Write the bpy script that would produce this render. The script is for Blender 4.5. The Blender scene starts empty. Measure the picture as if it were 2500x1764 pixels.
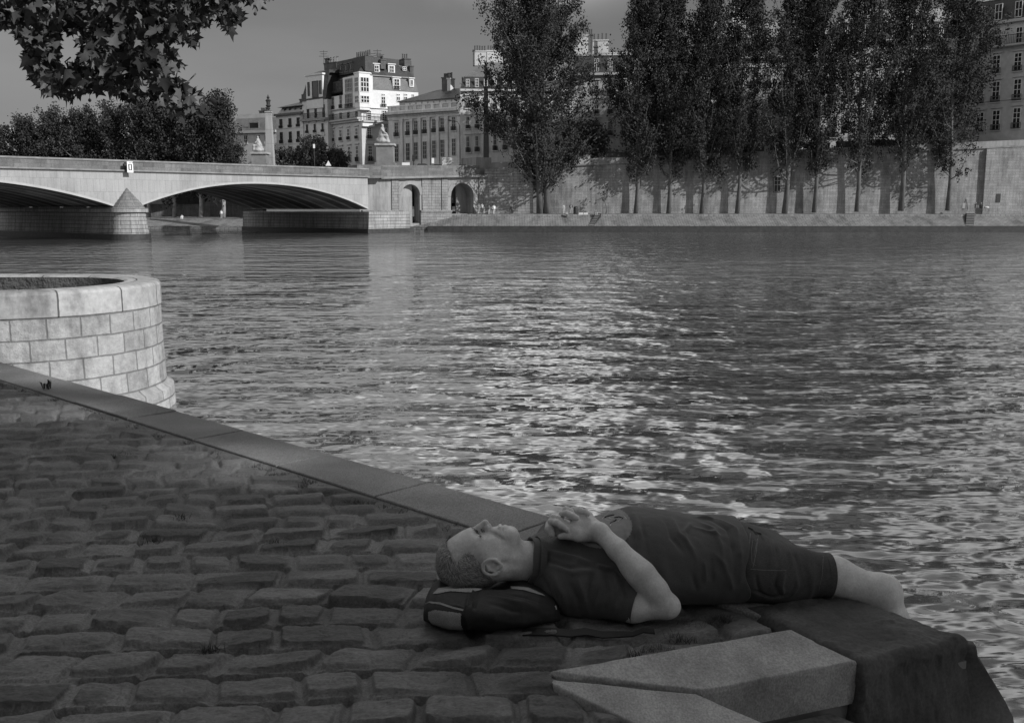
import bpy, math, random
import numpy as np
from mathutils import Vector
random.seed(7); rng = np.random.default_rng(11)
C = bpy.context.scene.collection
R = math.radians
# ---------------------------------------------------------------- camera
F = 2431.0; CX, CY = 1250.0, 882.0; PITCH = R(8.79); EYE = 1.2
sc = bpy.context.scene
cam = bpy.data.cameras.new('camera'); camo = bpy.data.objects.new('camera', cam); C.objects.link(camo)
cam.sensor_width = 36.0; cam.lens = 36.0*F/2500.0; cam.clip_start = .05; cam.clip_end = 6000
camo.location = (0, 0, EYE); camo.rotation_euler = (math.pi/2-PITCH, 0, 0); sc.camera = camo
cam.dof.use_dof = False
SP, CP = math.sin(PITCH), math.cos(PITCH)
def ray(px, py):
    a = (px-CX)/F; b = -(py-CY)/F
    return (a, CP+b*SP, -SP+b*CP)          # world direction for camera looking along +Y, pitched down
def wp(px, py, Y):
    d = ray(px, py); t = Y/d[1]
    return (d[0]*t, Y, EYE+d[2]*t)
def gp(px, py, z=0.0):
    d = ray(px, py); t = (z-EYE)/d[2]
    return (d[0]*t, d[1]*t, z)
# ---------------------------------------------------------------- world + sun
SUN_AZ = R(121); SUN_EL = R(31)
sunv = Vector((math.sin(SUN_AZ)*math.cos(SUN_EL), math.cos(SUN_AZ)*math.cos(SUN_EL), math.sin(SUN_EL)))
w = bpy.data.worlds.new('World'); sc.world = w; w.use_nodes = True
nt = w.node_tree; nt.nodes.clear()
sky = nt.nodes.new('ShaderNodeTexSky'); sky.sky_type = 'NISHITA'; sky.sun_disc = False
sky.sun_elevation = SUN_EL; sky.sun_rotation = SUN_AZ; sky.air_density = 1.0; sky.dust_density = 1.5; sky.ozone_density = 1.5
bw = nt.nodes.new('ShaderNodeRGBToBW'); bg = nt.nodes.new('ShaderNodeBackground'); bg.inputs[1].default_value = .040
ow = nt.nodes.new('ShaderNodeOutputWorld')
nt.links.new(sky.outputs[0], bw.inputs[0]); nt.links.new(bg.outputs[0], ow.inputs[0])
# added bright sky patches out of view: water gleam and fill light; noisy edges
def wm(op, a, b_=None, c=None):
    m_ = nt.nodes.new('ShaderNodeMath'); m_.operation = op
    for i, v in enumerate((a, b_, c)):
        if v is None: continue
        if isinstance(v, (int, float)): m_.inputs[i].default_value = v
        else: nt.links.new(v, m_.inputs[i])
    return m_.outputs[0]
tcw = nt.nodes.new('ShaderNodeTexCoord'); sep = nt.nodes.new('ShaderNodeSeparateXYZ'); nt.links.new(tcw.outputs['Generated'], sep.inputs[0])
azw = wm('ARCTAN2', sep.outputs[0], sep.outputs[1]); elw = wm('ARCSINE', sep.outputs[2])
cn_ = nt.nodes.new('ShaderNodeTexNoise'); cn_.inputs['Scale'].default_value = 5; cn_.inputs['Detail'].default_value = 7; nt.links.new(tcw.outputs['Generated'], cn_.inputs['Vector'])
wob = wm('MULTIPLY', wm('SUBTRACT', cn_.outputs[0], .5), .25)
def sky_fill(az0, wid, e0, e1, v):
    d = wm('DIVIDE', wm('SUBTRACT', wm('ADD', azw, wob), az0), wid); g = wm('EXPONENT', wm('MULTIPLY', wm('MULTIPLY', d, d), -1.0))
    el = wm('ADD', elw, wm('MULTIPLY', wob, .35)); mr = nt.nodes.new('ShaderNodeMapRange'); mr.interpolation_type = 'SMOOTHSTEP'; mr.inputs[1].default_value = e0; mr.inputs[2].default_value = e0+.12; nt.links.new(el, mr.inputs[0])
    m2 = nt.nodes.new('ShaderNodeMapRange'); m2.interpolation_type = 'SMOOTHSTEP'; m2.inputs[1].default_value = e1; m2.inputs[2].default_value = e1-.25; m2.inputs[3].default_value = 0; m2.inputs[4].default_value = 1; nt.links.new(el, m2.inputs[0])
    return wm('MULTIPLY', wm('MULTIPLY', g, wm('MULTIPLY', mr.outputs[0], m2.outputs[0])), v)
csum = wm('ADD', sky_fill(.045, .085, .18, .95, 36.0), wm('ADD', wm('ADD', sky_fill(.50, .10, .20, 1.0, 20.0), sky_fill(-.25, .26, .22, 1.2, 15.0)), wm('ADD', sky_fill(-2.2, 1.0, .05, .95, 20.0), sky_fill(.0, .8, .75, 1.5, 21.0))))
cn2 = nt.nodes.new('ShaderNodeTexNoise'); cn2.inputs['Scale'].default_value = 2.2; cn2.inputs['Detail'].default_value = 6
mp2 = nt.nodes.new('ShaderNodeMapping'); mp2.inputs['Scale'].default_value = (1, 1, 4.5); nt.links.new(tcw.outputs['Generated'], mp2.inputs[0]); nt.links.new(mp2.outputs[0], cn2.inputs['Vector'])
veil = wm('ADD', .58, wm('MULTIPLY', cn2.outputs[0], .75))
nt.links.new(wm('ADD', wm('MULTIPLY', bw.outputs[0], veil), csum), bg.inputs[0])
sl = bpy.data.lights.new('sun', 'SUN'); sl.energy = 3.6; sl.angle = R(.5); sl.color = (1, 1, 1)
so = bpy.data.objects.new('sun', sl); C.objects.link(so); so.rotation_euler = (-sunv).to_track_quat('-Z', 'Y').to_euler()
so.location = (0, 0, 30)
sc.view_settings.view_transform = 'Standard'; sc.view_settings.look = 'None'; sc.view_settings.exposure = .35; sc.view_settings.gamma = 1
sc.cycles.use_denoising = True
sc.cycles.max_bounces = 6; sc.cycles.transparent_max_bounces = 4
# ---------------------------------------------------------------- materials
MATS = {}
def newmat(name):
    m = bpy.data.materials.new(name); m.use_nodes = True; n = m.node_tree; b = n.nodes['Principled BSDF']; return m, n, b
def N(n, t, **kw):
    x = n.nodes.new(t)
    for k, v in kw.items(): setattr(x, k, v)
    return x
def ramp(n, fac, stops):
    r = n.nodes.new('ShaderNodeValToRGB'); e = r.color_ramp.elements
    while len(e) < len(stops): e.new(.5)
    for el, (p, v) in zip(e, stops): el.position = p; el.color = (v, v, v, 1)
    n.links.new(fac, r.inputs[0]); return r.outputs[0]
def noise(n, vec, scale, detail=6, rough=.6, dist=0):
    t = n.nodes.new('ShaderNodeTexNoise'); t.inputs['Scale'].default_value = scale; t.inputs['Detail'].default_value = detail
    t.inputs['Roughness'].default_value = rough; t.inputs['Distortion'].default_value = dist
    if vec is not None: n.links.new(vec, t.inputs['Vector'])
    return t.outputs['Fac']
def mapv(n, vec, sc3=(1, 1, 1), rot=(0, 0, 0)):
    m = n.nodes.new('ShaderNodeMapping'); m.inputs['Scale'].default_value = sc3; m.inputs['Rotation'].default_value = rot
    n.links.new(vec, m.inputs['Vector']); return m.outputs[0]
def mul(n, a, b, mode='MULTIPLY'):
    m = n.nodes.new('ShaderNodeMath'); m.operation = mode
    for i, v in enumerate((a, b)):
        if isinstance(v, (int, float)): m.inputs[i].default_value = v
        else: n.links.new(v, m.inputs[i])
    return m.outputs[0]
def bump(n, b, h, strength, dist):
    u = n.nodes.new('ShaderNodeBump'); u.inputs['Strength'].default_value = strength; u.inputs['Distance'].default_value = dist
    n.links.new(h, u.inputs['Height']); n.links.new(u.outputs[0], b.inputs['Normal']); return u
def mat(name, v, rough=.8, var=.15, scale=3, bs=.3, bd=.02, spec=.3, stretch=(1, 1, 1), detail=6, metal=0, fine=None):
    """plain grey material with noise in tone and relief"""
    if name in MATS: return MATS[name]
    m, n, b = newmat(name); tc = N(n, 'ShaderNodeTexCoord'); vec = mapv(n, tc.outputs['Object'], stretch)
    f = noise(n, vec, scale, detail)
    c = ramp(n, f, [(.3, v*(1-var)), (.7, v*(1+var))])
    if fine:
        f2 = noise(n, vec, fine[0], 3); c = mul(n, c, ramp(n, f2, [(.35, 1-fine[1]), (.65, 1+fine[1])]))
    n.links.new(c, b.inputs['Base Color'])
    b.inputs['Roughness'].default_value = rough; b.inputs['Specular IOR Level'].default_value = spec; b.inputs['Metallic'].default_value = metal
    if bs: bump(n, b, noise(n, vec, scale*4, 5), bs, bd)
    MATS[name] = m; return m
def stone(name, v, bw_=1.0, bh=.4, mortar=.012, mv=.35, var=.12, stain=.3, rough=.85, bs=.5, stscale=.5, vert=1.0, bvar=.08, brough=.3, dark=.15):
    """coursed masonry: brick pattern in metres from the UV map, streaky stains"""
    if name in MATS: return MATS[name]
    m, n, b = newmat(name); tc = N(n, 'ShaderNodeTexCoord'); uv = tc.outputs['UV']
    br = N(n, 'ShaderNodeTexBrick'); br.offset = .5; br.inputs['Scale'].default_value = 1
    br.inputs['Brick Width'].default_value = bw_; br.inputs['Row Height'].default_value = bh; br.inputs['Mortar Size'].default_value = mortar
    br.inputs['Mortar Smooth'].default_value = .3; br.inputs['Bias'].default_value = 0
    br.inputs['Color1'].default_value = (v*(1-bvar),)*3+(1,); br.inputs['Color2'].default_value = (v*(1+bvar),)*3+(1,); br.inputs['Mortar'].default_value = (v*mv,)*3+(1,)
    wob = N(n, 'ShaderNodeVectorMath', operation='ADD'); nz = N(n, 'ShaderNodeTexNoise'); nz.inputs['Scale'].default_value = 2.5
    sub = N(n, 'ShaderNodeVectorMath', operation='SCALE'); sub.inputs['Scale'].default_value = .03
    n.links.new(uv, nz.inputs['Vector']); n.links.new(nz.outputs['Color'], sub.inputs[0]); n.links.new(uv, wob.inputs[0]); n.links.new(sub.outputs[0], wob.inputs[1])
    n.links.new(wob.outputs[0], br.inputs['Vector'])
    s1 = ramp(n, noise(n, mapv(n, uv, (1, .35*vert, 1)), stscale, 8, .65), [(.32, 1-stain), (.5, 1), (.75, 1+var)])
    s2 = ramp(n, noise(n, uv, 6, 6, .7), [(.3, 1-var), (.7, 1+var)])
    s3 = ramp(n, noise(n, mapv(n, uv, (1, .12, 1)), 2.2, 5, .6), [(.3, 1-dark), (.6, 1)])
    c = mul(n, mul(n, mul(n, br.outputs['Color'], s1), s2), s3)
    n.links.new(c, b.inputs['Base Color']); b.inputs['Roughness'].default_value = rough; b.inputs['Specular IOR Level'].default_value = .25
    h = mul(n, mul(n, br.outputs['Fac'], -1.0), mul(n, noise(n, uv, 9, 8, .7), brough), 'ADD')
    bump(n, b, h, bs, .03)
    MATS[name] = m; return m
# ---------------------------------------------------------------- objects
WL = {}    # world location of every parent
def tag(o, label=None, cat=None, group=None, kind=None):
    if label: o['label'] = label
    if cat: o['category'] = cat
    if group: o['group'] = group
    if kind: o['kind'] = kind
    return o
def empty(name, loc, label, cat, group=None):
    o = bpy.data.objects.new(name, None); C.objects.link(o); o.location = loc; o.empty_display_size = .3
    WL[o.name] = np.array(loc, float); tag(o, label, cat, group); return o
def mesh_obj(name, V, faces, m, parent=None, smooth=False, uv=None, attrs=None, origin=None):
    V = np.asarray(V, float)
    if parent is not None: off = WL[parent.name]
    elif origin is not None: off = np.array(origin, float)
    else: off = np.zeros(3)
    me = bpy.data.meshes.new(name); V2 = V-off
    if isinstance(faces, np.ndarray):
        nf, k = faces.shape
        me.vertices.add(len(V2)); me.vertices.foreach_set('co', V2.ravel().astype(np.float32))
        me.loops.add(nf*k); me.loops.foreach_set('vertex_index', faces.ravel().astype(np.int32))
        me.polygons.add(nf); me.polygons.foreach_set('loop_start', np.arange(0, nf*k, k, dtype=np.int32))
        me.polygons.foreach_set('loop_total', np.full(nf, k, np.int32))
        me.update(calc_edges=True)
    else:
        me.from_pydata([tuple(v) for v in V2], [], faces); me.update()
    if uv is not None:
        l = me.uv_layers.new(name='UVMap'); li = np.empty(len(me.loops), np.int32); me.loops.foreach_get('vertex_index', li)
        if len(uv) == len(V2): l.data.foreach_set('uv', np.asarray(uv, np.float32)[li].ravel())
        else: l.data.foreach_set('uv', np.asarray(uv, np.float32).ravel())
    if attrs:
        for k_, a in attrs.items():
            at = me.attributes.new(k_, 'FLOAT', 'POINT'); at.data.foreach_set('value', np.asarray(a, np.float32))
    if smooth: me.polygons.foreach_set('use_smooth', np.ones(len(me.polygons), bool))
    for mm in (m if isinstance(m, (list, tuple)) else [m]): me.materials.append(mm)
    o = bpy.data.objects.new(name, me); C.objects.link(o)
    if parent is not None: o.parent = parent
    elif origin is not None: o.location = origin
    WL[o.name] = off; return o
def auto_uv(V, faces):
    uv = []
    for f in faces:
        p = [V[i] for i in f]; nx = ny = nz = 0
        for i in range(len(p)):
            a, b = p[i], p[(i+1) % len(p)]
            nx += (a[1]-b[1])*(a[2]+b[2]); ny += (a[2]-b[2])*(a[0]+b[0]); nz += (a[0]-b[0])*(a[1]+b[1])
        l = math.sqrt(nx*nx+ny*ny+nz*nz) or 1; h = math.hypot(nx, ny)
        if h/l < .25: uv += [(q[0], q[1]) for q in p]
        else:
            tx, ty = -ny/h, nx/h; s = max(h/l, .3)
            uv += [(q[0]*tx+q[1]*ty, q[2]/s) for q in p]
    return uv
class MB:
    def __init__(s): s.v = []; s.f = []
    def add(s, vs, fs):
        k = len(s.v); s.v += [tuple(map(float, q)) for q in vs]; s.f += [tuple(i+k for i in f) for f in fs]; return s
    def box(s, x0, y0, z0, x1, y1, z1):
        return s.add([(x0, y0, z0), (x1, y0, z0), (x1, y1, z0), (x0, y1, z0), (x0, y0, z1), (x1, y0, z1), (x1, y1, z1), (x0, y1, z1)],
                     [(0, 3, 2, 1), (4, 5, 6, 7), (0, 1, 5, 4), (1, 2, 6, 5), (2, 3, 7, 6), (3, 0, 4, 7)])
    def hexa(s, b, t):       # bottom quad (ccw seen from above), top quad
        return s.add(list(b)+list(t), [(0, 3, 2, 1), (4, 5, 6, 7), (0, 1, 5, 4), (1, 2, 6, 5), (2, 3, 7, 6), (3, 0, 4, 7)])
    def prism(s, poly, z0, z1, ztop=None):
        n_ = len(poly); b = [(p[0], p[1], z0) for p in poly]
        t = [(p[0], p[1], z1 if ztop is None else ztop[i]) for i, p in enumerate(poly)]
        return s.add(b+t, [tuple(range(n_))[::-1], tuple(range(n_, 2*n_))]+[(i, (i+1) % n_, n_+(i+1) % n_, n_+i) for i in range(n_)])
    def tube(s, pts, rad, n_=8, cap=True):
        pts = [Vector(p) for p in pts]; rad = rad if isinstance(rad, (list, tuple)) else [rad]*len(pts); rings = []
        prev = None
        for i, p in enumerate(pts):
            d = (pts[min(i+1, len(pts)-1)]-pts[max(i-1, 0)]).normalized()
            if prev is None: a = d.orthogonal().normalized()
            else:
                a = prev-d*prev.dot(d); a = a.normalized() if a.length > 1e-6 else d.orthogonal().normalized()
            prev = a; b = d.cross(a)
            rings.append([p+(a*math.cos(2*math.pi*k/n_)+b*math.sin(2*math.pi*k/n_))*rad[i] for k in range(n_)])
        vs = [q for r_ in rings for q in r_]; fs = []
        for i in range(len(pts)-1):
            for k in range(n_): fs.append((i*n_+k, i*n_+(k+1) % n_, (i+1)*n_+(k+1) % n_, (i+1)*n_+k))
        if cap: fs += [tuple(range(n_))[::-1], tuple(range((len(pts)-1)*n_, len(pts)*n_))]
        return s.add(vs, fs)
    def lathe(s, c, prof, n_=16, sx=1, sy=1):      # prof [(r, z)], bottom to top
        vs = []; fs = []
        for r_, z in prof:
            for k in range(n_): vs.append((c[0]+r_*sx*math.cos(2*math.pi*k/n_), c[1]+r_*sy*math.sin(2*math.pi*k/n_), c[2]+z))
        for i in range(len(prof)-1):
            for k in range(n_): fs.append((i*n_+k, i*n_+(k+1) % n_, (i+1)*n_+(k+1) % n_, (i+1)*n_+k))
        fs += [tuple(range(n_))[::-1], tuple(range((len(prof)-1)*n_, len(prof)*n_))]
        return s.add(vs, fs)
    def build(s, name, m, parent=None, smooth=False, origin=None):
        return mesh_obj(name, s.v, s.f, m, parent, smooth, auto_uv(s.v, s.f), None, origin)
class Fac:
    """a vertical plane standing on the ground line from pixel a (depth Ya) to pixel b (depth Yb)"""
    def __init__(s, pxa, Ya, pxb, Yb, py=400):
        a, b = wp(pxa, py, Ya), wp(pxb, py, Yb); s.o = (a[0], a[1]); L = math.hypot(b[0]-a[0], b[1]-a[1])
        s.u = ((b[0]-a[0])/L, (b[1]-a[1])/L); s.L = L; s.n = (s.u[1], -s.u[0])    # outward normal, towards the camera for left to right lines
    def hit(s, px, py):
        d = ray(px, py); den = d[0]*s.n[0]+d[1]*s.n[1]; t = (s.o[0]*s.n[0]+s.o[1]*s.n[1])/den
        x, y = d[0]*t, d[1]*t; return ((x-s.o[0])*s.u[0]+(y-s.o[1])*s.u[1], EYE+d[2]*t)
    def P(s, a, z, out=0.0): return (s.o[0]+s.u[0]*a+s.n[0]*out, s.o[1]+s.u[1]*a+s.n[1]*out, z)
    def box(s, mb, a0, a1, z0, z1, o0, o1):
        mb.hexa([s.P(a0, z0, o1), s.P(a1, z0, o1), s.P(a1, z0, o0), s.P(a0, z0, o0)], [s.P(a0, z1, o1), s.P(a1, z1, o1), s.P(a1, z1, o0), s.P(a0, z1, o0)])
def vnoise(x, y, seed=0):
    """smooth value noise, vectorised"""
    xi = np.floor(x).astype(np.int64); yi = np.floor(y).astype(np.int64); fx = x-xi; fy = y-yi
    fx = fx*fx*(3-2*fx); fy = fy*fy*(3-2*fy)
    def h(a, b):
        n_ = (a*374761393+b*668265263+seed*974634777) & 0xffffffff; n_ = ((n_ ^ (n_ >> 13))*1274126177) & 0xffffffff
        return ((n_ ^ (n_ >> 16)) & 0xffff)/65535.0
    return (h(xi, yi)*(1-fx)+h(xi+1, yi)*fx)*(1-fy)+(h(xi, yi+1)*(1-fx)+h(xi+1, yi+1)*fx)*fy
def fbm(x, y, o=4, seed=0):
    s_ = 0; a = .5
    for i in range(o): s_ = s_+a*(vnoise(x, y, seed+i)-.5); x = x*2.03; y = y*2.03; a *= .5
    return s_
# ================================================================ water
WZ = -3.0
def edge_y(x): return 3.93-.95*x
def make_water():
    ys = [7.5]
    while ys[-1] < 60: ys.append(ys[-1]*1.0036)
    while ys[-1] < 400: ys.append(ys[-1]*1.02)
    ys = np.array([-60, -20, 0, 4, 7.3]+ys); t = np.concatenate([[-6, -2], np.linspace(-.85, .85, 1100), [2, 6]])
    X = t[None, :]*(np.maximum(ys, 7.3)[:, None]+4); Y = np.repeat(ys[:, None], len(t), 1)
    Z = np.zeros_like(X)
    r = np.random.default_rng(5)
    fade = np.clip(1.25-Y/70, 0, 1)
    for i in range(84):
        lam = .17*(1.033**i); th = r.normal(math.pi*.47, .33); k = 2*math.pi/lam
        amp = .0062*lam*r.uniform(.5, 1.3)/(1+(lam/1.1)**2)
        cell = ys[:, None]*.0036
        f = np.where(ys[:, None] < 7.4, 0, np.clip((lam/np.maximum(cell, .01)-3)/3, 0, 1))      # only what the mesh can carry
        ph = k*(X*math.cos(th)+Y*math.sin(th))+r.uniform(0, 6.28)+1.6*fbm(X*.6/lam**.5, Y*.6/lam**.5, 2, i)
        s_ = np.sin(ph); Z += amp*f*(s_+.25*np.cos(2*ph))
    Z *= fade*(.75+.9*fbm(X*.15, Y*.15, 3, 77)+.1)
    V = np.stack([X.ravel(), Y.ravel(), (WZ+Z).ravel()], 1)
    ny, nx = X.shape; i = np.arange(ny-1)[:, None]*nx+np.arange(nx-1)[None, :]
    Fq = np.stack([i, i+1, i+nx+1, i+nx], -1).reshape(-1, 4)
    m, n, b = newmat('river_water'); tc = N(n, 'ShaderNodeTexCoord'); vec = tc.outputs['Object']
    b.inputs['Base Color'].default_value = (.05, .05, .05, 1); b.inputs['Roughness'].default_value = .03
    b.inputs['IOR'].default_value = 2.3; b.inputs['Specular IOR Level'].default_value = .5
    h1 = noise(n, mapv(n, vec, (.45, 1.7, 1), (0, 0, .12)), 2.6, 2, .45, .4)
    h2 = noise(n, mapv(n, vec, (.45, 1.6, 1), (0, 0, -.1)), .95, 3, .5, .5)
    h3 = noise(n, mapv(n, vec, (.5, 1.5, 1), (0, 0, .05)), .30, 3, .5)
    h4 = noise(n, mapv(n, vec, (.5, 1.6, 1)), .10, 4, .6)
    h5 = noise(n, mapv(n, vec, (1.3, 1.5, 1), (0, 0, .5)), .42, 3, .5)
    h3 = mul(n, h3, h5, 'ADD')
    h = mul(n, mul(n, h1, .13), mul(n, mul(n, h2, .65), mul(n, mul(n, h3, 2.2), mul(n, h4, 4.0), 'ADD'), 'ADD'), 'ADD')
    bump(n, b, h, 1.0, .20)
    o = mesh_obj('river', V, Fq, m, smooth=True); tag(o, kind='structure')
make_water()
# river bed / land sheet reaching the horizon
g = MB(); g.box(-2500, -60, -9, 2500, 4500, -7); tag(g.build('ground', mat('earth', .08)), kind='structure')
# ================================================================ near quay
ed = Vector((1, -.95)).normalized(); en = Vector((-ed.y*-1, ed.x)).normalized()   # along the edge / towards the river
ed = Vector((1/math.hypot(1, .95), -.95/math.hypot(1, .95))); en = Vector((-ed.y, ed.x))
def inland(x, y): return -((x)*en.x+(y-3.93)*en.y)      # metres inland from the outer edge
def along(x, y): return x*ed.x+(y-3.93)*ed.y
def EP(a, d): return (a*ed.x-d*en.x, 3.93+a*ed.y-d*en.y)   # point at a along, d inland
A_ = gp(1337, 1640); B_ = gp(1930, 1538); C_ = gp(2085, 1612); D_ = gp(1713, 1688); A2 = gp(1313, 1652); D2 = gp(1700, 1692); E_ = gp(2366, 1550); G_ = gp(1806, 1487); H_ = gp(2045, 1452)
sdir = Vector((C_[0]-D_[0], C_[1]-D_[1])).normalized()      # direction of the stair cheek, out towards the river
e49 = Vector((gp(1870, 1764)[0]-D2[0], gp(1870, 1764)[1]-D2[1])).normalized()
def in_poly(x, y, poly):
    c = np.zeros(np.shape(x), bool); j = len(poly)-1
    for i in range(len(poly)):
        xi, yi = poly[i][:2]; xj, yj = poly[j][:2]
        cond = ((yi > y) != (yj > y)) & (x < (xj-xi)*(y-yi)/(yj-yi+1e-12)+xi); c ^= cond; j = i
    return c
far = Vector(D2[:2])+e49*3.2
far2 = Vector(A2[:2])+e49*3.2
hole = [tuple(Vector(A2[:2])+Vector((.035, .008))), tuple(Vector(A_[:2])+Vector((.03, .0))), (B_[0]-.01, B_[1]-.012), gp(1800, 1482)[:2], H_[:2], (3.5, 3.0), (6, -3), tuple(far), (far2.x+.02, far2.y+.01)]
def cobbles():
    ys = [.9]
    while ys[-1] < 3.6: ys.append(ys[-1]+.0022*ys[-1]+.0012)
    while ys[-1] < 14: ys.append(ys[-1]*1.0042)
    ys = np.array(ys); t = np.linspace(-.86, .62, 1250)
    X = t[None, :]*(ys[:, None]+.25); Y = np.repeat(ys[:, None], len(t), 1)
    ang = R(4); u = X*math.cos(ang)+Y*math.sin(ang); v = -X*math.sin(ang)+Y*math.cos(ang)
    v = v+.055*fbm(u*1.3, v*1.3, 2, 3)*2+.03*np.sin(u*.9)+.016*fbm(u*4.2, v*4.2, 2, 4)*2; u = u+.035*fbm(u*2.6, v*3.4, 2, 9)*2
    rh = .156; row = np.floor(v/rh).astype(int); fv = v/rh-row
    D = np.zeros_like(X); SID = np.zeros_like(X); CU = np.zeros_like(X); CV = fv-.5; W = np.zeros_like(X)
    for k in range(row.min(), row.max()+1):
        r = np.random.default_rng(1000+k); w_ = r.uniform(.14, .29, 170); b_ = -13+np.cumsum(w_)
        mk = row == k; uu = u[mk]+.03*(fv[mk]-.5)*r.normal(); idx = np.clip(np.searchsorted(b_, uu), 1, len(b_)-1)
        lo, hi = b_[idx-1], b_[idx]; W[mk] = hi-lo; CU[mk] = (uu-lo)/(hi-lo)-.5; SID[mk] = (idx*7919+k*104729) % 9973
    sr = np.random.default_rng(2).uniform(0, 1, (9973, 6)); S = sr[SID.astype(int)]
    # rounded box distance inside the cell
    hx = W/2-(.010+.012*S[..., 0]); hy = rh/2-(.008+.008*S[..., 1]); rr = .014+.026*S[..., 2]
    wob = .022*fbm(X*12, Y*12, 5, 21)
    ax = np.abs(CU*W)-hx+rr; ay = np.abs(CV*rh-.008*(S[..., 3]-.5))-hy+rr
    d = np.hypot(np.maximum(ax, 0), np.maximum(ay, 0))+np.minimum(np.maximum(ax, ay), 0)-rr+wob
    p = np.clip(-d/.0065, 0, 1); p = p*p*(3-2*p)
    crown = np.clip(-d/.05, 0, 1)**.5
    rise = .003+.012*S[..., 4]
    tilt = (S[..., 5]-.5)*.024*CU*2-(.003+.009*S[..., 5])*CV*2+(S[..., 1]-.5)*.010*CU*2
    stoneh = rise+tilt+.006*(crown-.5)+.011*fbm(X*13, Y*22, 4, 31)+.006*fbm(X*45, Y*70, 4, 33)-.004*np.clip(1-np.abs(fbm(X*9+S[..., 0]*50, Y*16, 3, 71))/.012, 0, 1)
    sand = .002+.009*fbm(X*2.2, Y*2.2, 3, 50)+.008*fbm(X*40, Y*40, 3, 51)-.016*np.clip((CV-.34)/.10, 0, 1)*(.3+S[..., 1])-.010*np.clip((np.abs(CU)-.41)/.06, 0, 1)*(.3+S[..., 3])
    Z = np.where(p > 0, sand*(1-p)+np.maximum(stoneh, sand-.004)*p, sand)
    m_st = np.clip((Z-sand)/.006, 0, 1)*(p > .3)
    Z = Z-.020+.012*fbm(X*.8, Y*.8, 2, 60)
    din = inland(X, Y)
    near = np.clip((.36-din)/.05, 0, 1); Z = Z*(1-near)+(-.012)*near
    keep = (din > .295) & ~in_poly(X, Y, hole)
    ny, nx = X.shape; i = np.arange(ny-1)[:, None]*nx+np.arange(nx-1)[None, :]
    Fq = np.stack([i, i+1, i+nx+1, i+nx], -1).reshape(-1, 4)
    kf = keep.ravel()[Fq].all(1); Fq = Fq[kf]
    used = np.zeros(X.size, bool); used[Fq.ravel()] = True; remap = np.cumsum(used)-1
    V = np.stack([X.ravel(), Y.ravel(), Z.ravel()], 1)[used]; Fq = remap[Fq]
    return V, Fq, S[..., 3].ravel()[used], m_st.ravel()[used]
V, Fq, sid, mst = cobbles()
m, n, b = newmat('cobble_stones'); tc = N(n, 'ShaderNodeTexCoord'); ob = tc.outputs['Object']
a1 = N(n, 'ShaderNodeAttribute', attribute_name='tone'); a2 = N(n, 'ShaderNodeAttribute', attribute_name='top')
cs = mul(n, ramp(n, a1.outputs['Fac'], [(0, .09), (.5, .15), (1, .21)]), ramp(n, noise(n, mapv(n, ob, (1, 2.2, 1)), 9, 8, .7), [(.3, .65), (.7, 1.3)]))
cs = mul(n, cs, ramp(n, noise(n, mapv(n, ob, (1, 1.6, 1)), 75, 5, .75), [(.3, .6), (.7, 1.4)]))
cs = mul(n, cs, ramp(n, noise(n, ob, 1.3, 3, .5), [(.3, .8), (.7, 1.15)]))
cj = mul(n, ramp(n, noise(n, ob, 1.1, 4, .6), [(.35, .08), (.6, .24)]), ramp(n, noise(n, ob, 120, 4, .8), [(.3, .5), (.7, 1.4)]))
mx = N(n, 'ShaderNodeMix'); mx.data_type = 'FLOAT'; n.links.new(a2.outputs['Fac'], mx.inputs[0]); n.links.new(cj, mx.inputs[2]); n.links.new(cs, mx.inputs[3])
n.links.new(mx.outputs[0], b.inputs['Base Color']); b.inputs['Roughness'].default_value = .62; b.inputs['Specular IOR Level'].default_value = .35
bump(n, b, noise(n, mapv(n, ob, (1, 2.4, 1)), 45, 9, .78), .8, .010)
o = mesh_obj('quay_paving', V, Fq, m, smooth=True, attrs={'tone': sid, 'top': mst}); tag(o, kind='structure')
# sand bed under the stones, quay body
sb = MB(); pl = [EP(-60, .29), EP(60, .29), EP(60, 30), EP(-60, 30)]
quay_m = stone('quay_wall_stone', .22, 1.1, .42, .012)
qb = MB()
# body west of the stair
cheek0 = Vector(D_[:2]); cheek1 = Vector(E_[:2])
aE = along(E_[0], E_[1])
poly_w = [EP(-60, .02), EP(aE, .02), tuple(cheek0+sdir*.0), tuple(Vector(D2[:2])), tuple(far), (far.x-30, far.y-25), EP(-60, 40)]
qb.prism(poly_w, -7, -.075)
poly_e = [tuple(far), EP(aE+3.4, .02), EP(aE+60, .02), EP(aE+60, 30), (far.x-30, far.y-25)]
qb.prism(poly_e, -7, -.075)
tag(qb.build('quay_body', quay_m), kind='structure')
# coarse paving outside the detailed sheet
op = MB()
op.prism([EP(-60, .29), EP(-11, .29), EP(-11, 12), EP(-60, 40)], -.07, -.03)
op.prism([(far.x-30, far.y-25), tuple(far2), EP(-3, 4.2), EP(-11, 11.9), EP(-60, 39.9)], -.07, -.034)
tag(op.build('quay_ground', mat('quay_dirt', .10, .9, .3, 2, .5, .03)), kind='structure')
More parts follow.
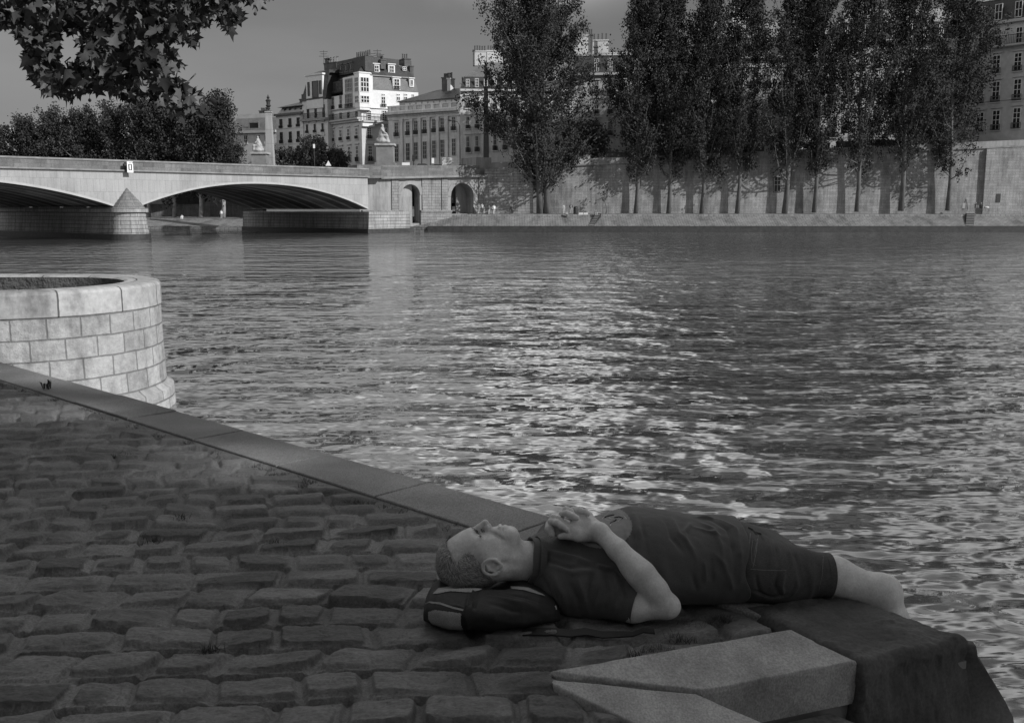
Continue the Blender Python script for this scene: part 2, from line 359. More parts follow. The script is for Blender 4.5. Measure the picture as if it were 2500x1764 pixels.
# coping stones along the edge
cop_m = mat('coping_granite', .19, .7, .32, 1.6, .35, .004, .35, fine=(160, .35), detail=8)
def roundslab(mb, quad, z0, z1, r_=.018, seg=3, rough=0.0):
    """a slab with softened upper arris; quad ccw seen from above"""
    c = Vector((sum(q[0] for q in quad)/4, sum(q[1] for q in quad)/4)); rings = [[(q[0], q[1], z0) for q in quad]]
    def inset(d):
        out = []
        for i in range(4):
            p = Vector(quad[i][:2]); a = (Vector(quad[i-1][:2])-p).normalized(); b2 = (Vector(quad[(i+1) % 4][:2])-p).normalized()
            s_ = max(.3, abs(a.x*b2.y-a.y*b2.x)); out.append(p+(a+b2)*(d/s_))
        return out
    for k in range(seg+1):
        th = math.pi/2*k/seg; q2 = inset(r_*(1-math.cos(th))); rings.append([(q.x, q.y, z1-r_+r_*math.sin(th)) for q in q2])
    vs = [q for r2 in rings for q in r2]; fs = []
    for i in range(len(rings)-1):
        for k in range(4): fs.append((i*4+k, i*4+(k+1) % 4, (i+1)*4+(k+1) % 4, (i+1)*4+k))
    n_ = len(rings); fs.append((4*n_-4, 4*n_-3, 4*n_-2, 4*n_-1)); mb.add(vs, fs)
cp = MB(); rj = random.Random(4)
a0 = along(*gp(1347, 1267)[:2]); aa = a0; cuts = [a0]
while aa > -32: aa -= rj.uniform(.72, .86); cuts.append(aa)
cuts = cuts[::-1]; aH = along(*H_[:2]); cuts += [a0+.62, aH-.01]
for i in range(len(cuts)-1):
    s0, s1 = cuts[i]+.0035, cuts[i+1]-.0035; dz = rj.uniform(-.006, .004); sk = rj.uniform(-.02, .02)
    roundslab(cp, [EP(s0, .305), EP(s0, 0), EP(s1, 0), EP(s1, .305)][::-1], -.42, dz, .008)
co = cp.build('quay_coping', cop_m); tag(co, kind='structure')
# ---- dark granite block at the corner of the stair (top rough hewn): dense sheet with real relief
def rough_block(name, quad, z0, z1, m_, rel=.012, batter=0, nseg=90, seed=1, rk=1.0):
    P = [Vector(q[:2]) for q in quad]   # near-left, near-right, far-right, far-left
    u = np.linspace(0, 1, nseg); U, Vv = np.meshgrid(u, u)
    def bil(U, Vv, off):
        x = (P[0].x*(1-U)+P[1].x*U)*(1-Vv)+(P[3].x*(1-U)+P[2].x*U)*Vv; y = (P[0].y*(1-U)+P[1].y*U)*(1-Vv)+(P[3].y*(1-U)+P[2].y*U)*Vv; return x, y
    X, Y = bil(U, Vv, 0)
    L1 = (P[1]-P[0]).length; L2 = (P[3]-P[0]).length
    e = np.minimum(np.minimum(U, 1-U)*L1, np.minimum(Vv, 1-Vv)*L2)
    rad = .028*rk+.03*rk*fbm(X*7, Y*7, 3, seed)+.03*(rk < 1)*np.clip(fbm(X*16, Y*16, 3, seed+2)-.12, 0, 1); rad = np.maximum(rad, .012*rk); q = np.clip(1-e/rad, 0, 1); drop = rad*(1-np.sqrt(np.clip(1-q*q, 0, 1)))
    Z = z1+rel*1.6*fbm(X*9, Y*9, 4, seed+3)+rel*.28*fbm(X*45, Y*45, 3, seed+5)-drop
    vs = [np.stack([X.ravel(), Y.ravel(), Z.ravel()], 1)]; i = np.arange(nseg-1)[:, None]*nseg+np.arange(nseg-1)[None, :]
    fs = [np.stack([i, i+1, i+nseg+1, i+nseg], -1).reshape(-1, 4)]; k = nseg*nseg
    c = (P[0]+P[2])/2
    loop = [(j, 0) for j in range(nseg)]+[(nseg-1, j) for j in range(1, nseg)]+[(j, nseg-1) for j in range(nseg-2, -1, -1)]+[(0, j) for j in range(nseg-2, -1, -1)]
    idx = np.array([jj*nseg+ii for ii, jj in loop]); nd = 50; prev = idx
    top = vs[0][idx]; 
    cen = np.array([c.x, c.y]); dirs = top[:, :2]-cen; 
    # outward normals of the loop
    tn = np.roll(top[:, :2], -1, 0)-np.roll(top[:, :2], 1, 0); nn = np.stack([tn[:, 1], -tn[:, 0]], 1); nn /= np.maximum(np.linalg.norm(nn, axis=1, keepdims=True), 1e-9)
    s_al = np.cumsum(np.linalg.norm(top[:, :2]-np.roll(top[:, :2], 1, 0), axis=1))
    for d in range(1, nd+1):
        t_ = (d/nd)**1.4; z = top[:, 2]*(1-t_)+z0*t_
        o_ = rel*1.6*fbm(s_al*6+3, z*6, 4, seed+9)*min(1, d/4)+rel*.5*fbm(s_al*40, z*40, 3, seed+8)+batter*(z1-z)+(.85*np.minimum(z1-z, .24)*np.clip(nn@np.array((en.x, en.y)), 0, 1) if batter else 0)
        ring = np.stack([top[:, 0]+nn[:, 0]*o_, top[:, 1]+nn[:, 1]*o_, z], 1); vs.append(ring)
        cur = np.arange(k, k+len(idx)); k += len(idx)
        fs.append(np.stack([prev, cur, np.roll(cur, -1), np.roll(prev, -1)], 1)); prev = cur
    return mesh_obj(name, np.concatenate(vs), np.concatenate(fs), m_, smooth=True)
dark_m = mat('dark_granite', .068, .75, .45, 5, .6, .006, .35, fine=(120, .2), detail=10)
# top corners
NL = gp(2108, 1618); NR = E_; FR = H_; FL = G_
o = rough_block('granite_block', [NL, NR, (FR[0]+.02, FR[1]-.02), gp(1800, 1480)], -.95, .006, dark_m, .024, .10, 150, 3)
tag(o, 'large dark rough granite block forming the corner of the quay beside the stair', 'stone block')
# ---- two pale dressed stones at the head of the stair
pale_m = mat('pale_limestone', .31, .8, .34, 5, .9, .006, .25, stretch=(1.3, .7, 1), fine=(150, .22), detail=12)
def shr(q, d=.004):
    c = Vector((sum(p[0] for p in q)/4, sum(p[1] for p in q)/4)); return [tuple(Vector(p[:2])+(c-Vector(p[:2])).normalized()*d) for p in q]
o = rough_block('dressed_stone', [D_, gp(2093, 1614), gp(1934, 1537), A_], -.118, .004, pale_m, .004, 0, 130, 21, .4)
tag(o, 'pale dressed stone slab beside the dark granite block at the head of the stair', 'stone slab')
q2 = [A2, D2, tuple(Vector(D2[:2])+e49*1.2), tuple(Vector(A2[:2])+e49*1.2)]
o = rough_block('dressed_stone', [q2[3], q2[2], q2[1], q2[0]], -.3, .0, pale_m, .003, 0, 130, 25, .4)
tag(o, 'pale dressed stone strip running out of the bottom of the picture beside the stair', 'stone slab')
# steps going down to the river
stp = MB(); perp = e49
c0 = Vector(D2[:2])+Vector((0.012, -.004))
for k in range(12):
    p0 = c0+sdir*(.52*0 if k == 0 else .40+.28*(k-1)); p1 = c0+sdir*(.40+.28*k); z1 = -.122-.16*k
    q = [p0+perp*1.9, p1+perp*1.9, p1+sdir*.03+perp*(-.0), p0]
    roundslab(stp, [tuple(q[0]), tuple(q[1]), tuple(p1-perp*.0), tuple(p0)], z1-.6, z1, .015)
st = stp.build('stone_stair', mat('step_stone', .13, .75, .3, 3, .6, .01, .3, fine=(60, .3)))
tag(st, 'worn stone stair going down to the river beside the dark granite block', 'stair')
# ================================================================ bastion
BC = Vector((-10.2, 20.7)); BR = 2.74
def stadium(r_, n_=56, ext=12):
    pts = [(BC.x-ext, BC.y-r_)]+[(BC.x+r_*math.sin(th), BC.y-r_*math.cos(th)) for th in np.linspace(0, math.pi, n_)]+[(BC.x-ext, BC.y+r_)]
    return pts
def sweep(prof, name, m_, parent):
    """prof: list of (r offset, z); swept round the stadium outline"""
    rows = []; us = []
    for (r_, z) in prof:
        pts = stadium(r_); rows.append([(p[0], p[1], z) for p in pts])
    base = stadium(BR); s_ = [0]
    for i in range(1, len(base)): s_.append(s_[-1]+math.hypot(base[i][0]-base[i-1][0], base[i][1]-base[i-1][1]))
    vv = [0]
    for i in range(1, len(prof)): vv.append(vv[-1]-math.hypot(prof[i][0]-prof[i-1][0], prof[i][1]-prof[i-1][1]))
    V = [p for r2 in rows for p in r2]; k = len(base)
    uv = [(s_[j], vv[i]+3.24) for i in range(len(prof)) for j in range(k)]
    fs = [(i*k+j, (i+1)*k+j, (i+1)*k+j+1, i*k+j+1) for i in range(len(prof)-1) for j in range(k-1)]
    o = mesh_obj(name, V, fs, m_, parent, smooth=False, uv=uv); return o
bas = empty('bastion', (BC.x, BC.y, -3), 'round pale limestone bastion projecting into the river at the left', 'quay bastion')
bz = -.34
cop_b = stone('bastion_coping_stone', .35, 1.32, 3.0, .018, .25, .25, .55, bs=.9, stscale=1.6, bvar=.12)
wall_b = stone('bastion_wall_stone', .34, .62, .405, .016, .55, .26, .55, bs=1.0, stscale=1.1, bvar=.14, brough=1.4)
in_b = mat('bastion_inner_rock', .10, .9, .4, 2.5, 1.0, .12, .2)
sweep([(2.00, bz-.03), (2.07, bz), (2.62, bz+.005), (2.70, bz-.02), (2.74, bz-.07), (2.745, bz-.48), (2.72, bz-.50)], 'coping', cop_b, bas)
sweep([(2.715, bz-.49), (2.73, bz-1.3), (2.76, -2.50), (2.82, -2.55), (2.90, -2.60), (2.96, -3.4)], 'wall', wall_b, bas)
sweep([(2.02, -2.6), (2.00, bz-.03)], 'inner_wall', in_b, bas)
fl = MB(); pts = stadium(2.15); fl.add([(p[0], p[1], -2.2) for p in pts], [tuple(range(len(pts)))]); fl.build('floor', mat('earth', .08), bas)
# small weeds growing in the joint of the coping
def weed(x, y, z, h, nb, label, seed, spread=.6):
    r = random.Random(seed); mb = MB()
    for i in range(nb):
        a = r.uniform(0, 6.28); l = h*r.uniform(.5, 1); t_ = r.uniform(.2, 1)*spread; w_ = h*.09
        bx, by = x+r.uniform(-.25, .25)*h, y+r.uniform(-.25, .25)*h
        d = (math.cos(a), math.sin(a)); px_, py_ = -d[1]*w_, d[0]*w_
        p0 = (bx, by, z); p1 = (bx+d[0]*l*t_*.5, by+d[1]*l*t_*.5, z+l*.7); p2 = (bx+d[0]*l*t_, by+d[1]*l*t_, z+l*(1.0-.4*t_))
        mb.add([(p0[0]-px_*.4, p0[1]-py_*.4, z), (p0[0]+px_*.4, p0[1]+py_*.4, z), (p1[0]+px_, p1[1]+py_, p1[2]), (p1[0]-px_, p1[1]-py_, p1[2]), p2], [(0, 1, 2, 3), (3, 2, 4)])
    o = mb.build('weed', mat('weed_leaf', .06, .7, .3, 10, 0), origin=(x, y, z))
    tag(o, label, 'weed')
p = gp(117, 948); weed(p[0], p[1], -.01, .09, 12, 'small leafy weed on the far left of the coping joint near the bastion', 1)
# grass and moss tufts in the joints
def tufts():
    r = np.random.default_rng(8); V = []; Fs = []; k = 0
    spots = []
    for i in range(150):
        a = r.uniform(-6.5, 1.0); d = .325+abs(r.normal(0, .03)); x, y = EP(a, d); spots.append((x, y, .7))
    for (px, py) in [(990, 1190), (700, 1065), (740, 1080), (460, 1060), (450, 1262), (360, 1310), (375, 1320), (670, 1320), (500, 1575), (1600, 1580), (1700, 1520), (1760, 1505), (410, 1050), (300, 1108), (1560, 1590), (1660, 1545)]:
        for q in range(5):
            g_ = gp(px+r.uniform(-25, 25), py+r.uniform(-8, 8)); spots.append((g_[0], g_[1], 1))
    for x, y, s_ in spots:
        if in_poly(np.array(x), np.array(y), hole) or inland(x, y) < .31: continue
        for j in range(14):
            bx = x+r.normal(0, .012); by = y+r.normal(0, .008); h = r.uniform(.008, .026)*s_; a = r.uniform(0, 6.28); dx, dy = math.cos(a)*.0015, math.sin(a)*.0015
            V += [(bx-dx, by-dy, -.02), (bx+dx, by+dy, -.02), (bx+r.normal(0, .012), by+r.normal(0, .012), -.012+h)]; Fs.append((k, k+1, k+2)); k += 3
    o = mesh_obj('joint_grass', V, np.array(Fs), mat('joint_grass', .07, .8, .3, 10, 0)); tag(o, 'tufts of short grass growing in the joints of the cobbles', 'grass', kind='stuff')
tufts()

rw = MB(); rw.prism([EP(-40, 8.2), EP(45, 8.2), EP(45, 9.2), EP(-40, 9.2)], -.1, 6.4); o = rw.build('quay_retaining_wall', mat('retaining_stone', .16, .9, .3, .8), origin=(*EP(0, 8.2), 0)); tag(o, 'high stone retaining wall behind the viewer at the back of the near quay', 'wall')  # unseen wall added to darken the light from the viewer's side
# ================================================================ bridge
BF = Fac(318, 133, 897, 165, 480)
W_ = 33.0
bst = stone('bridge_pale_stone', .31, 2.2, .75, .012, .72, .07, .14, bs=.25, stscale=.25, bvar=.05, dark=.16)
bvs = stone('bridge_voussoir_stone', .33, .85, 1.6, .02, .68, .10, .26, bs=.2, stscale=.25, bvar=.05, dark=.12)
bgr = stone('bridge_grey_stone', .15, 1.6, .5, .012, .7, .3, .30, bs=.35, stscale=.3, bvar=.22, dark=.25)
bpi = stone('bridge_pier_stone', .32, 3.0, .52, .035, .35, .2, .30, bs=.8, stscale=.3, bvar=.08, dark=.4)
bsf = mat('bridge_soffit', .075, .9, .5, .35, .3, .05, .2, stretch=(1, 1, 1))
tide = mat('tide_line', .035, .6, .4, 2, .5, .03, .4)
bridge = empty('stone_bridge', BF.P(BF.L/2, WZ, 0), 'long pale stone arch bridge crossing the river at the left', 'bridge')
def band(py0, px0, py1, px1):      # z as a function of s through two pixels
    a, b = BF.hit(px0, py0), BF.hit(px1, py1)
    return lambda s: a[1]+(b[1]-a[1])*(s-a[0])/(b[0]-a[0])
ztop = band(390.5, 305, 411, 890); zbot = band(417, 305, 432, 890)
sL, zL = BF.hit(278, 504); s1, z1 = BF.hit(345, 502); s2, z2 = BF.hit(899, 511); sc_, zc = BF.hit(625, 448.5)
zs = (z1+z2)/2; zs = min(z1, z2)
def arc_fn(sa, sb, za, zb, zcr):
    def f(s):
        t = (s-sa)/(sb-sa)*2-1; base = za+(zb-za)*(t+1)/2
        return base+(zcr-(za+zb)/2)*(1-abs(t)**2.15)
    return f
arcR = arc_fn(s1, s2, z1, z2, zc)
span = (s2-s1)*1.12; arcL = arc_fn(sL-span, sL, zL-.1, zL, zc-.1)
smin = sL-span-6
def arcade(ss, low, top, mb):      # vertical facing strip between low(s) and top(s)
    for a, b in zip(ss[:-1], ss[1:]):
        mb.add([BF.P(a, low(a), 0), BF.P(b, low(b), 0), BF.P(b, top(b), 0), BF.P(a, top(a), 0)], [(0, 1, 2, 3)])
sp = MB()
xs = np.linspace(s1, s2, 41); arcade(xs, arcR, zbot, sp)
xl = np.linspace(sL-span, sL, 41); arcade(xl, arcL, zbot, sp)
arcade([sL, (sL+s1)/2, s1], lambda s: min(zL, z1)-.05, zbot, sp); arcade([smin-45, sL-span], lambda s: zL-.2, zbot, sp)
v0 = sp.build('spandrel', bvs, bridge)
# radial joints of the voussoirs, thin dark recesses drawn as real grooves proud by nothing: a ring of arch stones 3 cm proud
for (xx, fn) in ((xs, arcR), (xl, arcL)):
    vo = MB()
    for a, b in zip(xx[:-1], xx[1:]):
        vo.hexa([BF.P(a, fn(a), .05), BF.P(b, fn(b), .05), BF.P(b, fn(b), -.3), BF.P(a, fn(a), -.3)], [BF.P(a, fn(a)+.28, .05), BF.P(b, fn(b)+.28, .05), BF.P(b, fn(b)+.28, -.3), BF.P(a, fn(a)+.28, -.3)])
    vo.build('arch_rim', mat('arch_rim_stone', .38, .8, .1, 1, .2), bridge)
for (xx, fn) in ((xs, arcR), (xl, arcL)):
    V = []; uv = []; fs = []
    no = 30
    for i, a in enumerate(xx):
        for j in range(no+1): V.append(BF.P(a, fn(a), -W_*j/no)); uv.append((i*.9, j))
    for i in range(len(xx)-1):
        for j in range(no): k = i*(no+1)+j; fs.append((k, k+1, k+no+2, k+no+1))
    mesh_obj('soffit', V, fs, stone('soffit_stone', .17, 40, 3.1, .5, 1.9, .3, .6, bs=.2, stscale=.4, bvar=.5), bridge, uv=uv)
# deck, cornice and parapets
dk = MB(); pr = MB(); pr2 = MB(); cn = MB()
for a, b in zip(np.linspace(smin-45, s2+.2, 18)[:-1], np.linspace(smin-45, s2+.2, 18)[1:]):
    def bx(mb, z0, z1_, o0, o1): mb.hexa([BF.P(a, z0(a), o1), BF.P(b, z0(b), o1), BF.P(b, z0(b), o0), BF.P(a, z0(a), o0)], [BF.P(a, z1_(a), o1), BF.P(b, z1_(b), o1), BF.P(b, z1_(b), o0), BF.P(a, z1_(a), o0)])
    hp = 1.05
    bx(dk, lambda s: zbot(s)-.1, lambda s: ztop(s)-hp, -W_+.1, -.02)
    bx(pr, lambda s: zbot(s)+.12, lambda s: ztop(s)-.22, -.45, .06)
    bx(pr2, lambda s: zbot(s)+.0, ztop, -W_-.1, -W_+.35)
    bx(cn, lambda s: ztop(s)-.22, ztop, -.55, .16); bx(cn, lambda s: zbot(s)-.06, lambda s: zbot(s)+.12, -.3, .34)
dk.build('deck', mat('bridge_asphalt', .06), bridge); pr.build('parapet', bgr, bridge); pr2.build('parapet', bgr, bridge); cn.build('cornice', mat('bridge_cornice_stone', .21, .85, .3, 1, .4), bridge)
# pier with rounded nose and stepped conical cap
zc0 = BF.hit(310, 508)[1]; zc1 = BF.hit(310, 519)[1]; zap = BF.hit(308, 459)[1]; sm = (sL+s1)/2; hw = (s1-sL)/2
def pier_outline(r_, back=W_+3):
    pts = [BF.P(sm-r_, 0, -back+1), BF.P(sm-r_, 0, 0)]+[BF.P(sm-r_*math.cos(th), 0, r_*.95*math.sin(th)) for th in np.linspace(0, math.pi, 19)[1:-1]]+[BF.P(sm+r_, 0, 0), BF.P(sm+r_, 0, -back+1)]
    return [(p[0], p[1]) for p in pts][::1]
def loft(rows, mb):
    k = len(rows[0]); vs = [p for r_ in rows for p in r_]; fs = []
    for i in range(len(rows)-1):
        for j in range(k): fs.append((i*k+j, i*k+(j+1) % k, (i+1)*k+(j+1) % k, (i+1)*k+j))
    fs.append(tuple((len(rows)-1)*k+j for j in range(k))); mb.add(vs, fs)
pm = MB(); prof = []
for i in range(6):
    za = WZ-1+(zc1-WZ+1)*i/6; zb_ = WZ-1+(zc1-WZ+1)*(i+1)/6; r_ = hw+.75-.09*i
    prof += [(r_, za), (r_, zb_-.06), (r_-.06, zb_-.05), (r_-.06, zb_)]
loft([[(p[0], p[1], z) for p in pier_outline(r_)] for r_, z in prof], pm); pm.build('pier', bpi, bridge)
pc = MB(); loft([[(p[0], p[1], z) for p in pier_outline(r_)] for r_, z in [(hw+.3, zc1), (hw+.62, zc1+.06), (hw+.62, zc0), (hw+.3, zc0+.02)]], pc); pc.build('pier_cornice', bpi, bridge)
tp = MB(); loft([[(p[0], p[1], z) for p in pier_outline(hw+.80)] for z in (WZ-.6, WZ+.75)], tp); tp.build('waterline_stain', tide, bridge)
cc = MB(); nc = 7
for i in range(nc):
    r0 = (hw+.25)*(1-i/nc); r1 = (hw+.25)*(1-(i+1)/nc)+.1; za = zc0+(zap-zc0)*i/nc; zb_ = zc0+(zap-zc0)*(i+1)/nc
    rows = [[BF.P(sm-r_*math.cos(th), z, r_*.95*math.sin(th)+.0) for th in np.linspace(0, math.pi, 15)] for r_, z in ((r0, za), (r1, zb_))]
    k = 15; vs = rows[0]+rows[1]; cc.add(vs, [(j, j+1, k+j+1, k+j) for j in range(k-1)]+[tuple(range(k, 2*k))])
cc.build('pier_cap', stone('pier_cap_stone', .17, 1.3, .5, .03, .5, .2, .3), bridge)
# other pier, off to the left
p2 = MB(); sm2 = sL-span-hw
p2.hexa([BF.P(sm2-hw, WZ-1, 3), BF.P(sm2+hw, WZ-1, 3), BF.P(sm2+hw, WZ-1, -W_), BF.P(sm2-hw, WZ-1, -W_)], [BF.P(sm2-hw, zL, 3), BF.P(sm2+hw, zL, 3), BF.P(sm2+hw, zL, -W_), BF.P(sm2-hw, zL, -W_)]); p2.build('pier', bpi, bridge)
# springing course of the abutment under the arch
ab = MB(); zpl = BF.hit(897, 517)[1]
ab.hexa([BF.P(s2-.6, WZ-1, .5), BF.P(s2+9, WZ-1, .5), BF.P(s2+9, WZ-1, -W_-1), BF.P(s2-.6, WZ-1, -W_-1)], [BF.P(s2-.3, zpl, .5), BF.P(s2+9, zpl, .5), BF.P(s2+9, zpl, -W_-1), BF.P(s2-.3, zpl, -W_-1)])
ab.build('abutment_base', bpi, bridge)
ab2 = MB(); ab2.hexa([BF.P(s2-.72, WZ-1, .6), BF.P(s2+9, WZ-1, .6), BF.P(s2+9, WZ-1, -W_-1), BF.P(s2-.72, WZ-1, -W_-1)], [BF.P(s2-.68, WZ+.7, .6), BF.P(s2+9, WZ+.7, .6), BF.P(s2+9, WZ+.7, -W_-1), BF.P(s2-.68, WZ+.7, -W_-1)]); ab2.build('waterline_stain', tide, bridge)
# navigation sign
zf = BF.hit(308, 408); white = mat('white_paint', .8, .5, .03, 3, 0); black = mat('black_paint', .03, .5, .1, 3, 0); iron = mat('dark_iron', .04, .5, .2, 3, 0)
sg = empty('river_sign', BF.P(zf[0], zf[1]-1, .6), 'white square navigation sign hung on the bridge parapet above the pier', 'sign')
a0_, zt = BF.hit(300.5, 395); a1_, zb = BF.hit(316.5, 422)
m1 = MB(); BF.box(m1, a0_, a1_, zb, zt, .85, .95); m1.build('board', white, sg)
h_ = zt-zb; m2 = MB(); BF.box(m2, a0_+.16, a1_-.16, zb+.22*h_, zb+.78*h_, .953, .957); m2.build('black_border', black, sg)
m3 = MB(); BF.box(m3, a0_+.32, a1_-.32, zb+.29*h_, zb+.71*h_, .960, .964); m3.build('white_panel', white, sg)
m4 = MB(); BF.box(m4, a0_+.1, a0_+.25, zb+.1, zt-.1, .1, .85); BF.box(m4, a1_-.25, a1_-.1, zb+.1, zt-.1, .1, .85); BF.box(m4, a0_-.35, a0_-.02, zb+.62*h_, zb+.82*h_, .5, .9); m4.build('bracket', iron, sg)
for k in range(3):
    m5 = MB(); BF.box(m5, a0_+.25+k*.25, a0_+.33+k*.25, zt-.2, zt-.08, .953, 1.0); m5.build('lamp', black, sg)
# ================================================================ abutment with two arched openings
AF = Fac(897, 171, 1215, 185, 450)
am = stone('abutment_stone', .25, 1.5, .48, .03, .45, .2, .35, bs=.7, stscale=.3, bvar=.08, dark=.35); asm = stone('abutment_smooth_stone', .29, 6, 3, .01, .9, .12, .35, bs=.3, stscale=.4, dark=.3)
abt = empty('bridge_abutment', AF.P(AF.L/2, WZ, 0), 'grey stone abutment with two arched openings at the far end of the bridge', 'abutment')
def az(px, py): return AF.hit(px, py)
azt = az(1050, 404)[1]; azb = az(1050, 428)[1]; azp = az(1050, 518)[1]
def lin(pa, pb):
    a, b = AF.hit(*pa), AF.hit(*pb); return lambda s: a[1]+(b[1]-a[1])*(s-a[0])/(b[0]-a[0])
fT = lin((927, 403.5), (1168, 404)); fB = lin((927, 432), (1168, 427))
def slabA(mb, sa, sb, f0, f1, o0, o1):
    mb.hexa([AF.P(sa, f0(sa), o1), AF.P(sb, f0(sb), o1), AF.P(sb, f0(sb), o0), AF.P(sa, f0(sa), o0)], [AF.P(sa, f1(sa), o1), AF.P(sb, f1(sb), o1), AF.P(sb, f1(sb), o0), AF.P(sa, f1(sa), o0)])
arch1 = (az(980, 500)[0], az(1025, 500)[0], az(1000, 450)[1], az(1000, 545)[1]); arch2 = (az(1101, 500)[0], az(1156, 500)[0], az(1128, 447)[1], az(1128, 522)[1])
def arch_z(a, s):
    c = (a[0]+a[1])/2; r_ = (a[1]-a[0])/2; return a[2]-r_+math.sqrt(max(r_*r_-(s-c)**2, 0))
def wallstrip(mb, sa, sb, zl, zt_, o=0): mb.add([AF.P(sa, zl, o), AF.P(sb, zl, o), AF.P(sb, zt_, o), AF.P(sa, zt_, o)], [(0, 1, 2, 3)])
mw = MB(); ss = [0, arch1[0]]; 

for sa, sb in ((-1.5, arch1[0]), (arch1[1], arch2[0]), (arch2[1], AF.L)): mw.add([AF.P(sa, WZ-1, 0), AF.P(sb, WZ-1, 0), AF.P(sb, fB(sb), 0), AF.P(sa, fB(sa), 0)], [(0, 1, 2, 3)])
for A in (arch1, arch2):
    q = np.linspace(A[0], A[1], 25)
    for a, b in zip(q[:-1], q[1:]):
        mw.add([AF.P(a, arch_z(A, a), 0), AF.P(b, arch_z(A, b), 0), AF.P(b, fB(b), 0), AF.P(a, fB(a), 0)], [(0, 1, 2, 3)])
    wallstrip(mw, A[0], A[1], WZ-1, A[3])
mw.build('wall', asm, abt)
for A, dep in ((arch1, 2.2), (arch2, 2.6)):
    rv = MB(); bk = MB(); dkk = MB()
    q = np.linspace(A[0], A[1], 25); out = [(A[0], A[3])]+[(s, arch_z(A, s)) for s in q]+[(A[1], A[3])]
    for (a, za), (b, zb_) in zip(out[:-1], out[1:]): rv.add([AF.P(a, za, 0), AF.P(b, zb_, 0), AF.P(b, zb_, -dep), AF.P(a, za, -dep)], [(3, 2, 1, 0)])
    rv.add([AF.P(A[0], A[3], 0), AF.P(A[1], A[3], 0), AF.P(A[1], A[3], -dep-8), AF.P(A[0], A[3], -dep-8)], [(0, 1, 2, 3)])
    m_ = A[0]+(A[1]-A[0])*(.72 if A is arch1 else .55)
    if A is arch1: AF.box(bk, A[0]-.2, m_, A[3], A[2]+.3, -dep-.4, -dep+1.2)
    else: AF.box(bk, m_, A[1]+.2, A[3], A[2]+.3, -dep-.4, -dep)
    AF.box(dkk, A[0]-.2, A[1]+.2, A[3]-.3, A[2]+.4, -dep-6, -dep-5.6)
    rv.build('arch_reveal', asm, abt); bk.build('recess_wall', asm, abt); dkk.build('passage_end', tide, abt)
# rusticated pilasters, plinth, cornice, parapet
for (xa, xb) in ((956, 973), (1030, 1052), (1168, 1212), (1098-20, 1092)):
    pl_ = MB(); slabA(pl_, az(xa, 480)[0], az(xb, 480)[0], lambda s: azp, lambda s: fB(s)-.36, -.2, .18)
    pl_.build('pilaster', am, abt)
pn = MB(); slabA(pn, az(1053, 480)[0], az(1086-10, 480)[0], lambda s: azp, lambda s: fB(s)-.36, -.2, .10); pn.build('panel', am, abt)
for (sa, sb) in ((-1.2, arch1[0]), (arch1[1], arch2[0])):
    ph = MB(); AF.box(ph, sa, sb, WZ-1, azp, -.2, .35); AF.box(ph, sa, sb, azp, azp+.35, -.2, .5); ph.build('plinth', am, abt)
ph = MB(); AF.box(ph, arch2[1], AF.L, -.6, arch2[3]+1.2, -.2, .25); ph.build('plinth', am, abt)
AF2 = Fac(895, 168.5, 928, 170.5, 410)
cn = MB(); slabA(cn, az(927, 450)[0], az(1168, 450)[0], lambda s: fB(s)-.35, lambda s: fB(s), -1, .75); slabA(cn, az(1168, 450)[0]+.01, AF.L+1, lambda s: fB(s)-.45, lambda s: fB(s)-.05, -1, .6); cn.build('cornice', mat('bridge_cornice_stone', .21), abt)
pp = MB(); slabA(pp, az(927, 450)[0], az(1168, 450)[0], fB, fT, -.6, .45); 
pp.build('parapet', bgr, abt); pp = MB(); slabA(pp, -2.5, az(927, 450)[0]-.01, lambda s: fB(s)-.2, lambda s: fT(s)+.02, -2, 1.6); pp.build('parapet', bgr, abt)
rt = MB(); AF.box(rt, az(1168, 450)[0]-.1, az(1168, 450)[0]+3.2, azb+.2, fT(az(1168, 450)[0])+1.5, -6, -.7); rt.build('parapet_pier', asm, abt)
tp = MB(); AF.box(tp, -1.2, az(1070, 500)[0], WZ-.5, WZ+.9, -.2, .6); tp.build('waterline_stain', tide, abt)
for A in (arch1, arch2):
    vr = MB(); q = np.linspace(0, math.pi, 16); c = (A[0]+A[1])/2; r_ = (A[1]-A[0])/2; zc_ = A[2]-r_
    for a, b in zip(q[:-1], q[1:]):
        P4 = [(c-rr*math.cos(t), zc_+rr*math.sin(t)) for rr in (r_+.02, r_+.75) for t in (a, b)]
        vr.hexa([AF.P(*P4[0], .1), AF.P(*P4[1], .1), AF.P(*P4[1], -.1), AF.P(*P4[0], -.1)], [AF.P(*P4[2], .1), AF.P(*P4[3], .1), AF.P(*P4[3], -.1), AF.P(*P4[2], -.1)])
    vr.build('arch_ring', asm, abt)
# ================================================================ far bank
WK = -.1                                # walkway level
def yz(px, py, Y): return wp(px, py, Y)[2]
bk_m = stone('bank_paving', .19, .9, .45, .05, .35, .35, .5, bs=.6, stscale=.5, bvar=.15, dark=.1); 
fb = MB()
XR = 140
xs_ = [AF.P(az(1010, 500)[0], 0)[0], 10, 40, 75, XR]
prof = [(175.0, WZ-1), (175.0, WZ+.85), (175.6, WZ+.95), (179.6, WK-.35), (179.9, WK+.0), (190, WK+.55)]
for xa, xb in zip(xs_[:-1], xs_[1:]):
    for (ya, za), (yb, zb_) in zip(prof[:-1], prof[1:]): fb.add([(xa, ya, za), (xb, ya, za), (xb, yb, zb_), (xa, yb, zb_)], [(0, 1, 2, 3)])
tag(fb.build('far_bank', bk_m), kind='structure')
tb = MB(); tb.box(xs_[0]+2.5, 174.6, WZ-1, XR, 174.98, WZ+1.0); tag(tb.build('far_bank_waterline', tide), kind='structure')
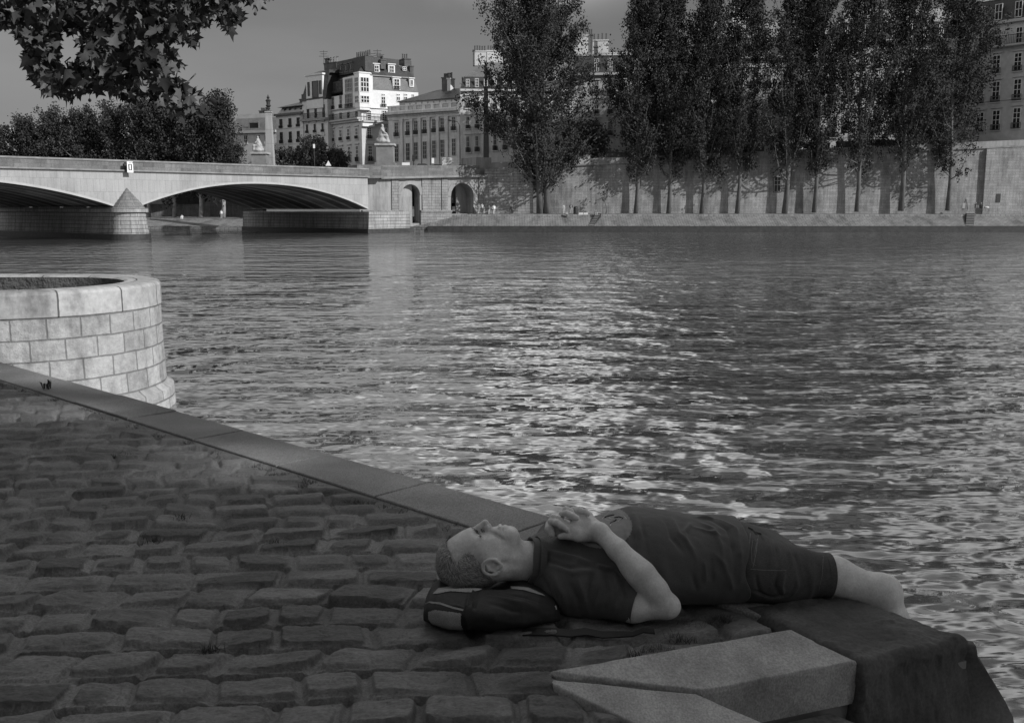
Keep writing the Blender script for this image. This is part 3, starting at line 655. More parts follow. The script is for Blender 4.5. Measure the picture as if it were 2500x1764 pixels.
# bank beyond the bridge
fb2 = MB(); prof2 = [(196.0, WZ-1), (196.0, WZ+.5), (204, -1.15), (262, -1.0)]
for (ya, za), (yb, zb_) in zip(prof2[:-1], prof2[1:]): fb2.add([(-200, ya+18, za), (-28, ya, za), (-28, yb, zb_), (-200, yb+18, zb_)], [(0, 1, 2, 3)])
tag(fb2.build('bank_beyond_bridge', bk_m), kind='structure')
# embankment walls
wallm = stone('embankment_stone', .26, 1.5, .5, .02, .6, .35, .6, bs=.5, stscale=.22, bvar=.12, dark=.35)
WF = Fac(1212, 185, 2560, 182, 500)
ew = empty('embankment_wall', WF.P(WF.L/2, WK, 0), 'long high stained stone embankment wall behind the row of poplars', 'wall')
w0 = MB(); zA = WF.hit(1372, 405)[1]; zB = WF.hit(2385, 362)[1]
def wz_(s, k=0):
    return zA-.1+(zB-zA)*(s-WF.hit(1372, 405)[0])/(WF.hit(2385, 362)[0]-WF.hit(1372, 405)[0])
def slab(mb, sa, sb, f0, f1, o0, o1):
    mb.hexa([WF.P(sa, f0(sa), o1), WF.P(sb, f0(sb), o1), WF.P(sb, f0(sb), o0), WF.P(sa, f0(sa), o0)], [WF.P(sa, f1(sa), o1), WF.P(sb, f1(sb), o1), WF.P(sb, f1(sb), o0), WF.P(sa, f1(sa), o0)])
slab(w0, -2, WF.L+20, lambda s: WZ, wz_, -3, 0); w0.build('wall', wallm, ew)
c0_ = MB(); slab(c0_, -2, WF.L+20, wz_, lambda s: wz_(s)+.3, -1, .25); c0_.build('cornice', mat('bridge_cornice_stone', .21), ew)
c1 = MB(); slab(c1, -2, WF.L+20, lambda s: wz_(s)+.3, lambda s: wz_(s)+1.25, -.7, 0); c1.build('parapet', asm, ew)
sB = WF.hit(2400, 450)[0]; b0 = MB(); slab(b0, sB, WF.L+20, lambda s: WK-1, lambda s: wz_(s)-.1, .02, .6); b0.build('buttress', wallm, ew)
s9 = WF.hit(1195, 480)[0]; b1 = MB(); slab(b1, WF.hit(1185, 480)[0], WF.hit(1302, 480)[0], lambda s: WK-1, lambda s: wz_(s)-.05, -.5, 1.8); b1.build('buttress', am, ew)
q = WF.hit(1898, 470); wd = MB(); WF.box(wd, WF.hit(1888, 450)[0], WF.hit(1908, 450)[0], WF.hit(1898, 470)[1], WF.hit(1898, 432)[1], 0, .05); wd.build('barred_opening', black, ew)
wf = MB(); a_, b_ = WF.hit(1890, 450)[0], WF.hit(1906, 450)[0]; zb0, zt0 = WF.hit(1898, 468)[1], WF.hit(1898, 434)[1]
for t_ in (0, .5, 1): WF.box(wf, a_+(b_-a_)*t_-.05, a_+(b_-a_)*t_+.05, zb0, zt0, .053, .1)
for t_ in (0, .5, .8): WF.box(wf, a_, b_, zb0+(zt0-zb0)*t_-.04, zb0+(zt0-zb0)*t_+.04, .103, .13)
wf.build('bars', mat('grey_paint', .3), ew)
ew2 = MB(); W2 = Fac(-300, 268, 640, 243, 480); W2.box(ew2, 0, W2.L, WZ, 6, -2, 0); o = ew2.build('embankment_wall', wallm); tag(o, 'grey embankment wall seen through the bridge arches behind pale tree trunks', 'wall')
# street behind the walls
stt = MB(); stt.prism([(-300, 272), (-61, 245), (-46, 207), (-24, 177), (-6, 186), (0, 189), (260, 186), (260, 900), (-300, 900)], 2, 6.3); tag(stt.build('street', mat('asphalt', .06, .9, .2, 1)), kind='structure')
# stairs in the far bank
def bank_stair(pxa, pxb, pyt, pyb, slant, label):
    m_ = MB(); x0 = wp(pxa, pyb, 176)[0]; x1 = wp(pxb, pyb, 176)[0]; sh = slant
    for k in range(9):
        t = k/9; t1 = (k+1)/9; ya = 175.3+4.7*t; yb = 175.3+4.7*t1; z = WZ+.6+(2.55)*t1
        m_.box(x0+sh*t, ya-.0, z-.9, x1+sh*t, yb, z)
    o = m_.build('bank_stair', tide, origin=((x0+x1)/2, 177, WZ)); tag(o, label, 'stairs', 'stairs cut into the far bank')
    rg = MB()
    for k in range(9):
        t = k/9; t1 = (k+1)/9; z = WZ+.6+2.55*t1; rg.box(x0+sh*t+.05, 175.3+4.7*t-.03, z-.02, x1+sh*t-.05, 175.3+4.7*t+.1, z+.04)
    WL[o.name] = np.array(((x0+x1)/2, 177, WZ)); rg.build('tread_edge', mat('pale_edge', .3), o)
bank_stair(1434, 1448, 515, 560, 1.9, 'narrow stairs cut into the far bank with a person seated at the top')
bank_stair(2352, 2372, 512, 560, 2.2, 'narrow stairs cut into the far bank below the seated couple')
# ================================================================ buildings
def plain(name, v, var=.08, sc_=.25, bs=.15): return mat(name, v, .85, var, sc_, bs, .05, .2, fine=(1.2, .06))
glass = mat('window_glass', .03, .15, .3, .4, 0, spec=.6); frame_w = mat('window_frame_white', .62, .6, .05, 1, 0); frame_d = mat('window_frame_dark', .07, .6, .05, 1, 0)
slate = mat('slate', .045, .55, .25, .6, .2, .04, .4, fine=(4, .25)); zinc = mat('zinc', .22, .45, .2, .6, .1, .02, .5); slate2 = mat('slate_grey', .12, .6, .2, .6, .2, .04, .35, fine=(4, .2))
chim = mat('chimney_brick', .10, .9, .3, 1, .3, .05); pale_ch = plain('party_wall_render', .55); railm = mat('iron_railing', .03, .5, .1, 1, 0)
def fac_from(pxa, pya, pxb, pyb, Ya):
    z = wp(pxa, pya, Ya)[2]; d = ray(pxb, pyb); Yb = (z-EYE)*d[1]/d[2]; return Fac(pxa, Ya, pxb, Yb, (pya+pyb)/2), z
GZ = 5.0
def fac_fix(pxa, pya, Ya, pxb, Yb):
    z = wp(pxa, pya, Ya)[2]; py = 880.0
    for _ in range(40): py += (wp(pxb, py, Yb)[2]-z)*F/Yb*.9
    return Fac(pxa, Ya, pxb, Yb, (pya+py)/2), z, py
def win(f, par, px, wpx, yt, yb, fr=None, cols=2, rows_=3, rail=0, sur=None, out=.0, trim=True):
    """a window: surround and sash bars, glass pane and optional iron rail"""
    s, zt = f.hit(px, yt); _, zb = f.hit(px, yb); ds = abs(f.hit(px+wpx/2, (yt+yb)/2)[0]-f.hit(px-wpx/2, (yt+yb)/2)[0])/2
    fr = fr or frame_w; m_ = MB(); t = max(.10, ds*.16)
    f.box(m_, s-ds, s-ds+t, zb, zt, out, out+.12); f.box(m_, s+ds-t, s+ds, zb, zt, out, out+.12)
    f.box(m_, s-ds+t, s+ds-t, zt-t, zt, out, out+.118); f.box(m_, s-ds+t, s+ds-t, zb, zb+t, out, out+.118)
    for k in range(1, cols): x = s-ds+2*ds*k/cols; f.box(m_, x-t*.45, x+t*.45, zb+t, zt-t, out, out+.10)
    for k in range(1, rows_): z = zb+(zt-zb)*k/rows_; f.box(m_, s-ds+t, s+ds-t, z-.05, z+.05, out, out+.09)
    w_ = m_.build('window', fr, par)
    g_ = MB(); f.box(g_, s-ds+.02, s+ds-.02, zb+.02, zt-.02, out-.05, out+.05); g_.build('pane', glass, w_)
    if rail:
        r_ = MB(); zr = zb+(zt-zb)*.28; f.box(r_, s-ds-.15, s+ds+.15, zr-.06, zr, out+.2, out+.3); f.box(r_, s-ds-.15, s+ds+.15, zb, zb+.08, out+.13, out+.3)
        nb = 9
        for k in range(nb): x = s-ds-.12+(2*ds+.24)*k/(nb-1); f.box(r_, x-.035, x+.035, zb+.08, zr-.06, out+.22, out+.28)
        r_.build('railing', railm, w_)
    if sur is not None:
        q_ = MB(); e = .22; f.box(q_, s-ds-e, s-ds, zb-.1, zt+e, out-.05, out+.07); f.box(q_, s+ds, s+ds+e, zb-.1, zt+e, out-.05, out+.07); f.box(q_, s-ds, s+ds, zt, zt+e, out-.05, out+.068)
        f.box(q_, s-ds-.35, s+ds+.35, zt+e+.12, zt+e+.34, out-.05, out+.3); f.box(q_, s-ds-.25, s+ds+.25, zb-.28, zb-.1, out-.05, out+.22)
        q_.build('surround', sur, w_)
def wins(f, par, cols_, wpx, L, Rr, **k):
    n_ = len(cols_)
    for i, px in enumerate(cols_):
        t = (px-cols_[0])/max(cols_[-1]-cols_[0], 1); win(f, par, px, wpx, L[0]+(Rr[0]-L[0])*t, L[1]+(Rr[1]-L[1])*t, **k)
def bandbox(f, par, name, m_, zc0, zc1, out, s0=0, s1=None, o0=-.1):
    q_ = MB(); f.box(q_, s0, f.L if s1 is None else s1, zc0, zc1, o0, out); return q_.build(name, m_, par)
def balcony(f, par, s0, s1, z, h=1.0, out=.9):
    q_ = MB(); f.box(q_, s0, s1, z+h-.1, z+h, out-.1, out); f.box(q_, s0, s1, z+.1, z+.16, out-.08, out-.02)
    n_ = max(4, int((s1-s0)/.3))
    for k in range(n_+1): x = s0+(s1-s0)*k/n_; f.box(q_, x-.03, x+.03, z+.16, z+h-.1, out-.07, out-.03)
    q_.build('balcony_railing', railm, par)
    q_ = MB(); f.box(q_, s0-.1, s1+.1, z-.25, z+.1, -.1, out+.1); q_.build('balcony', plain('balcony_stone', .42), par)
def body(f, par, m_, z1, depth=14, z0=GZ, s0=0, s1=None, name='wall'):
    q_ = MB(); f.box(q_, s0, f.L if s1 is None else s1, z0, z1, -depth, 0); return q_.build(name, m_, par)
def mansard(f, par, m_, z0, z1, inset, depth=14, s0=0, s1=None, sl=.0, sr=.0, name='roof', o=0.15):
    s1 = f.L if s1 is None else s1
    q_ = MB(); q_.hexa([f.P(s0, z0, o), f.P(s1, z0, o), f.P(s1, z0, -depth), f.P(s0, z0, -depth)], [f.P(s0+sl, z1, -inset), f.P(s1-sr, z1, -inset), f.P(s1-sr, z1, -depth+inset), f.P(s0+sl, z1, -depth+inset)])
    return q_.build(name, m_, par)
def chimney(f, par, pxa, pxb, pyt, pyb, out=-3, m_=None, pots=5, th=1.2, pot_h=.8):
    sa, zt = f.hit(pxa, pyt); sb, _ = f.hit(pxb, pyt); zb = f.hit((pxa+pxb)/2, pyb)[1]
    # move back along the view so that it still stands on the roof
    q_ = MB(); f.box(q_, sa, sb, zb, zt, out-th, out); f.box(q_, sa-.12, sb+.12, zt, zt+.22, out-th-.1, out+.1); c = q_.build('chimney', m_ or chim, par)
    if pots:
        q_ = MB(); r = random.Random(int(pxa*7))
        for k in range(pots):
            x = sa+(sb-sa)*(k+.5)/pots; p = f.P(x, zt+.22, out-th/2); q_.lathe(p, [(.17, 0), (.14, pot_h*r.uniform(.7, 1.3)), (.18, pot_h*r.uniform(1.3, 1.5))], 6)
        q_.build('chimney_pots', mat('chimney_pot', .09), c)
def dormer(f, par, px, wpx, yt, yb, out, fr=None, roofm=None, cols=2, rows_=2, rail=0):
    s, zt = f.hit(px, yt); _, zb = f.hit(px, yb); ds = abs(f.hit(px+wpx/2, yt)[0]-s)
    q_ = MB(); f.box(q_, s-ds-.25, s+ds+.25, zb-.3, zt+.25, out-2.5, out-.02); f.box(q_, s-ds-.4, s+ds+.4, zt+.25, zt+.42, out-2.6, out+.2); q_.build('dormer', roofm or plain('dormer_render', .55), par)
    win(f, par, px, wpx, yt, yb, fr, cols, rows_, rail, None, out)
# --- narrow four storey house, left
f3, z3 = fac_from(673, 281, 739, 274.5, 232)
r3 = plain('render_grey_a', .62); h3 = empty('town_house', f3.P(f3.L/2, GZ, 0), 'plain grey three-bay house just right of the stone column', 'building')
body(f3, h3, r3, z3); bandbox(f3, h3, 'cornice', slate2, z3-.3, z3+.15, .6)
for (l, r_) in ((312, 310), (350, 347)): zz = f3.hit(673, l+3)[1]; bandbox(f3, h3, 'string_course', r3, zz-.1, zz+.15, .12)
wins(f3, h3, [686, 708, 728], 6.6, (291, 313), (287, 309), fr=frame_d, rail=1); wins(f3, h3, [687, 709, 728.5], 6.6, (323, 350), (320, 347), fr=frame_d, rail=1); wins(f3, h3, [687, 709, 729], 7, (359, 393), (356, 389), fr=frame_d)
za = f3.hit(700, 273)[1]; zb_ = f3.hit(700, 261)[1]; mansard(f3, h3, plain('render_grey_b', .4), z3+.1, f3.hit(690, 262)[1], 1.2, 12, .8, None, .0, name='attic')
mansard(f3, h3, slate2, f3.hit(690, 262)[1], f3.hit(720, 240)[1], 5.5, 12, .8, None, 2.0, 0)
for px in (690, 703, 716, 730): win(f3, h3, px, 3.5, 263.5, 272, frame_d, 1, 1, out=-.55)
chimney(f3, h3, 696, 714, 241, 262, -4, pots=7)
# --- studio house with steep slate roof
f4, z4 = fac_from(739, 293.5, 800, 288.5, 226)
r4 = plain('render_grey_c', .60); h4 = empty('studio_house', f4.P(f4.L/2, GZ, 0), 'tall narrow house with a large studio window framed by steep dark roof slopes', 'building')
ztop4 = f4.hit(745, 247)[1]; body(f4, h4, r4, ztop4)
bandbox(f4, h4, 'balcony', plain('balcony_stone', .42), z4-.35, z4, .9); balcony(f4, h4, 0, f4.L, z4+.01, 1.3, .8)
wins(f4, h4, [752, 770.5, 790], 5.2, (260, 292), (255, 288), fr=frame_d, cols=1, rows_=4); wins(f4, h4, [750, 769, 788], 5, (304, 325), (301, 322), fr=frame_d, rail=1, sur=r4); wins(f4, h4, [751, 769.5, 788.5], 5.4, (337, 360), (334, 357), fr=frame_d, sur=r4)
sa, zt_ = f4.hit(748.5, 187); sb, _ = f4.hit(789, 187); zst = f4.hit(770, 242)[1]
q_ = MB(); f4.box(q_, sa, sb, zst-2, zt_, -5, .25); f4.box(q_, sa-.2, sb+.3, zt_, zt_+.35, -5, .5); q_.build('studio_front', plain('studio_render', .66), h4)
for (px, w__, a, b) in ((755.5, 4.6, 201, 235), (771.5, 15, 198, 239), (784, 5.4, 197, 230)): win(f4, h4, px, w__, a, b, frame_d, 1, 1, out=.25)
q_ = MB(); zr = f4.hit(770, 168)[1]; sr_ = f4.hit(806, 184)[0]
q_.hexa([f4.P(0, ztop4, .3), f4.P(f4.L, ztop4+.2, .3), f4.P(f4.L, ztop4+.2, -12), f4.P(0, ztop4, -12)], [f4.P(sa-.1, zt_, -.5), f4.P(f4.hit(800, 180)[0], zt_+1, -.5), f4.P(f4.hit(800, 180)[0], zt_+1, -10), f4.P(sa-.1, zt_, -10)]); q_.build('steep_roof', slate, h4)
mansard(f4, h4, slate, zt_+.3, zr, 3, 10, sa, sr_, .8, 0, name='roof', o=-.5)
chimney(f4, h4, 756.5, 787, 152, 172, -4, pots=0); chimney(f4, h4, 757, 763, 140, 172, -4.2, pots=0)
q_ = MB()
for k in range(4): p = f4.P(f4.hit(760+k*8, 150)[0], f4.hit(760, 151)[1], -4.5); q_.tube([p, (p[0], p[1], p[2]+1.3)], .12, 6); q_.box(p[0]-.1, p[1]-.3, p[2]+1.3, p[0]+.45, p[1]+.3, p[2]+1.45)
q_.build('chimney_cowls', zinc, h4)
# --- main corner house
f5, z5 = fac_from(796, 296.5, 882.5, 285.5, 224)
YC = None
cpx = 882.5; Yc = f5.P(f5.L, 0)[1]; f6, z6 = fac_from(cpx, 285.5, 1022, 292, Yc-.01)
r5 = plain('corner_house_stone', .52); wht = plain('white_render', .70, .04); cs_ = f5.P(f5.L, GZ, 0)  # lower floors carry the cast shade in a darker wall tone
h5 = empty('corner_house', (cs_[0], cs_[1], GZ), 'large corner house with a white upper front, glazed corner turret and dark mansard roof', 'building')
zbelt = f6.hit(890, 297)[1]; zeL = f5.hit(800, 231)[1]; zeR = f6.hit(950, 221)[1]; ztur = f5.hit(872, 186)[1]
n5 = f5.P(0, 0, -16); 
def foot(z0, z1, m_, name):
    q_ = MB(); a, b, c = f5.P(0, 0, 0), f5.P(f5.L, 0, 0), f6.P(f6.L, 0, 0); d = f6.P(f6.L, 0, -22); e = f5.P(0, 0, -22)
    q_.prism([a[:2], b[:2], c[:2], d[:2], e[:2]], z0, z1); q_.build(name, m_, h5)
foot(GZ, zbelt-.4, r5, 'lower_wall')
# upper floors: grey left front, white right front
q_ = MB(); f5.box(q_, 0, f5.L-.02, zbelt-.4, f5.hit(850, 230)[1], -9, 0); q_.build('wall', plain('corner_left_render', .68), h5)
q_ = MB(); q_.prism([f6.P(.02, 0, .01)[:2], f6.P(f6.L, 0, .01)[:2], f6.P(f6.L, 0, -12)[:2], f6.P(2.5, 0, -12)[:2]], zbelt-.4, zeR); q_.build('wall', wht, h5)
q_ = MB(); f6.box(q_, 0, f6.hit(910, 200)[0], zeR, f6.hit(905, 185)[1], -6, .02); q_.build('wall', wht, h5)
bandbox(f5, h5, 'cornice', plain('cornice_stone', .45), f5.hit(800, 306)[1], f5.hit(800, 300)[1], .7); balcony(f5, h5, 0, f5.L, f5.hit(800, 304)[1]+.5, 1.3, 1.0)
bandbox(f6, h5, 'cornice', wht, f6.hit(890, 309)[1], f6.hit(890, 300)[1], .6, 0, f6.hit(912, 300)[0]); bandbox(f6, h5, 'cornice', plain('cornice_stone', .45), f6.hit(890, 303)[1], f6.hit(890, 297)[1], .7, f6.hit(912, 300)[0]+.01); balcony(f6, h5, .2, f6.L, f6.hit(890, 298)[1]+.2, 1.5, .8)  # belt darker beyond the shadow edge, shade put into its colour
bandbox(f5, h5, 'string_course', plain('cornice_stone', .45), f5.hit(800, 272.5)[1], f5.hit(800, 270)[1], .4)
bandbox(f6, h5, 'string_course', wht, f6.hit(890, 263.5)[1], f6.hit(890, 261.5)[1], .3)
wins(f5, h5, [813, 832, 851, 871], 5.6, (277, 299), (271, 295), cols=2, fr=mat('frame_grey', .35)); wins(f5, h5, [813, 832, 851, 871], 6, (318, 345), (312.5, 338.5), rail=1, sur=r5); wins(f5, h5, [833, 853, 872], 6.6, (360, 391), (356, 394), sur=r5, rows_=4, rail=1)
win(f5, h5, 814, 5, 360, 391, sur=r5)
wins(f5, h5, [813, 832], 5.4, (237, 267), (233, 264), cols=2, fr=mat('frame_grey', .35), rail=1)
q_ = MB(); f5.box(q_, f5.hit(841, 230)[0], f5.hit(869, 230)[0], f5.hit(855, 266)[1], f5.hit(855, 188)[1], -4, .35); q_.build('studio_bay', plain('corner_left_render', .68), h5)
win(f5, h5, 855, 18, 192, 226, mat('frame_grey', .35), 5, 3, out=.35); win(f5, h5, 855, 18, 228, 264, mat('frame_grey', .35), 5, 3, out=.35, rail=1)
q_ = MB(); q_.hexa([f5.P(0, zeL, .2), f5.P(f5.hit(841, 230)[0], zeL+.1, .2), f5.P(f5.hit(841, 230)[0], zeL, -8), f5.P(0, zeL, -8)], [f5.P(.9, f5.hit(806, 178)[1], -2.2), f5.P(f5.hit(842, 230)[0], f5.hit(842, 176)[1], -2.2), f5.P(f5.hit(842, 230)[0], f5.hit(842, 176)[1], -8), f5.P(.9, f5.hit(806, 178)[1], -8)]); q_.build('roof', slate, h5)
win(f5, h5, 826, 23, 199, 225, railm, 7, 2, out=.12)
q_ = MB(); zq = f5.hit(842, 178)[1]; f5.box(q_, f5.hit(808, 178)[0], f5.L-.5, zq, zq+3.0, -10, -1.5); q_.build('roof', slate, h5)
for (a, b, t, u) in ((813, 822, 160, 176), (826, 835, 158, 174), (838, 847, 155, 172)): dormer(f5, h5, (a+b)/2, (b-a)*.6, t, u-2, -1.4, frame_d, slate2, 1, 1)
chimney(f5, h5, 815, 850, 139, 165, -5, pots=8); chimney(f5, h5, 858, 880, 146, 165, -5, pots=9, pot_h=.5); chimney(f6, h5, 884, 916, 146, 160, -6, pots=9, pot_h=.5)
# right mansards
s_t = f6.hit(910, 205)[0]; q_ = MB(); zm1 = f6.hit(960, 187)[1]; zm2 = f6.hit(960, 157)[1]
q_.hexa([f6.P(s_t, zeR, .1), f6.P(f6.L, zeR, .1), f6.P(f6.L, zeR, -12), f6.P(s_t, zeR, -12)], [f6.P(s_t, zm1, -.7), f6.P(f6.L-.6, zm1, -.7), f6.P(f6.L-.6, zm1, -12), f6.P(s_t, zm1, -12)]); q_.build('lower_mansard', slate2, h5)
q_ = MB(); s_l = -.6
q_.hexa([f6.P(s_l, zm1+.1, -.6), f6.P(f6.L-.5, zm1+.1, -.6), f6.P(f6.L-.5, zm1+.1, -12), f6.P(s_l+2, zm1+.1, -12)], [f6.P(s_l+2.2, zm2, -2.4), f6.P(f6.L-2, zm2, -2.4), f6.P(f6.L-2, zm2, -10), f6.P(s_l+3, zm2, -10)]); q_.build('upper_mansard', slate, h5)
q_ = MB(); f6.box(q_, s_l, f6.L-.5, zm1-.08, zm1+.12, -12, -.35); q_.build('gutter', zinc, h5)
q_ = MB(); zm3 = f6.hit(950, 147)[1]; q_.hexa([f6.P(s_l+2, zm2, -2.3), f6.P(f6.L-1.9, zm2, -2.3), f6.P(f6.L-1.9, zm2, -10), f6.P(s_l+2.6, zm2, -10)], [f6.P(s_l+5, zm3, -5), f6.P(f6.L-4, zm3, -5), f6.P(f6.L-4, zm3, -7), f6.P(s_l+5, zm3, -7)]); q_.build('zinc_roof', zinc, h5)
for px, w__, a, b in ((924.5, 11, 158, 175), (961.5, 11, 159, 176)): dormer(f6, h5, px, w__, a, b, -1.2, None, wht)
win(f6, h5, 994, 9, 161, 171, None, 2, 2, out=-1.5)
dormer(f6, h5, 968, 13, 193, 217, .05, None, wht, 2, 3, 1); dormer(f6, h5, 1005, 5.5, 195, 209, .05, None, wht, 1, 1)
for px, w__, a, b, c_ in ((935.5, 10, 236, 261, 1), (972, 9, 236, 246, 0), (990, 9, 236, 244, 0), (1008, 6, 230, 238, 0), (972, 9, 229, 233.5, 0), (990, 9, 229, 233.5, 0), (935.5, 9, 229, 233.5, 0)): win(f6, h5, px, w__, a, b, None if c_ else wht, 2, 1 if b-a < 12 else 3, rail=c_)
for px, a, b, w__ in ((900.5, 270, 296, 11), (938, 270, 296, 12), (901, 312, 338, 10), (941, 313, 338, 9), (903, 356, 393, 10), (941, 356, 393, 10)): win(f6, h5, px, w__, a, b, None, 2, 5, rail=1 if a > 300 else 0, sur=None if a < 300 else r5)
chimney(f6, h5, 999, 1014, 141, 189, -2.5, pots=3, th=3); chimney(f6, h5, 1010, 1019, 160, 189, -2, pots=2, th=2); chimney(f6, h5, 950, 972, 145, 152, -6, pots=8, pot_h=.4)
# turret on the corner
q_ = MB(); cx_, cy_ = cs_[0], cs_[1]; zt0, zt1 = f5.hit(875, 264)[1], f5.hit(875, 181)[1]
tc_ = Vector((cx_, cy_))+Vector((.5*(f5.n[0]+f6.n[0]), .5*(f5.n[1]+f6.n[1])))*.2
uu = Vector(f6.u); nn5, nn6 = Vector(f5.n), Vector(f6.n)
T = [Vector((cx_, cy_))-Vector(f5.u)*1.4, Vector((cx_, cy_))-Vector(f5.u)*1.0+nn5*.9, Vector((cx_, cy_))+(nn5+nn6).normalized()*1.5+Vector(f6.u)*.2, Vector((cx_, cy_))+Vector(f6.u)*1.7+nn6*.9, Vector((cx_, cy_))+Vector(f6.u)*2.2]
q_.prism([tuple(p) for p in T], zt0, zt1); q_.prism([tuple(Vector((cx_, cy_))+(p-Vector((cx_, cy_)))*1.12) for p in T], zt1, zt1+.25); q_.prism([tuple(Vector((cx_, cy_))+(p-Vector((cx_, cy_)))*.9) for p in T], zt0-.5, zt0); tur = q_.build('turret', wht, h5)
class F2(Fac):
    def __init__(s, a, b): s.o = tuple(a); L = (b-a).length; s.L = L; s.u = tuple((b-a)/L); s.n = (s.u[1], -s.u[0])
for a, b in ((T[1], T[2]), (T[2], T[3])):
    ff = F2(a, b); H = zt1-zt0
    for (y0, y1) in ((.14, .34), (.46, .88)):
        m_ = MB(); zb, zt = zt0+H*y0, zt0+H*y1; nb = 3
        for k in range(nb+1): x = ff.L*(.12+.76*k/nb); ff.box(m_, x-.07, x+.07, zb, zt, 0, .1)
        for k in range(4 if y1 > .5 else 3): z = zb+(zt-zb)*k/(3 if y1 > .5 else 2); ff.box(m_, ff.L*.12, ff.L*.88, z-.07, z+.07, 0, .09)
        w_ = m_.build('window', frame_w, h5); g_ = MB(); ff.box(g_, ff.L*.12, ff.L*.88, zb, zt, -.05, .05); g_.build('pane', glass, w_)
def antenna(px, yb, yt, Y, lab):
    m_ = MB(); p0 = wp(px, yb+10, Y); p1 = wp(px, yt, Y); m_.tube([p0, (p0[0], p0[1], p1[2])], .06, 5)
    for k, w__ in enumerate((.9, .7, 1.1)): z = p1[2]-.3-.5*k; m_.box(p0[0]-w__, p0[1]-.04, z-.04, p0[0]+w__, p0[1]+.04, z+.04)
    o = m_.build('roof_antenna', iron, origin=p0); tag(o, lab, 'antenna', 'television antennas on the roofs')
antenna(791, 150, 123, 231, 'television antenna left of the long brick chimney on the corner house'); antenna(922, 148, 121, 222, 'tallest television antenna above the middle of the corner house roof'); antenna(905, 150, 128, 222, 'smaller television antenna left of the tallest one on the corner house roof'); antenna(928.5, 150, 130, 224, 'small television antenna close to the right of the tallest one')
# --- classical stone mansion with balustrade
f7, z7 = fac_from(948, 292, 1123, 281, 212)
r7 = stone('mansion_stone', .62, 1.4, .5, .012, .8, .15, .3, bs=.3, stscale=.3, bvar=.05, dark=.2); h7 = empty('stone_mansion', f7.P(f7.L/2, GZ, 0), 'classical stone mansion with pilasters and a heavy balustraded cornice', 'building')
zc7 = f7.hit(948, 276)[1]; zb7 = f7.hit(948, 260)[1]; body(f7, h7, r7, zc7, 16)
bandbox(f7, h7, 'cornice', r7, z7+.5, z7+.9, .5); bandbox(f7, h7, 'cornice', r7, zc7-.5, zc7, 1.2); bandbox(f7, h7, 'frieze', r7, z7-.1, z7+.5, .25)
cols7 = [968, 996, 1015.6, 1037, 1060, 1080, 1108]
wins(f7, h7, cols7, 9.5, (299, 333), (285, 318), fr=mat('frame_grey', .35), sur=r7, rail=1, rows_=4); wins(f7, h7, cols7, 9.5, (352, 395), (338, 380), fr=mat('frame_grey', .35), sur=None, rows_=4)
q_ = MB(); zp0 = f7.hit(948, 400)[1]
for px in (982, 1006, 1026, 1048, 1070, 1092): s_ = f7.hit(px, 330)[0]; f7.box(q_, s_-.32, s_+.32, GZ, z7-.4, 0, .3); f7.box(q_, s_-.45, s_+.45, z7-.75, z7-.1, 0, .42)
q_.build('pilasters', r7, h7)['kind'] = 'stuff'
q_ = MB(); hb = zb7-zc7
f7.box(q_, 0, f7.L, zb7-.25, zb7, -.1, .35); f7.box(q_, 0, f7.L, zc7, zc7+.3, -.1, .35)
for k in range(9): s_ = f7.L*(.02+.12*k); f7.box(q_, s_, s_+.75, zc7+.3, zb7-.25, -.1, .38)
n_ = 100
for k in range(n_): s_ = f7.L*(k+.5)/n_; f7.box(q_, s_-.05, s_+.05, zc7+.3, zb7-.25, .05, .2)
q_.build('balustrade', r7, h7)
zat = f7.hit(965, 247)[1]; q_ = MB(); f7.box(q_, 1.2, f7.L, zc7, zat, -12, -2.2); q_.build('attic', plain('render_grey_b', .4), h7)
for k in range(10): 
    px = 978+k*14.5; s_ = f7.hit(px, 250)[0]; m_ = MB(); f7.box(m_, s_-.55, s_+.55, zc7+.4, zat-.3, -2.2, -2.12); m_.build('window', frame_w, h7)
q_ = MB(); zr7 = f7.hit(1060, 208)[1]; q_.hexa([f7.P(.6, zat, -1.6), f7.P(f7.L, zat, -1.6), f7.P(f7.L, zat, -13), f7.P(.6, zat, -13)], [f7.P(7.5, zr7, -7), f7.P(f7.L, zr7, -7), f7.P(f7.L, zr7, -9), f7.P(7.5, zr7, -9)]); q_.build('roof', slate, h7)
chimney(f7, h7, 1034, 1046, 184, 218, -6, pots=4, th=1.5, pot_h=.6); chimney(f7, h7, 1047, 1055, 186, 218, -6, pale_ch, 2, 1.5); chimney(f7, h7, 1093, 1103, 200, 221, -4, plain('render_grey_a', .62), 2); chimney(f7, h7, 1084, 1131, 188, 205, -9, pots=12, pot_h=.7)
# --- tall mansard house to its right, running behind the big tree
f8, z8, _p = fac_fix(1123, 219, f7.P(f7.L, 0)[1], 1400, 203)
r8 = stone('town_stone', .6, 1.6, .55, .012, .85, .12, .25, bs=.25, stscale=.3, bvar=.04); h8 = empty('mansard_house', f8.P(6, GZ, 0), 'tall grey house with mansard roof and white chimney walls behind the big tree', 'building')
body(f8, h8, r8, z8, 14); bandbox(f8, h8, 'cornice', r8, z8-.3, z8+.1, .6)
cl = [1142, 1164, 1186, 1208, 1232, 1256, 1282, 1308, 1334, 1360, 1385]
for (a, b) in ((237, 263), (285, 313), (333, 371)):
    wins(f8, h8, cl, 8, (a, b), (a-(a*.07-6)*1, b-(b*.06-6)), sur=r8, rail=1, fr=mat('frame_grey', .35))
zm8 = f8.hit(1130, 186)[1]; mansard(f8, h8, slate, z8+.1, zm8, 1.2, 14, 0, None, .8); mansard(f8, h8, slate2, zm8, f8.hit(1180, 140)[1], 7, 14, .8, None, 4.5, name='upper_roof', o=-1.1)
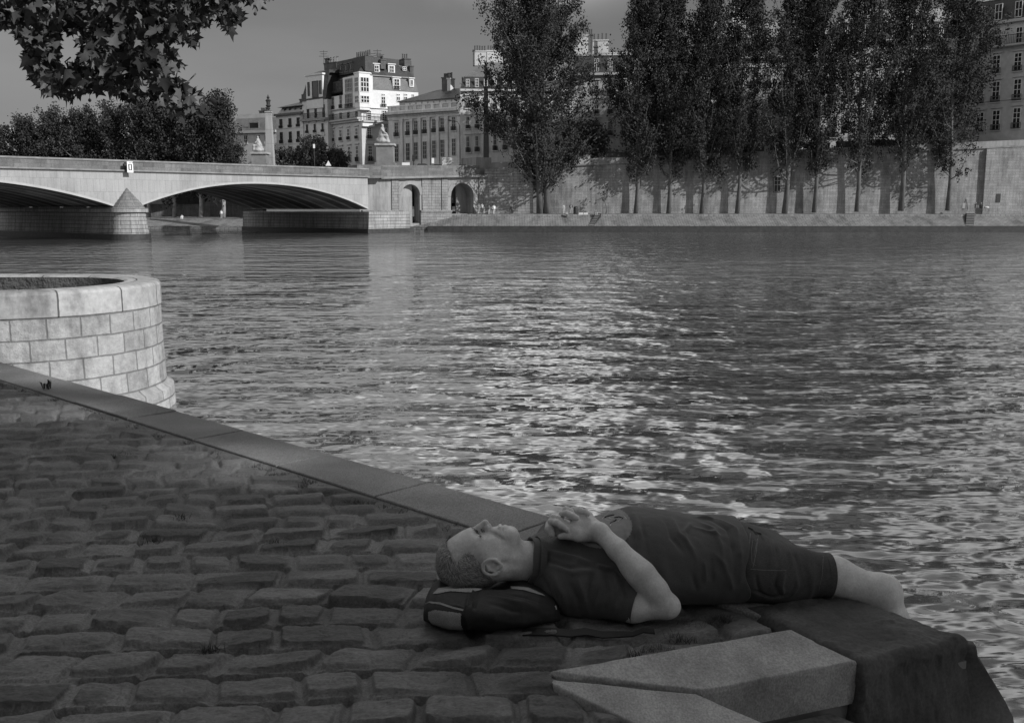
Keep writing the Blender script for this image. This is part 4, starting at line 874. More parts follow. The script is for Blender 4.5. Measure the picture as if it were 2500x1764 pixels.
wins(f8, h8, cl, 9, (193, 215), (172, 193), fr=frame_w, out=-.2)
chimney(f8, h8, 1158, 1189, 115, 150, -6, pale_ch, 5, 1.0, .7); chimney(f8, h8, 1192, 1232, 112, 150, -7, pale_ch, 6, 1.0, .7); chimney(f8, h8, 1234, 1262, 100, 150, -8, pale_ch, 6, 1.0, .7); chimney(f8, h8, 1156, 1160, 113, 150, -5.8, chim, 0, 1.4)
# --- row behind the poplars
def long_house(pxa, pya, pxb, pyb, Ya, label, v, cols_n, rows_px, mans, seed, roof_top, col0=None):
    f, z, pyb = fac_fix(pxa, pya, Ya, pxb, pyb); rm = stone('row_stone_%d' % seed, v, 1.6, .55, .012, .85, .12, .25, bs=.25, stscale=.3, bvar=.04)
    h = empty('apartment_building', f.P(f.L/2, GZ, 0), label, 'building', 'apartment buildings along the far quay'); body(f, h, rm, z, 14); bandbox(f, h, 'cornice', rm, z-.35, z+.1, .7)
    cols_ = list(np.linspace(pxa+(col0 or 18), pxb-14, cols_n)); dy = pyb-pya
    for (a, b) in rows_px:
        k = (506-a)/(506-pya); k2 = (506-b)/(506-pya); wins(f, h, cols_, 11, (a, b), (a+dy*k, b+dy*k2), sur=rm, rail=1, fr=mat('frame_grey', .35) if seed != 9 else frame_w)
    zm = f.hit(pxa, pya-mans)[1]; mansard(f, h, slate, z+.1, zm, 1.3, 14, 0, None, .3); wins(f, h, cols_, 11, (pya-mans*.82, pya-mans*.12), (pyb-mans*.82*1.1, pyb-mans*.12), fr=frame_w, out=-.1)
    mansard(f, h, zinc, zm, f.hit(pxa+30, roof_top)[1], 6, 14, .3, None, 2, name='upper_roof', o=-1.1)
    return f, h
fa, ha = long_house(1402, 181, 1700, 200, 203, 'pale apartment building glimpsed between the big tree and the first poplars', .46, 8, ((244, 277), (200, 228), (292, 330)), 46, 3, 118, 55)
chimney(fa, ha, 1399, 1440, 76, 136, -6, pale_ch, 4, 1.2, .9); chimney(fa, ha, 1442, 1482, 86, 136, -7, pale_ch, 4, 1.2, .9); chimney(fa, ha, 1438, 1443, 74, 136, -5.8, chim, 1, 1.4); chimney(fa, ha, 1449, 1458, 112, 140, -2, chim, 2)
fbb, hb_ = long_house(1702, 140, 2050, 198, 200, 'grey apartment building behind the middle poplars', .5, 9, ((170, 210), (232, 270), (292, 336)), 48, 5, 40)
chimney(fbb, hb_, 1800, 1845, 0, 60, -6, pale_ch, 5); 
fcc, hc_ = long_house(2052, 100, 2352, 196, 198, 'grey apartment building behind the last poplars', .48, 8, ((128, 168), (195, 240), (268, 318)), 46, 7, 10)
# --- right hand house with balcony
f9, z9 = fac_from(2353, 66, 2560, 37, 196)
r9 = plain('right_house_render', .46, .1, .3); h9 = empty('balcony_house', f9.P(8, GZ, 0), 'grey house at the far right with a long balcony and arched windows', 'building')
body(f9, h9, r9, z9, 14); bandbox(f9, h9, 'cornice', r9, z9-.4, z9+.1, .7)
zq = f9.hit(2353, 10)[1]; mansard(f9, h9, slate, z9+.1, zq, 1.0, 14, 0, None, .3); mansard(f9, h9, zinc, zq, zq+3, 7, 14, .3, None, 3, name='upper_roof', o=-.8)
for px, a, b in ((2362, 22, 60), (2400, 17, 55), (2441, 10, 49), (2490, 3, 42), (2535, -4, 35)): win(f9, h9, px, 18, a, b, frame_w, 2, 2, out=.15, rail=0)
for px, a, b in ((2399, 79, 117), (2439, 73, 112), (2490, 66, 106)): win(f9, h9, px, 16, a, b, frame_w, 2, 3)
for px, a, b in ((2394, 141, 183), (2434.5, 135, 178), (2487, 129, 172), (2394, 205, 252), (2433.5, 199, 248), (2486, 193, 244), (2394, 274, 321), (2433.5, 269, 317), (2484, 263, 313)): win(f9, h9, px, 19 if a > 150 or px > 2400 else 18, a, b, frame_w, 2, 4, rail=1, sur=r9)
balcony(f9, h9, f9.hit(2385, 118)[0], f9.L, f9.hit(2385, 124)[1]+.3, 1.7, 1.0)
zz = f9.hit(2360, 250)[1]; bandbox(f9, h9, 'string_course', r9, zz-.15, zz+.1, .2)
# --- blocks behind the column and above the left trees
fd, zd = fac_from(560, 322, 676, 318, 250); hd = empty('slate_roofed_building', fd.P(fd.L/2, GZ, 0), 'low building with grey slate roof and skylight behind the stone column', 'building')
body(fd, hd, plain('render_grey_c', .60), zd, 14); mansard(fd, hd, slate2, zd, fd.hit(600, 286)[1], 3, 14); mansard(fd, hd, zinc, fd.hit(600, 286)[1], fd.hit(600, 274)[1], 4, 14, name='upper_roof', o=-3); bandbox(fd, hd, 'cornice', plain('cornice_stone', .45), zd-.5, zd+.1, .6)
win(fd, hd, 616, 26, 297, 316, zinc, 1, 1, out=-.6)
for px in (600, 630, 650): win(fd, hd, px, 9, 330, 352, frame_w, 2, 2)
chimney(fd, hd, 602, 612, 268, 296, -5, chim, 3, 1.5, .5); chimney(fd, hd, 613, 622, 266, 296, -5, chim, 3, 1.5, .5)
fe, ze = fac_from(30, 322, 185, 320, 300); he = empty('pale_block', fe.P(fe.L/2, GZ, 0), 'pale flat-topped building rising above the trees at the far left', 'building')
body(fe, he, pale_ch, fe.hit(40, 309)[1], 14); mansard(fe, he, zinc, fe.hit(40, 309)[1], fe.hit(40, 303.5)[1], 4, 14)
chimney(fe, he, 42, 68, 306, 312, -2, pale_ch, 6, 1, .5); chimney(fe, he, 72, 112, 302, 312, -2, pale_ch, 7, 1, .5)
ff_, zf_ = fac_from(-60, 330, 14, 330, 300); hf = empty('pale_block', ff_.P(8, GZ, 0), 'small pale building cut by the left edge of the picture', 'building')
body(ff_, hf, pale_ch, ff_.hit(5, 317)[1], 14); chimney(ff_, hf, 2, 18, 314, 330, -1, pale_ch, 4, 1, .5)
fg, zg = fac_from(235, 300, 300, 298, 290); hg = empty('pavilion_roof', fg.P(5, GZ, 0), 'dark pavilion roof with a spike peeping over the trees at the left', 'building')
body(fg, hg, plain('render_grey_b', .4), zg, 14); mansard(fg, hg, slate, zg, fg.hit(260, 283)[1], 2, 12, 1, None, 2, 2); q_ = MB(); p = fg.P(fg.L*.45, fg.hit(260, 283)[1], -6); q_.tube([p, (p[0], p[1], p[2]+1.8)], .12, 5); q_.build('spike', iron, hg)
fh, zh = fac_from(500, 270, 535, 270, 262); hh = empty('chimneyed_roof', fh.P(2, GZ, 0), 'tall dark roof with chimney pots showing above the trees left of the column', 'building')
body(fh, hh, r4, fh.hit(515, 262)[1], 3); chimney(fh, hh, 503, 522, 247, 264, -2, chim, 5, 1.2, .6)
# ================================================================ trees
def leafmat(name, v, var=.4):
    if name in MATS: return MATS[name]
    m, n, b = newmat(name); at = N(n, 'ShaderNodeAttribute', attribute_name='tone'); c = ramp(n, at.outputs['Fac'], [(0, v*(1-var)), (1, v*(1+var))])
    n.links.new(c, b.inputs['Base Color']); b.inputs['Roughness'].default_value = .75; b.inputs['Specular IOR Level'].default_value = .15
    MATS[name] = m; return m
bark = mat('bark', .11, .9, .4, 1.2, .8, .04, .2, stretch=(1, 1, .3)); bark_pale = mat('bark_pale', .34, .85, .5, .7, .5, .03, .2)
def leaf_quads(cent, size, r, squash=1.0, up=0.0):
    """small bent leaf faces at the given centres"""
    n_ = len(cent); a = r.normal(size=(n_, 3)); a[:, 2] += up; a /= np.linalg.norm(a, axis=1, keepdims=True)
    b_ = r.normal(size=(n_, 3)); b_ -= a*(a*b_).sum(1, keepdims=True); b_ /= np.linalg.norm(b_, axis=1, keepdims=True)
    s_ = size*r.uniform(.6, 1.3, (n_, 1)); w_ = s_*.36*squash
    V = np.stack([cent-a*s_*.5, cent+b_*w_, cent+a*s_*.5, cent-b_*w_], 1).reshape(-1, 3); return V, np.arange(4*n_).reshape(-1, 4)
def tree(name, label, base, H, W, r, h0=.12, nl=60, cpl=8, lpc=22, leaf=.34, trunk=.4, shape='poplar', lm=None, bm=None, group=None, cat='tree', lean=0, spread=.42, skip=None, ntr=1, top_thin=.5, droop=None):
    par = empty(name, base, label, cat, group); bx, by, bz_ = base; mb = MB(); lb = MB()
    limbs = []
    trunks = []
    for t in range(ntr):
        ox = (t-(ntr-1)/2)*trunk*2.0; tl = (t-(ntr-1)/2)*.05+lean
        pts = [(bx+ox+tl*H*u+.25*math.sin(3*u*3+t), by+.2*math.sin(2*u*3+2), bz_-.3+H*.97*u) for u in np.linspace(0, 1, 9)]
        rad = [trunk*(1.2 if i == 0 else 1.05-.95*u)+.02 for i, u in enumerate(np.linspace(0, 1, 9))]; mb.tube(pts, rad, 8); trunks.append(pts)
    mb.build('trunk', bm or bark, par, smooth=True)
    cl = []
    for i in range(nl):
        u = h0+(.97-h0)*(i/nl)**.85; T = trunks[i % ntr]; k = u*8; i0 = min(int(k), 7); fr = k-i0
        p0 = np.array(T[i0])*(1-fr)+np.array(T[i0+1])*fr; az_ = r.uniform(0, 6.28)
        if shape == 'poplar':
            v_ = (u-h0)/(1-h0); env = W*(.62+.38*math.sin(min(1, v_*2.2+.1)*1.57))*(1-.62*max(0, (v_-.42)/.58)**1.2)*(1+.22*math.sin(9*v_+az_*2+bx)) ; out = env*r.uniform(.45, 1.08); L = H*r.uniform(.12, .24)*(1-.4*u); rise = L
        else:
            env = W*math.sqrt(max(.05, 1-((u-.58)/.46)**2)); out = env*r.uniform(.35, 1.05); rise = H*r.uniform(.02, .16)
        d = np.array([math.cos(az_), math.sin(az_)]); pts = []
        for q in np.linspace(0, 1, 5):
            e = out*(q**.65 if shape == 'poplar' else q); zz = rise*(q**1.5 if shape == 'poplar' else q**.8)
            pts.append((p0[0]+d[0]*e+r.normal(0, .12*q), p0[1]+d[1]*e+r.normal(0, .12*q), p0[2]+zz))
        lb.tube(pts, [trunk*.28*(1-.85*q)*(1.1-u*.6)+.012 for q in np.linspace(0, 1, 5)], 4, cap=False)
        P_ = np.array(pts)
        for c in range(cpl):
            q = (.25 if shape == 'poplar' else .35)+.78*r.uniform()**.8; k = min(q, 1.0)*4; i1 = min(int(k), 3); f_ = k-i1; pc = P_[i1]*(1-f_)+P_[i1+1]*f_
            cl.append(pc+r.normal(0, 1, 3)*np.array([spread, spread, spread*.8])*1.1)
    lb.build('limbs', bm or bark, par, smooth=True)
    cl = np.array(cl)
    if skip is not None: cl = cl[~skip(cl)]
    cc_ = np.repeat(cl, lpc, 0); cc_ = cc_+r.normal(0, 1, cc_.shape)*spread*np.array([1, 1, 1.25])*.62
    V, Fq = leaf_quads(cc_, leaf, r, up=.9); tone = np.repeat(np.clip(np.repeat(r.uniform(.1, .9, len(cl)), lpc)+r.normal(0, .15, len(cc_)), 0, 1), 4)
    mesh_obj('crown', V, Fq, lm or leafmat('poplar_leaf', .038), par, attrs={'tone': tone}); return par
RT = np.random.default_rng(42)
PG = 'poplars along the far embankment'
def ytop(px, py, Y): return wp(px, py, Y)[2]
def poplar(px, pyb, Y, pyt, halfpx, label, **k):
    b_ = wp(px, pyb, Y); H = ytop(px, pyt, Y)-b_[2]; W = halfpx/F*Y; tree('poplar_tree', label, b_, H, W, RT, group=PG, **k)
# the broad tree at the corner
poplar(1326, 519, 182.5, -60, 156, 'broadest tree of the far bank with a bushy wide crown and twin trunk', h0=.09, nl=210, cpl=12, lpc=23, leaf=.40, trunk=.55, ntr=2, spread=.62, lean=-.05)
ords = [(1552, 519, 10, -25, 66, 'slim poplar left of its row, after the wide gap beside the broad tree'), (1632, 520, 10, -45, 50, 'second poplar of the straight row, counting from the wide gap'), (1713, 519, 10, -8, 55, 'third poplar of the straight row, counting from the wide gap'),
        (1800, 517, 10, -60, 52, 'fourth poplar of the straight row, left of the barred opening in the wall'), (1916, 517, 10, -70, 62, 'thick poplar just right of the barred opening in the wall'), (1988, 515, 10, -80, 48, 'sixth poplar of the straight row, close to the thick one'),
        (2092, 513, 10, -85, 60, 'seventh poplar of the straight row, standing alone between wide gaps'), (2200, 511, 10, -60, 60, 'last but one poplar at the right end of the row'), (2314, 510, 10, -40, 74, 'last poplar at the right end of the row, beside the grey balcony house')]
for i, (px, pyb, _, pyt, hw_, lab) in enumerate(ords):
    poplar(px, pyb, 183.0-.25*i, pyt-(25 if i > 3 else 0), hw_*(1.12 if i < 2 else 1.38), lab, h0=.14, nl=115, cpl=11, lpc=22, leaf=.37, trunk=.34+.1*(i in (4, 7)), spread=.52, lean=RT.uniform(-.02, .02))
# sapling with a guard
b_ = wp(1478, 521, 182); tree('sapling', 'thin young tree standing in a wooden guard by the embankment wall', b_, 5.6, .8, RT, h0=.4, nl=9, cpl=2, lpc=6, leaf=.25, trunk=.05, spread=.2)
# left bank row beyond the bridge
LG = 'trees beyond the bridge'
lt = [(-15, 345, 246, 312, 85, 'pale leafy low tree at the left edge beyond the bridge'), (75, 0, 243, 300, 80, 'rounded tree below the pale flat-topped building'), (150, 0, 240, 286, 70, 'tree right of the pale flat-topped building'), (215, 0, 238, 280, 60, 'tree left of the dark pavilion roof'),
      (290, 0, 236, 268, 65, 'dark tree in front of the pavilion roof'), (362, 0, 232, 246, 60, 'tall tree just below the hanging leaves'), (425, 0, 230, 254, 60, 'dark tree below the right tip of the hanging leaves'), (490, 0, 227, 252, 48, 'dark tree with a ragged top left of the upswept poplar'), (545, 0, 224, 238, 42, 'tall poplar with upswept branches left of the statue')]
for i, (px, _, Y, pyt, hw_, lab) in enumerate(lt):
    b_ = wp(px, 528, Y); H = ytop(px, pyt, Y)-b_[2]
    tree('riverside_tree', lab, b_, H, hw_/F*Y, RT, h0=.16, nl=80, cpl=10, lpc=22, leaf=.48, trunk=.42, shape='poplar' if i in (5, 8, 7, 0, 3) else 'round', spread=.75, bm=bark_pale, group=LG)
for i, (px, pxt) in enumerate(((575, 352),)):
    b_ = wp(px, 450, 215); tree('street_tree', ['small bushy tree right behind the first statue', 'low dark shrub-like tree at the foot of the stone column'][i], (b_[0], b_[1], 6), ytop(px, pxt-(0 if i == 0 else -5), 215)-6, 2.2, RT, h0=.2, nl=30, cpl=6, lpc=20, leaf=.35, trunk=.15, shape='round', spread=.5)
for px, top, hw_, Y, lab in ((715, 373, 22, 205, 'low dark bush left of the small street tree'), (763, 343, 33, 204, 'small leafy street tree in front of the corner house'), (822, 372, 22, 206, 'low end bush right of the small street tree'), (680, 372, 16, 207, 'small dark bush beside the stone column')):
    b_ = wp(px, 440, Y); tree('street_tree', lab, (b_[0], b_[1], 5.8), ytop(px, top, Y)-5.8, hw_/F*Y, RT, h0=.25, nl=60, cpl=8, lpc=22, leaf=.36, trunk=.16, shape='round', spread=.5, group='street trees by the bridge end', lm=leafmat('street_leaf', .08))
b_ = wp(1440, 440, 192); tree('street_tree', 'small grey-leaved street tree in the gap beside the broad tree', (b_[0], b_[1], 7.6), ytop(1440, 300, 192)-7.6, 3.6, RT, h0=.3, nl=50, cpl=7, lpc=16, leaf=.36, trunk=.14, shape='round', spread=.5, lm=leafmat('street_leaf', .08))
# ---------------------------------------------------------------- plane tree hanging into the picture
PT = empty('plane_tree', (-9.6, 8.2, 0), 'plane tree whose lobed leaves and seed balls hang into the upper left of the picture', 'tree')
def leafshape():
    pts = [(0, 0), (.16, .02), (.42, -.10), (.30, .12), (.52, .34), (.26, .38), (.16, .50), (0, .98)]
    half = [(0, 0), (.20, -.08), (.44, -.06), (.31, .13), (.56, .42), (.27, .44), (.17, .60), (0, 1.0)]
    L_ = [(x, y) for x, y in half]; return L_
half = leafshape()
def plane_leaves(P, size, r, up=-.55):
    """5-lobed leaves with a fold along the midrib"""
    n_ = len(P); k = len(half); right = np.array(half); left = right[1:-1]*np.array([-1, 1]); lo = np.concatenate([right, left[::-1]])   # outline
    tip = r.normal(size=(n_, 3))*.75; tip[:, 2] += up; tip /= np.linalg.norm(tip, axis=1, keepdims=True)
    nn = r.normal(size=(n_, 3)); nn[:, 2] += .6; nn[:, 1] -= .2; nn -= tip*(nn*tip).sum(1, keepdims=True); nn /= np.linalg.norm(nn, axis=1, keepdims=True); sx = np.cross(tip, nn)
    s_ = size*r.uniform(.65, 1.25, n_)[:, None, None]; fold = r.uniform(.1, .9, n_)[:, None]; curl = r.uniform(-.4, 1.1, n_)[:, None]
    x = lo[None, :, 0]*np.ones((n_, 1)); y = lo[None, :, 1]*np.ones((n_, 1)); z = np.abs(x)*fold*-1-curl*(y-.3)**2*.6
    V = P[:, None, :]+s_*(x[..., None]*sx[:, None]+(y[..., None]-.1)*tip[:, None]+z[..., None]*nn[:, None]); m_ = len(lo)
    base = (np.arange(n_)*m_)[:, None]
    # two halves split by midrib 0..k-1
    tr = [(0, i, i+1) for i in range(1, k-1)]; lidx = [0]+[m_-1-j for j in range(0, m_-k)]+[k-1]
    tr += [(0, lidx[i+1], lidx[i]) for i in range(1, len(lidx)-1)]
    Fq = (base[:, None, :]+np.array(tr)[None]).reshape(-1, 3); return V.reshape(-1, 3), Fq, m_
outline = [(-20, -60), (-20, 40), (8, 92), (28, 60), (55, 130), (60, 165), (78, 200), (95, 232), (150, 250), (172, 262), (195, 238), (232, 236), (255, 222), (285, 240), (330, 258), (360, 240), (392, 268), (425, 298), (452, 300), (505, 292), (520, 262), (470, 232), (432, 205), (415, 180), (408, 150), (445, 172), (432, 150), (400, 118), (405, 95), (450, 115), (492, 120), (470, 95), (440, 78), (500, 78), (525, 40), (540, 20), (535, 60), (560, 98), (585, 62), (590, 40), (560, 20), (600, 8), (630, 30), (665, 0), (665, -60)]
hole_ = [(152, 82), (192, 92), (192, 150), (172, 178), (145, 168), (135, 130)]
RL = np.random.default_rng(19)
pp_ = []
while len(pp_) < 3700:
    x, y = RL.uniform(-20, 665), RL.uniform(-60, 300)
    if in_poly(np.array(x), np.array(y), outline) and not in_poly(np.array(x), np.array(y), hole_):
        if y > 190 and RL.uniform() < .2: continue
        Yd = RL.uniform(9.0, 12.5); pp_.append(wp(x, y-14, Yd))
pp_ = np.array(pp_)
# more of the crown above the picture, round the limb
up_ = []
for i in range(2600):
    t = RL.uniform(0, 1); c = np.array([-9.6, 8.2, 7.0])*(1-t)+np.array([-3.2, 11.0, 5.6])*t; q = c+RL.normal(0, 1, 3)*np.array([1.3, 1.3, .9]); 
    # stay above the upper edge of the view so that the outline below is not filled in
    dz = (q[2]-EYE)/q[1]
    if q[1] > 5 and dz > .215: up_.append(q)
for i in range(3600):      # the crown goes on above the picture
    x, y, Yd = RL.uniform(-260, 690), RL.uniform(-560, -50), RL.uniform(8.6, 13.0)
    if RL.uniform() < .25+.75*vnoise(np.array(x/70.0), np.array(y/70.0), 5): up_.append(wp(x, y, Yd))
allp = np.concatenate([pp_, np.array(up_)])
V, Fq, ml = plane_leaves(allp, .115, RL); tone = np.repeat(RL.uniform(0, 1, len(allp))**1.6, ml)
mesh_obj('crown', V, Fq, leafmat('plane_leaf', .075, .75), PT, attrs={'tone': tone})
tb_ = MB(); tb_.tube([(-9.6, 8.2, -.2), (-9.5, 8.3, 3), (-9.3, 8.5, 6.5), (-9.5, 8.6, 11)], [.55, .45, .38, .2], 12); tb_.build('trunk', bark_pale, PT, smooth=True)
lm_ = MB(); lm_.tube([(-9.35, 8.45, 6), (-7.6, 9.2, 6.1), (-5.8, 9.9, 5.6), (-4.4, 10.4, 4.9), (-3.6, 10.8, 4.5)], [.2, .15, .1, .06, .03], 8); lm_.build('limb', bark, PT, smooth=True)
tw = MB()
def tw_px(pts, Y, r0): tw.tube([wp(x, y, Y) for x, y in pts], [r0*(1-.8*i/(len(pts)-1)) for i in range(len(pts))], 5, cap=False)
tw_px([(260, -80), (250, 0), (235, 70), (232, 140), (225, 200), (215, 230)], 10.6, .03); tw_px([(120, -60), (125, 20), (128, 90), (132, 140), (140, 165), (152, 180)], 10.3, .02); tw_px([(60, -60), (70, 20), (62, 90), (90, 170)], 10.6, .02)
tw_px([(380, -60), (370, 40), (385, 110), (395, 160), (420, 200), (455, 230), (490, 262)], 10.8, .03); tw_px([(300, -60), (320, 60), (310, 160), (330, 240)], 10.2, .02); tw_px([(480, -60), (460, 20), (420, 80), (405, 120)], 10.7, .02); tw_px([(520, -60), (545, 20), (562, 60)], 10.5, .012); tw_px([(350, -60), (430, 40), (470, 60), (490, 90)], 10.9, .018)
for i in range(60):
    j = RL.integers(0, 3200); p = pp_[j]; q = p+RL.normal(0, .05, 3)+np.array([0, 0, .10]); tw.tube([p, (p+q)/2+RL.normal(0, .04, 3), q], [.004, .006, .008], 4, cap=False)
tw.build('twigs', bark, PT, smooth=True)['kind'] = 'stuff'
for (x, y) in ((219, 245), (294, 262), (145, 133), (623, 34), (465, 89), (497, 53), (279, 232), (312, 210)):
    p = wp(x, y, 9.6); sbm = MB(); sbm.lathe((p[0], p[1], p[2]), [(.003, -.017), (.012, -.012), (.017, 0), (.012, .012), (.003, .017)], 8); sbm.tube([(p[0], p[1], p[2]+.015), (p[0]+.005, p[1], p[2]+.12)], .002, 4); sbm.build('seed_ball', mat('seed_ball', .05, .9, .3, 40, .5, .005), PT, smooth=True)
# ---------------------------------------------------------------- unseen trees behind the viewer, added to shade the near quay
for i, (x, y, H, W) in enumerate(((23.2, -19.0, 29, 8.6), (33.0, -28, 34, 9.6))):
    tree('quay_tree', ['tall plane tree on the near quay behind and right of the viewer', 'tallest plane tree on the near quay, farther behind the viewer'][i], (x, y, -.05), H, W, RT, h0=.28, lean=.09, nl=150, cpl=13, lpc=14, leaf=.75, trunk=.35, shape='round', spread=.9, lm=leafmat('quay_leaf', .06))
# ================================================================ implicit surfaces
class Sd:
    def __init__(s): s.p = []
    def cap(s, a, b, ra, rb=None, k=.012, op=1):
        a = np.array(a, float); b = np.array(b, float); rb = ra if rb is None else rb
        s.p.append(('c', a, b, ra, rb, k, op, (a+b)/2, np.linalg.norm(a-b)/2+max(ra, rb))); return s
    def ell(s, c, r, k=.012, op=1, rot=None):
        c = np.array(c, float); s.p.append(('e', c, np.array(r, float), rot, None, k, op, c, max(r))); return s
    def chain(s, pts, rad, k=.012, op=1):
        for i in range(len(pts)-1): s.cap(pts[i], pts[i+1], rad[i], rad[i+1], k, op)
        return s
    def fn(s, f, c, r, k=.012, op=1): s.p.append(('f', f, None, None, None, k, op, np.array(c, float), r)); return s
def prim_d(p, X, Y, Z):
    t = p[0]
    if t == 'c':
        a, b, ra, rb = p[1:5]; d = b-a; L = max(d.dot(d), 1e-12)
        h = np.clip(((X-a[0])*d[0]+(Y-a[1])*d[1]+(Z-a[2])*d[2])/L, 0, 1)
        return np.sqrt((X-a[0]-d[0]*h)**2+(Y-a[1]-d[1]*h)**2+(Z-a[2]-d[2]*h)**2)-(ra+(rb-ra)*h)
    if t == 'e':
        c, r, rot = p[1:4]; x, y, z = X-c[0], Y-c[1], Z-c[2]
        if rot is not None: x, y, z = (rot[0][0]*x+rot[0][1]*y+rot[0][2]*z, rot[1][0]*x+rot[1][1]*y+rot[1][2]*z, rot[2][0]*x+rot[2][1]*y+rot[2][2]*z)
        k0 = np.sqrt((x/r[0])**2+(y/r[1])**2+(z/r[2])**2); k1 = np.sqrt((x/r[0]**2)**2+(y/r[1]**2)**2+(z/r[2]**2)**2)
        return k0*(k0-1)/np.maximum(k1, 1e-9)
    return p[1](X, Y, Z)
def smin(a, b, k):
    h = np.clip(.5+.5*(b-a)/k, 0, 1); return b*(1-h)+a*h-k*h*(1-h)
def eval_sd(prims, X, Y, Z):
    D = np.full(X.shape, 9.0)
    for p in prims:
        d = prim_d(p, X, Y, Z)
        D = smin(D, d, p[5]) if p[6] > 0 else -smin(-D, d, p[5])
    return D
def sdf_mesh(sd, lo, hi, h, post=None):
    lo = np.array(lo, float); n_ = np.ceil((np.array(hi)-lo)/h).astype(int)+1; G = np.full(n_, 9.0, np.float32); B = 20
    cs = np.array([p[7] for p in sd.p]); rs = np.array([p[8] for p in sd.p]); ops = np.array([p[6] for p in sd.p])
    for i in range(0, n_[0], B):
        for j in range(0, n_[1], B):
            for k in range(0, n_[2], B):
                c = lo+h*(np.array([i, j, k])+B/2); hd = h*B*.87
                inc = np.linalg.norm(cs-c, axis=1)-rs < hd+.045
                if not (inc & (ops > 0)).any(): continue
                I = [np.arange(a, min(a+B, m_)) for a, m_ in zip((i, j, k), n_)]
                X, Y, Z = np.meshgrid(*[lo[q]+h*I[q] for q in range(3)], indexing='ij')
                D = eval_sd([p for p, f in zip(sd.p, inc) if f], X, Y, Z)
                if post: D = post(D, X, Y, Z)
                G[i:i+B, j:j+B, k:k+B] = D
    return nets(G, lo, h)
def nets(G, lo, h):
    S = G < 0; c = [S[:-1, :-1, :-1], S[1:, :-1, :-1], S[:-1, 1:, :-1], S[1:, 1:, :-1], S[:-1, :-1, 1:], S[1:, :-1, 1:], S[:-1, 1:, 1:], S[1:, 1:, 1:]]
    a = c[0].copy(); o = c[0].copy()
    for q in c[1:]: a &= q; o |= q
    act = o & ~a; I = np.argwhere(act); vid = np.full(act.shape, -1, np.int32); vid[act] = np.arange(len(I))
    off = np.array([(0, 0, 0), (1, 0, 0), (0, 1, 0), (1, 1, 0), (0, 0, 1), (1, 0, 1), (0, 1, 1), (1, 1, 1)])
    val = np.stack([G[I[:, 0]+o_[0], I[:, 1]+o_[1], I[:, 2]+o_[2]] for o_ in off], 1).astype(float)
    acc = np.zeros((len(I), 3)); cnt = np.zeros(len(I))
    for e0, e1 in ((0, 1), (2, 3), (4, 5), (6, 7), (0, 2), (1, 3), (4, 6), (5, 7), (0, 4), (1, 5), (2, 6), (3, 7)):
        v0, v1 = val[:, e0], val[:, e1]; m_ = (v0 < 0) != (v1 < 0); t = np.where(m_, v0/np.where(m_, v0-v1, 1), 0)
        acc += np.where(m_[:, None], off[e0]+(off[e1]-off[e0])*t[:, None], 0); cnt += m_
    V = lo+h*(I+acc/cnt[:, None]); Fs = []
    for ax in range(3):
        u, w_ = [(1, 2), (2, 0), (0, 1)][ax]; s0 = [slice(None)]*3; s1 = [slice(None)]*3; s0[ax] = slice(None, -1); s1[ax] = slice(1, None)
        A, Bq = S[tuple(s0)], S[tuple(s1)]; E = np.argwhere(A != Bq); sg = A[E[:, 0], E[:, 1], E[:, 2]]
        ok = (E[:, u] > 0) & (E[:, w_] > 0) & (E[:, u] < vid.shape[u]) & (E[:, w_] < vid.shape[w_]); E = E[ok]; sg = sg[ok]
        q = []
        for du, dw in ((-1, -1), (0, -1), (0, 0), (-1, 0)):
            P = E.copy(); P[:, u] += du; P[:, w_] += dw; q.append(vid[P[:, 0], P[:, 1], P[:, 2]])
        q = np.stack(q, 1); q[~sg] = q[~sg][:, ::-1]; Fs.append(q)
    return V, np.concatenate(Fs)
def vnorm(V, Fq):
    n_ = np.cross(V[Fq[:, 2]]-V[Fq[:, 0]], V[Fq[:, 3 % Fq.shape[1]]]-V[Fq[:, 1]]) if Fq.shape[1] == 4 else np.cross(V[Fq[:, 1]]-V[Fq[:, 0]], V[Fq[:, 2]]-V[Fq[:, 0]])
    N_ = np.zeros_like(V)
    for k in range(Fq.shape[1]): np.add.at(N_, Fq[:, k], n_)
    return N_/np.maximum(np.linalg.norm(N_, axis=1, keepdims=True), 1e-12)
def relax(V, Fq, it=1, f=.5):
    for _ in range(it):
        A = np.zeros_like(V); c = np.zeros(len(V)); k = Fq.shape[1]
        for i in range(k): np.add.at(A, Fq[:, i], V[Fq[:, (i+1) % k]]); np.add.at(c, Fq[:, i], 1)
        V = V*(1-f)+f*A/np.maximum(c, 1)[:, None]
    return V
from mathutils.bvhtree import BVHTree
def bvh(V, Fq): return BVHTree.FromPolygons([tuple(v) for v in V], [tuple(int(i) for i in f) for f in Fq])
def proj(tree_, px, py):
    d = Vector(ray(px, py)).normalized(); h = tree_.ray_cast(Vector((0, 0, EYE)), d); return np.array(h[0]) if h[0] is not None else None
def pix(V):
    x, y, z = V[:, 0], V[:, 1], V[:, 2]-EYE; dep = y*CP-z*SP; up = y*SP+z*CP; return CX+F*x/dep, CY-F*up/dep
def polydist(V, P):
    D = np.full(len(V), 9.0); T = np.zeros(len(V))
    for i in range(len(P)-1):
        a, b = P[i], P[i+1]; d = b-a; t = np.clip(((V-a)@d)/max(d@d, 1e-12), 0, 1); q = np.linalg.norm(V-a-t[:, None]*d, axis=1); m_ = q < D; D[m_] = q[m_]; T[m_] = (i+t[m_])/(len(P)-1)
    return D, T
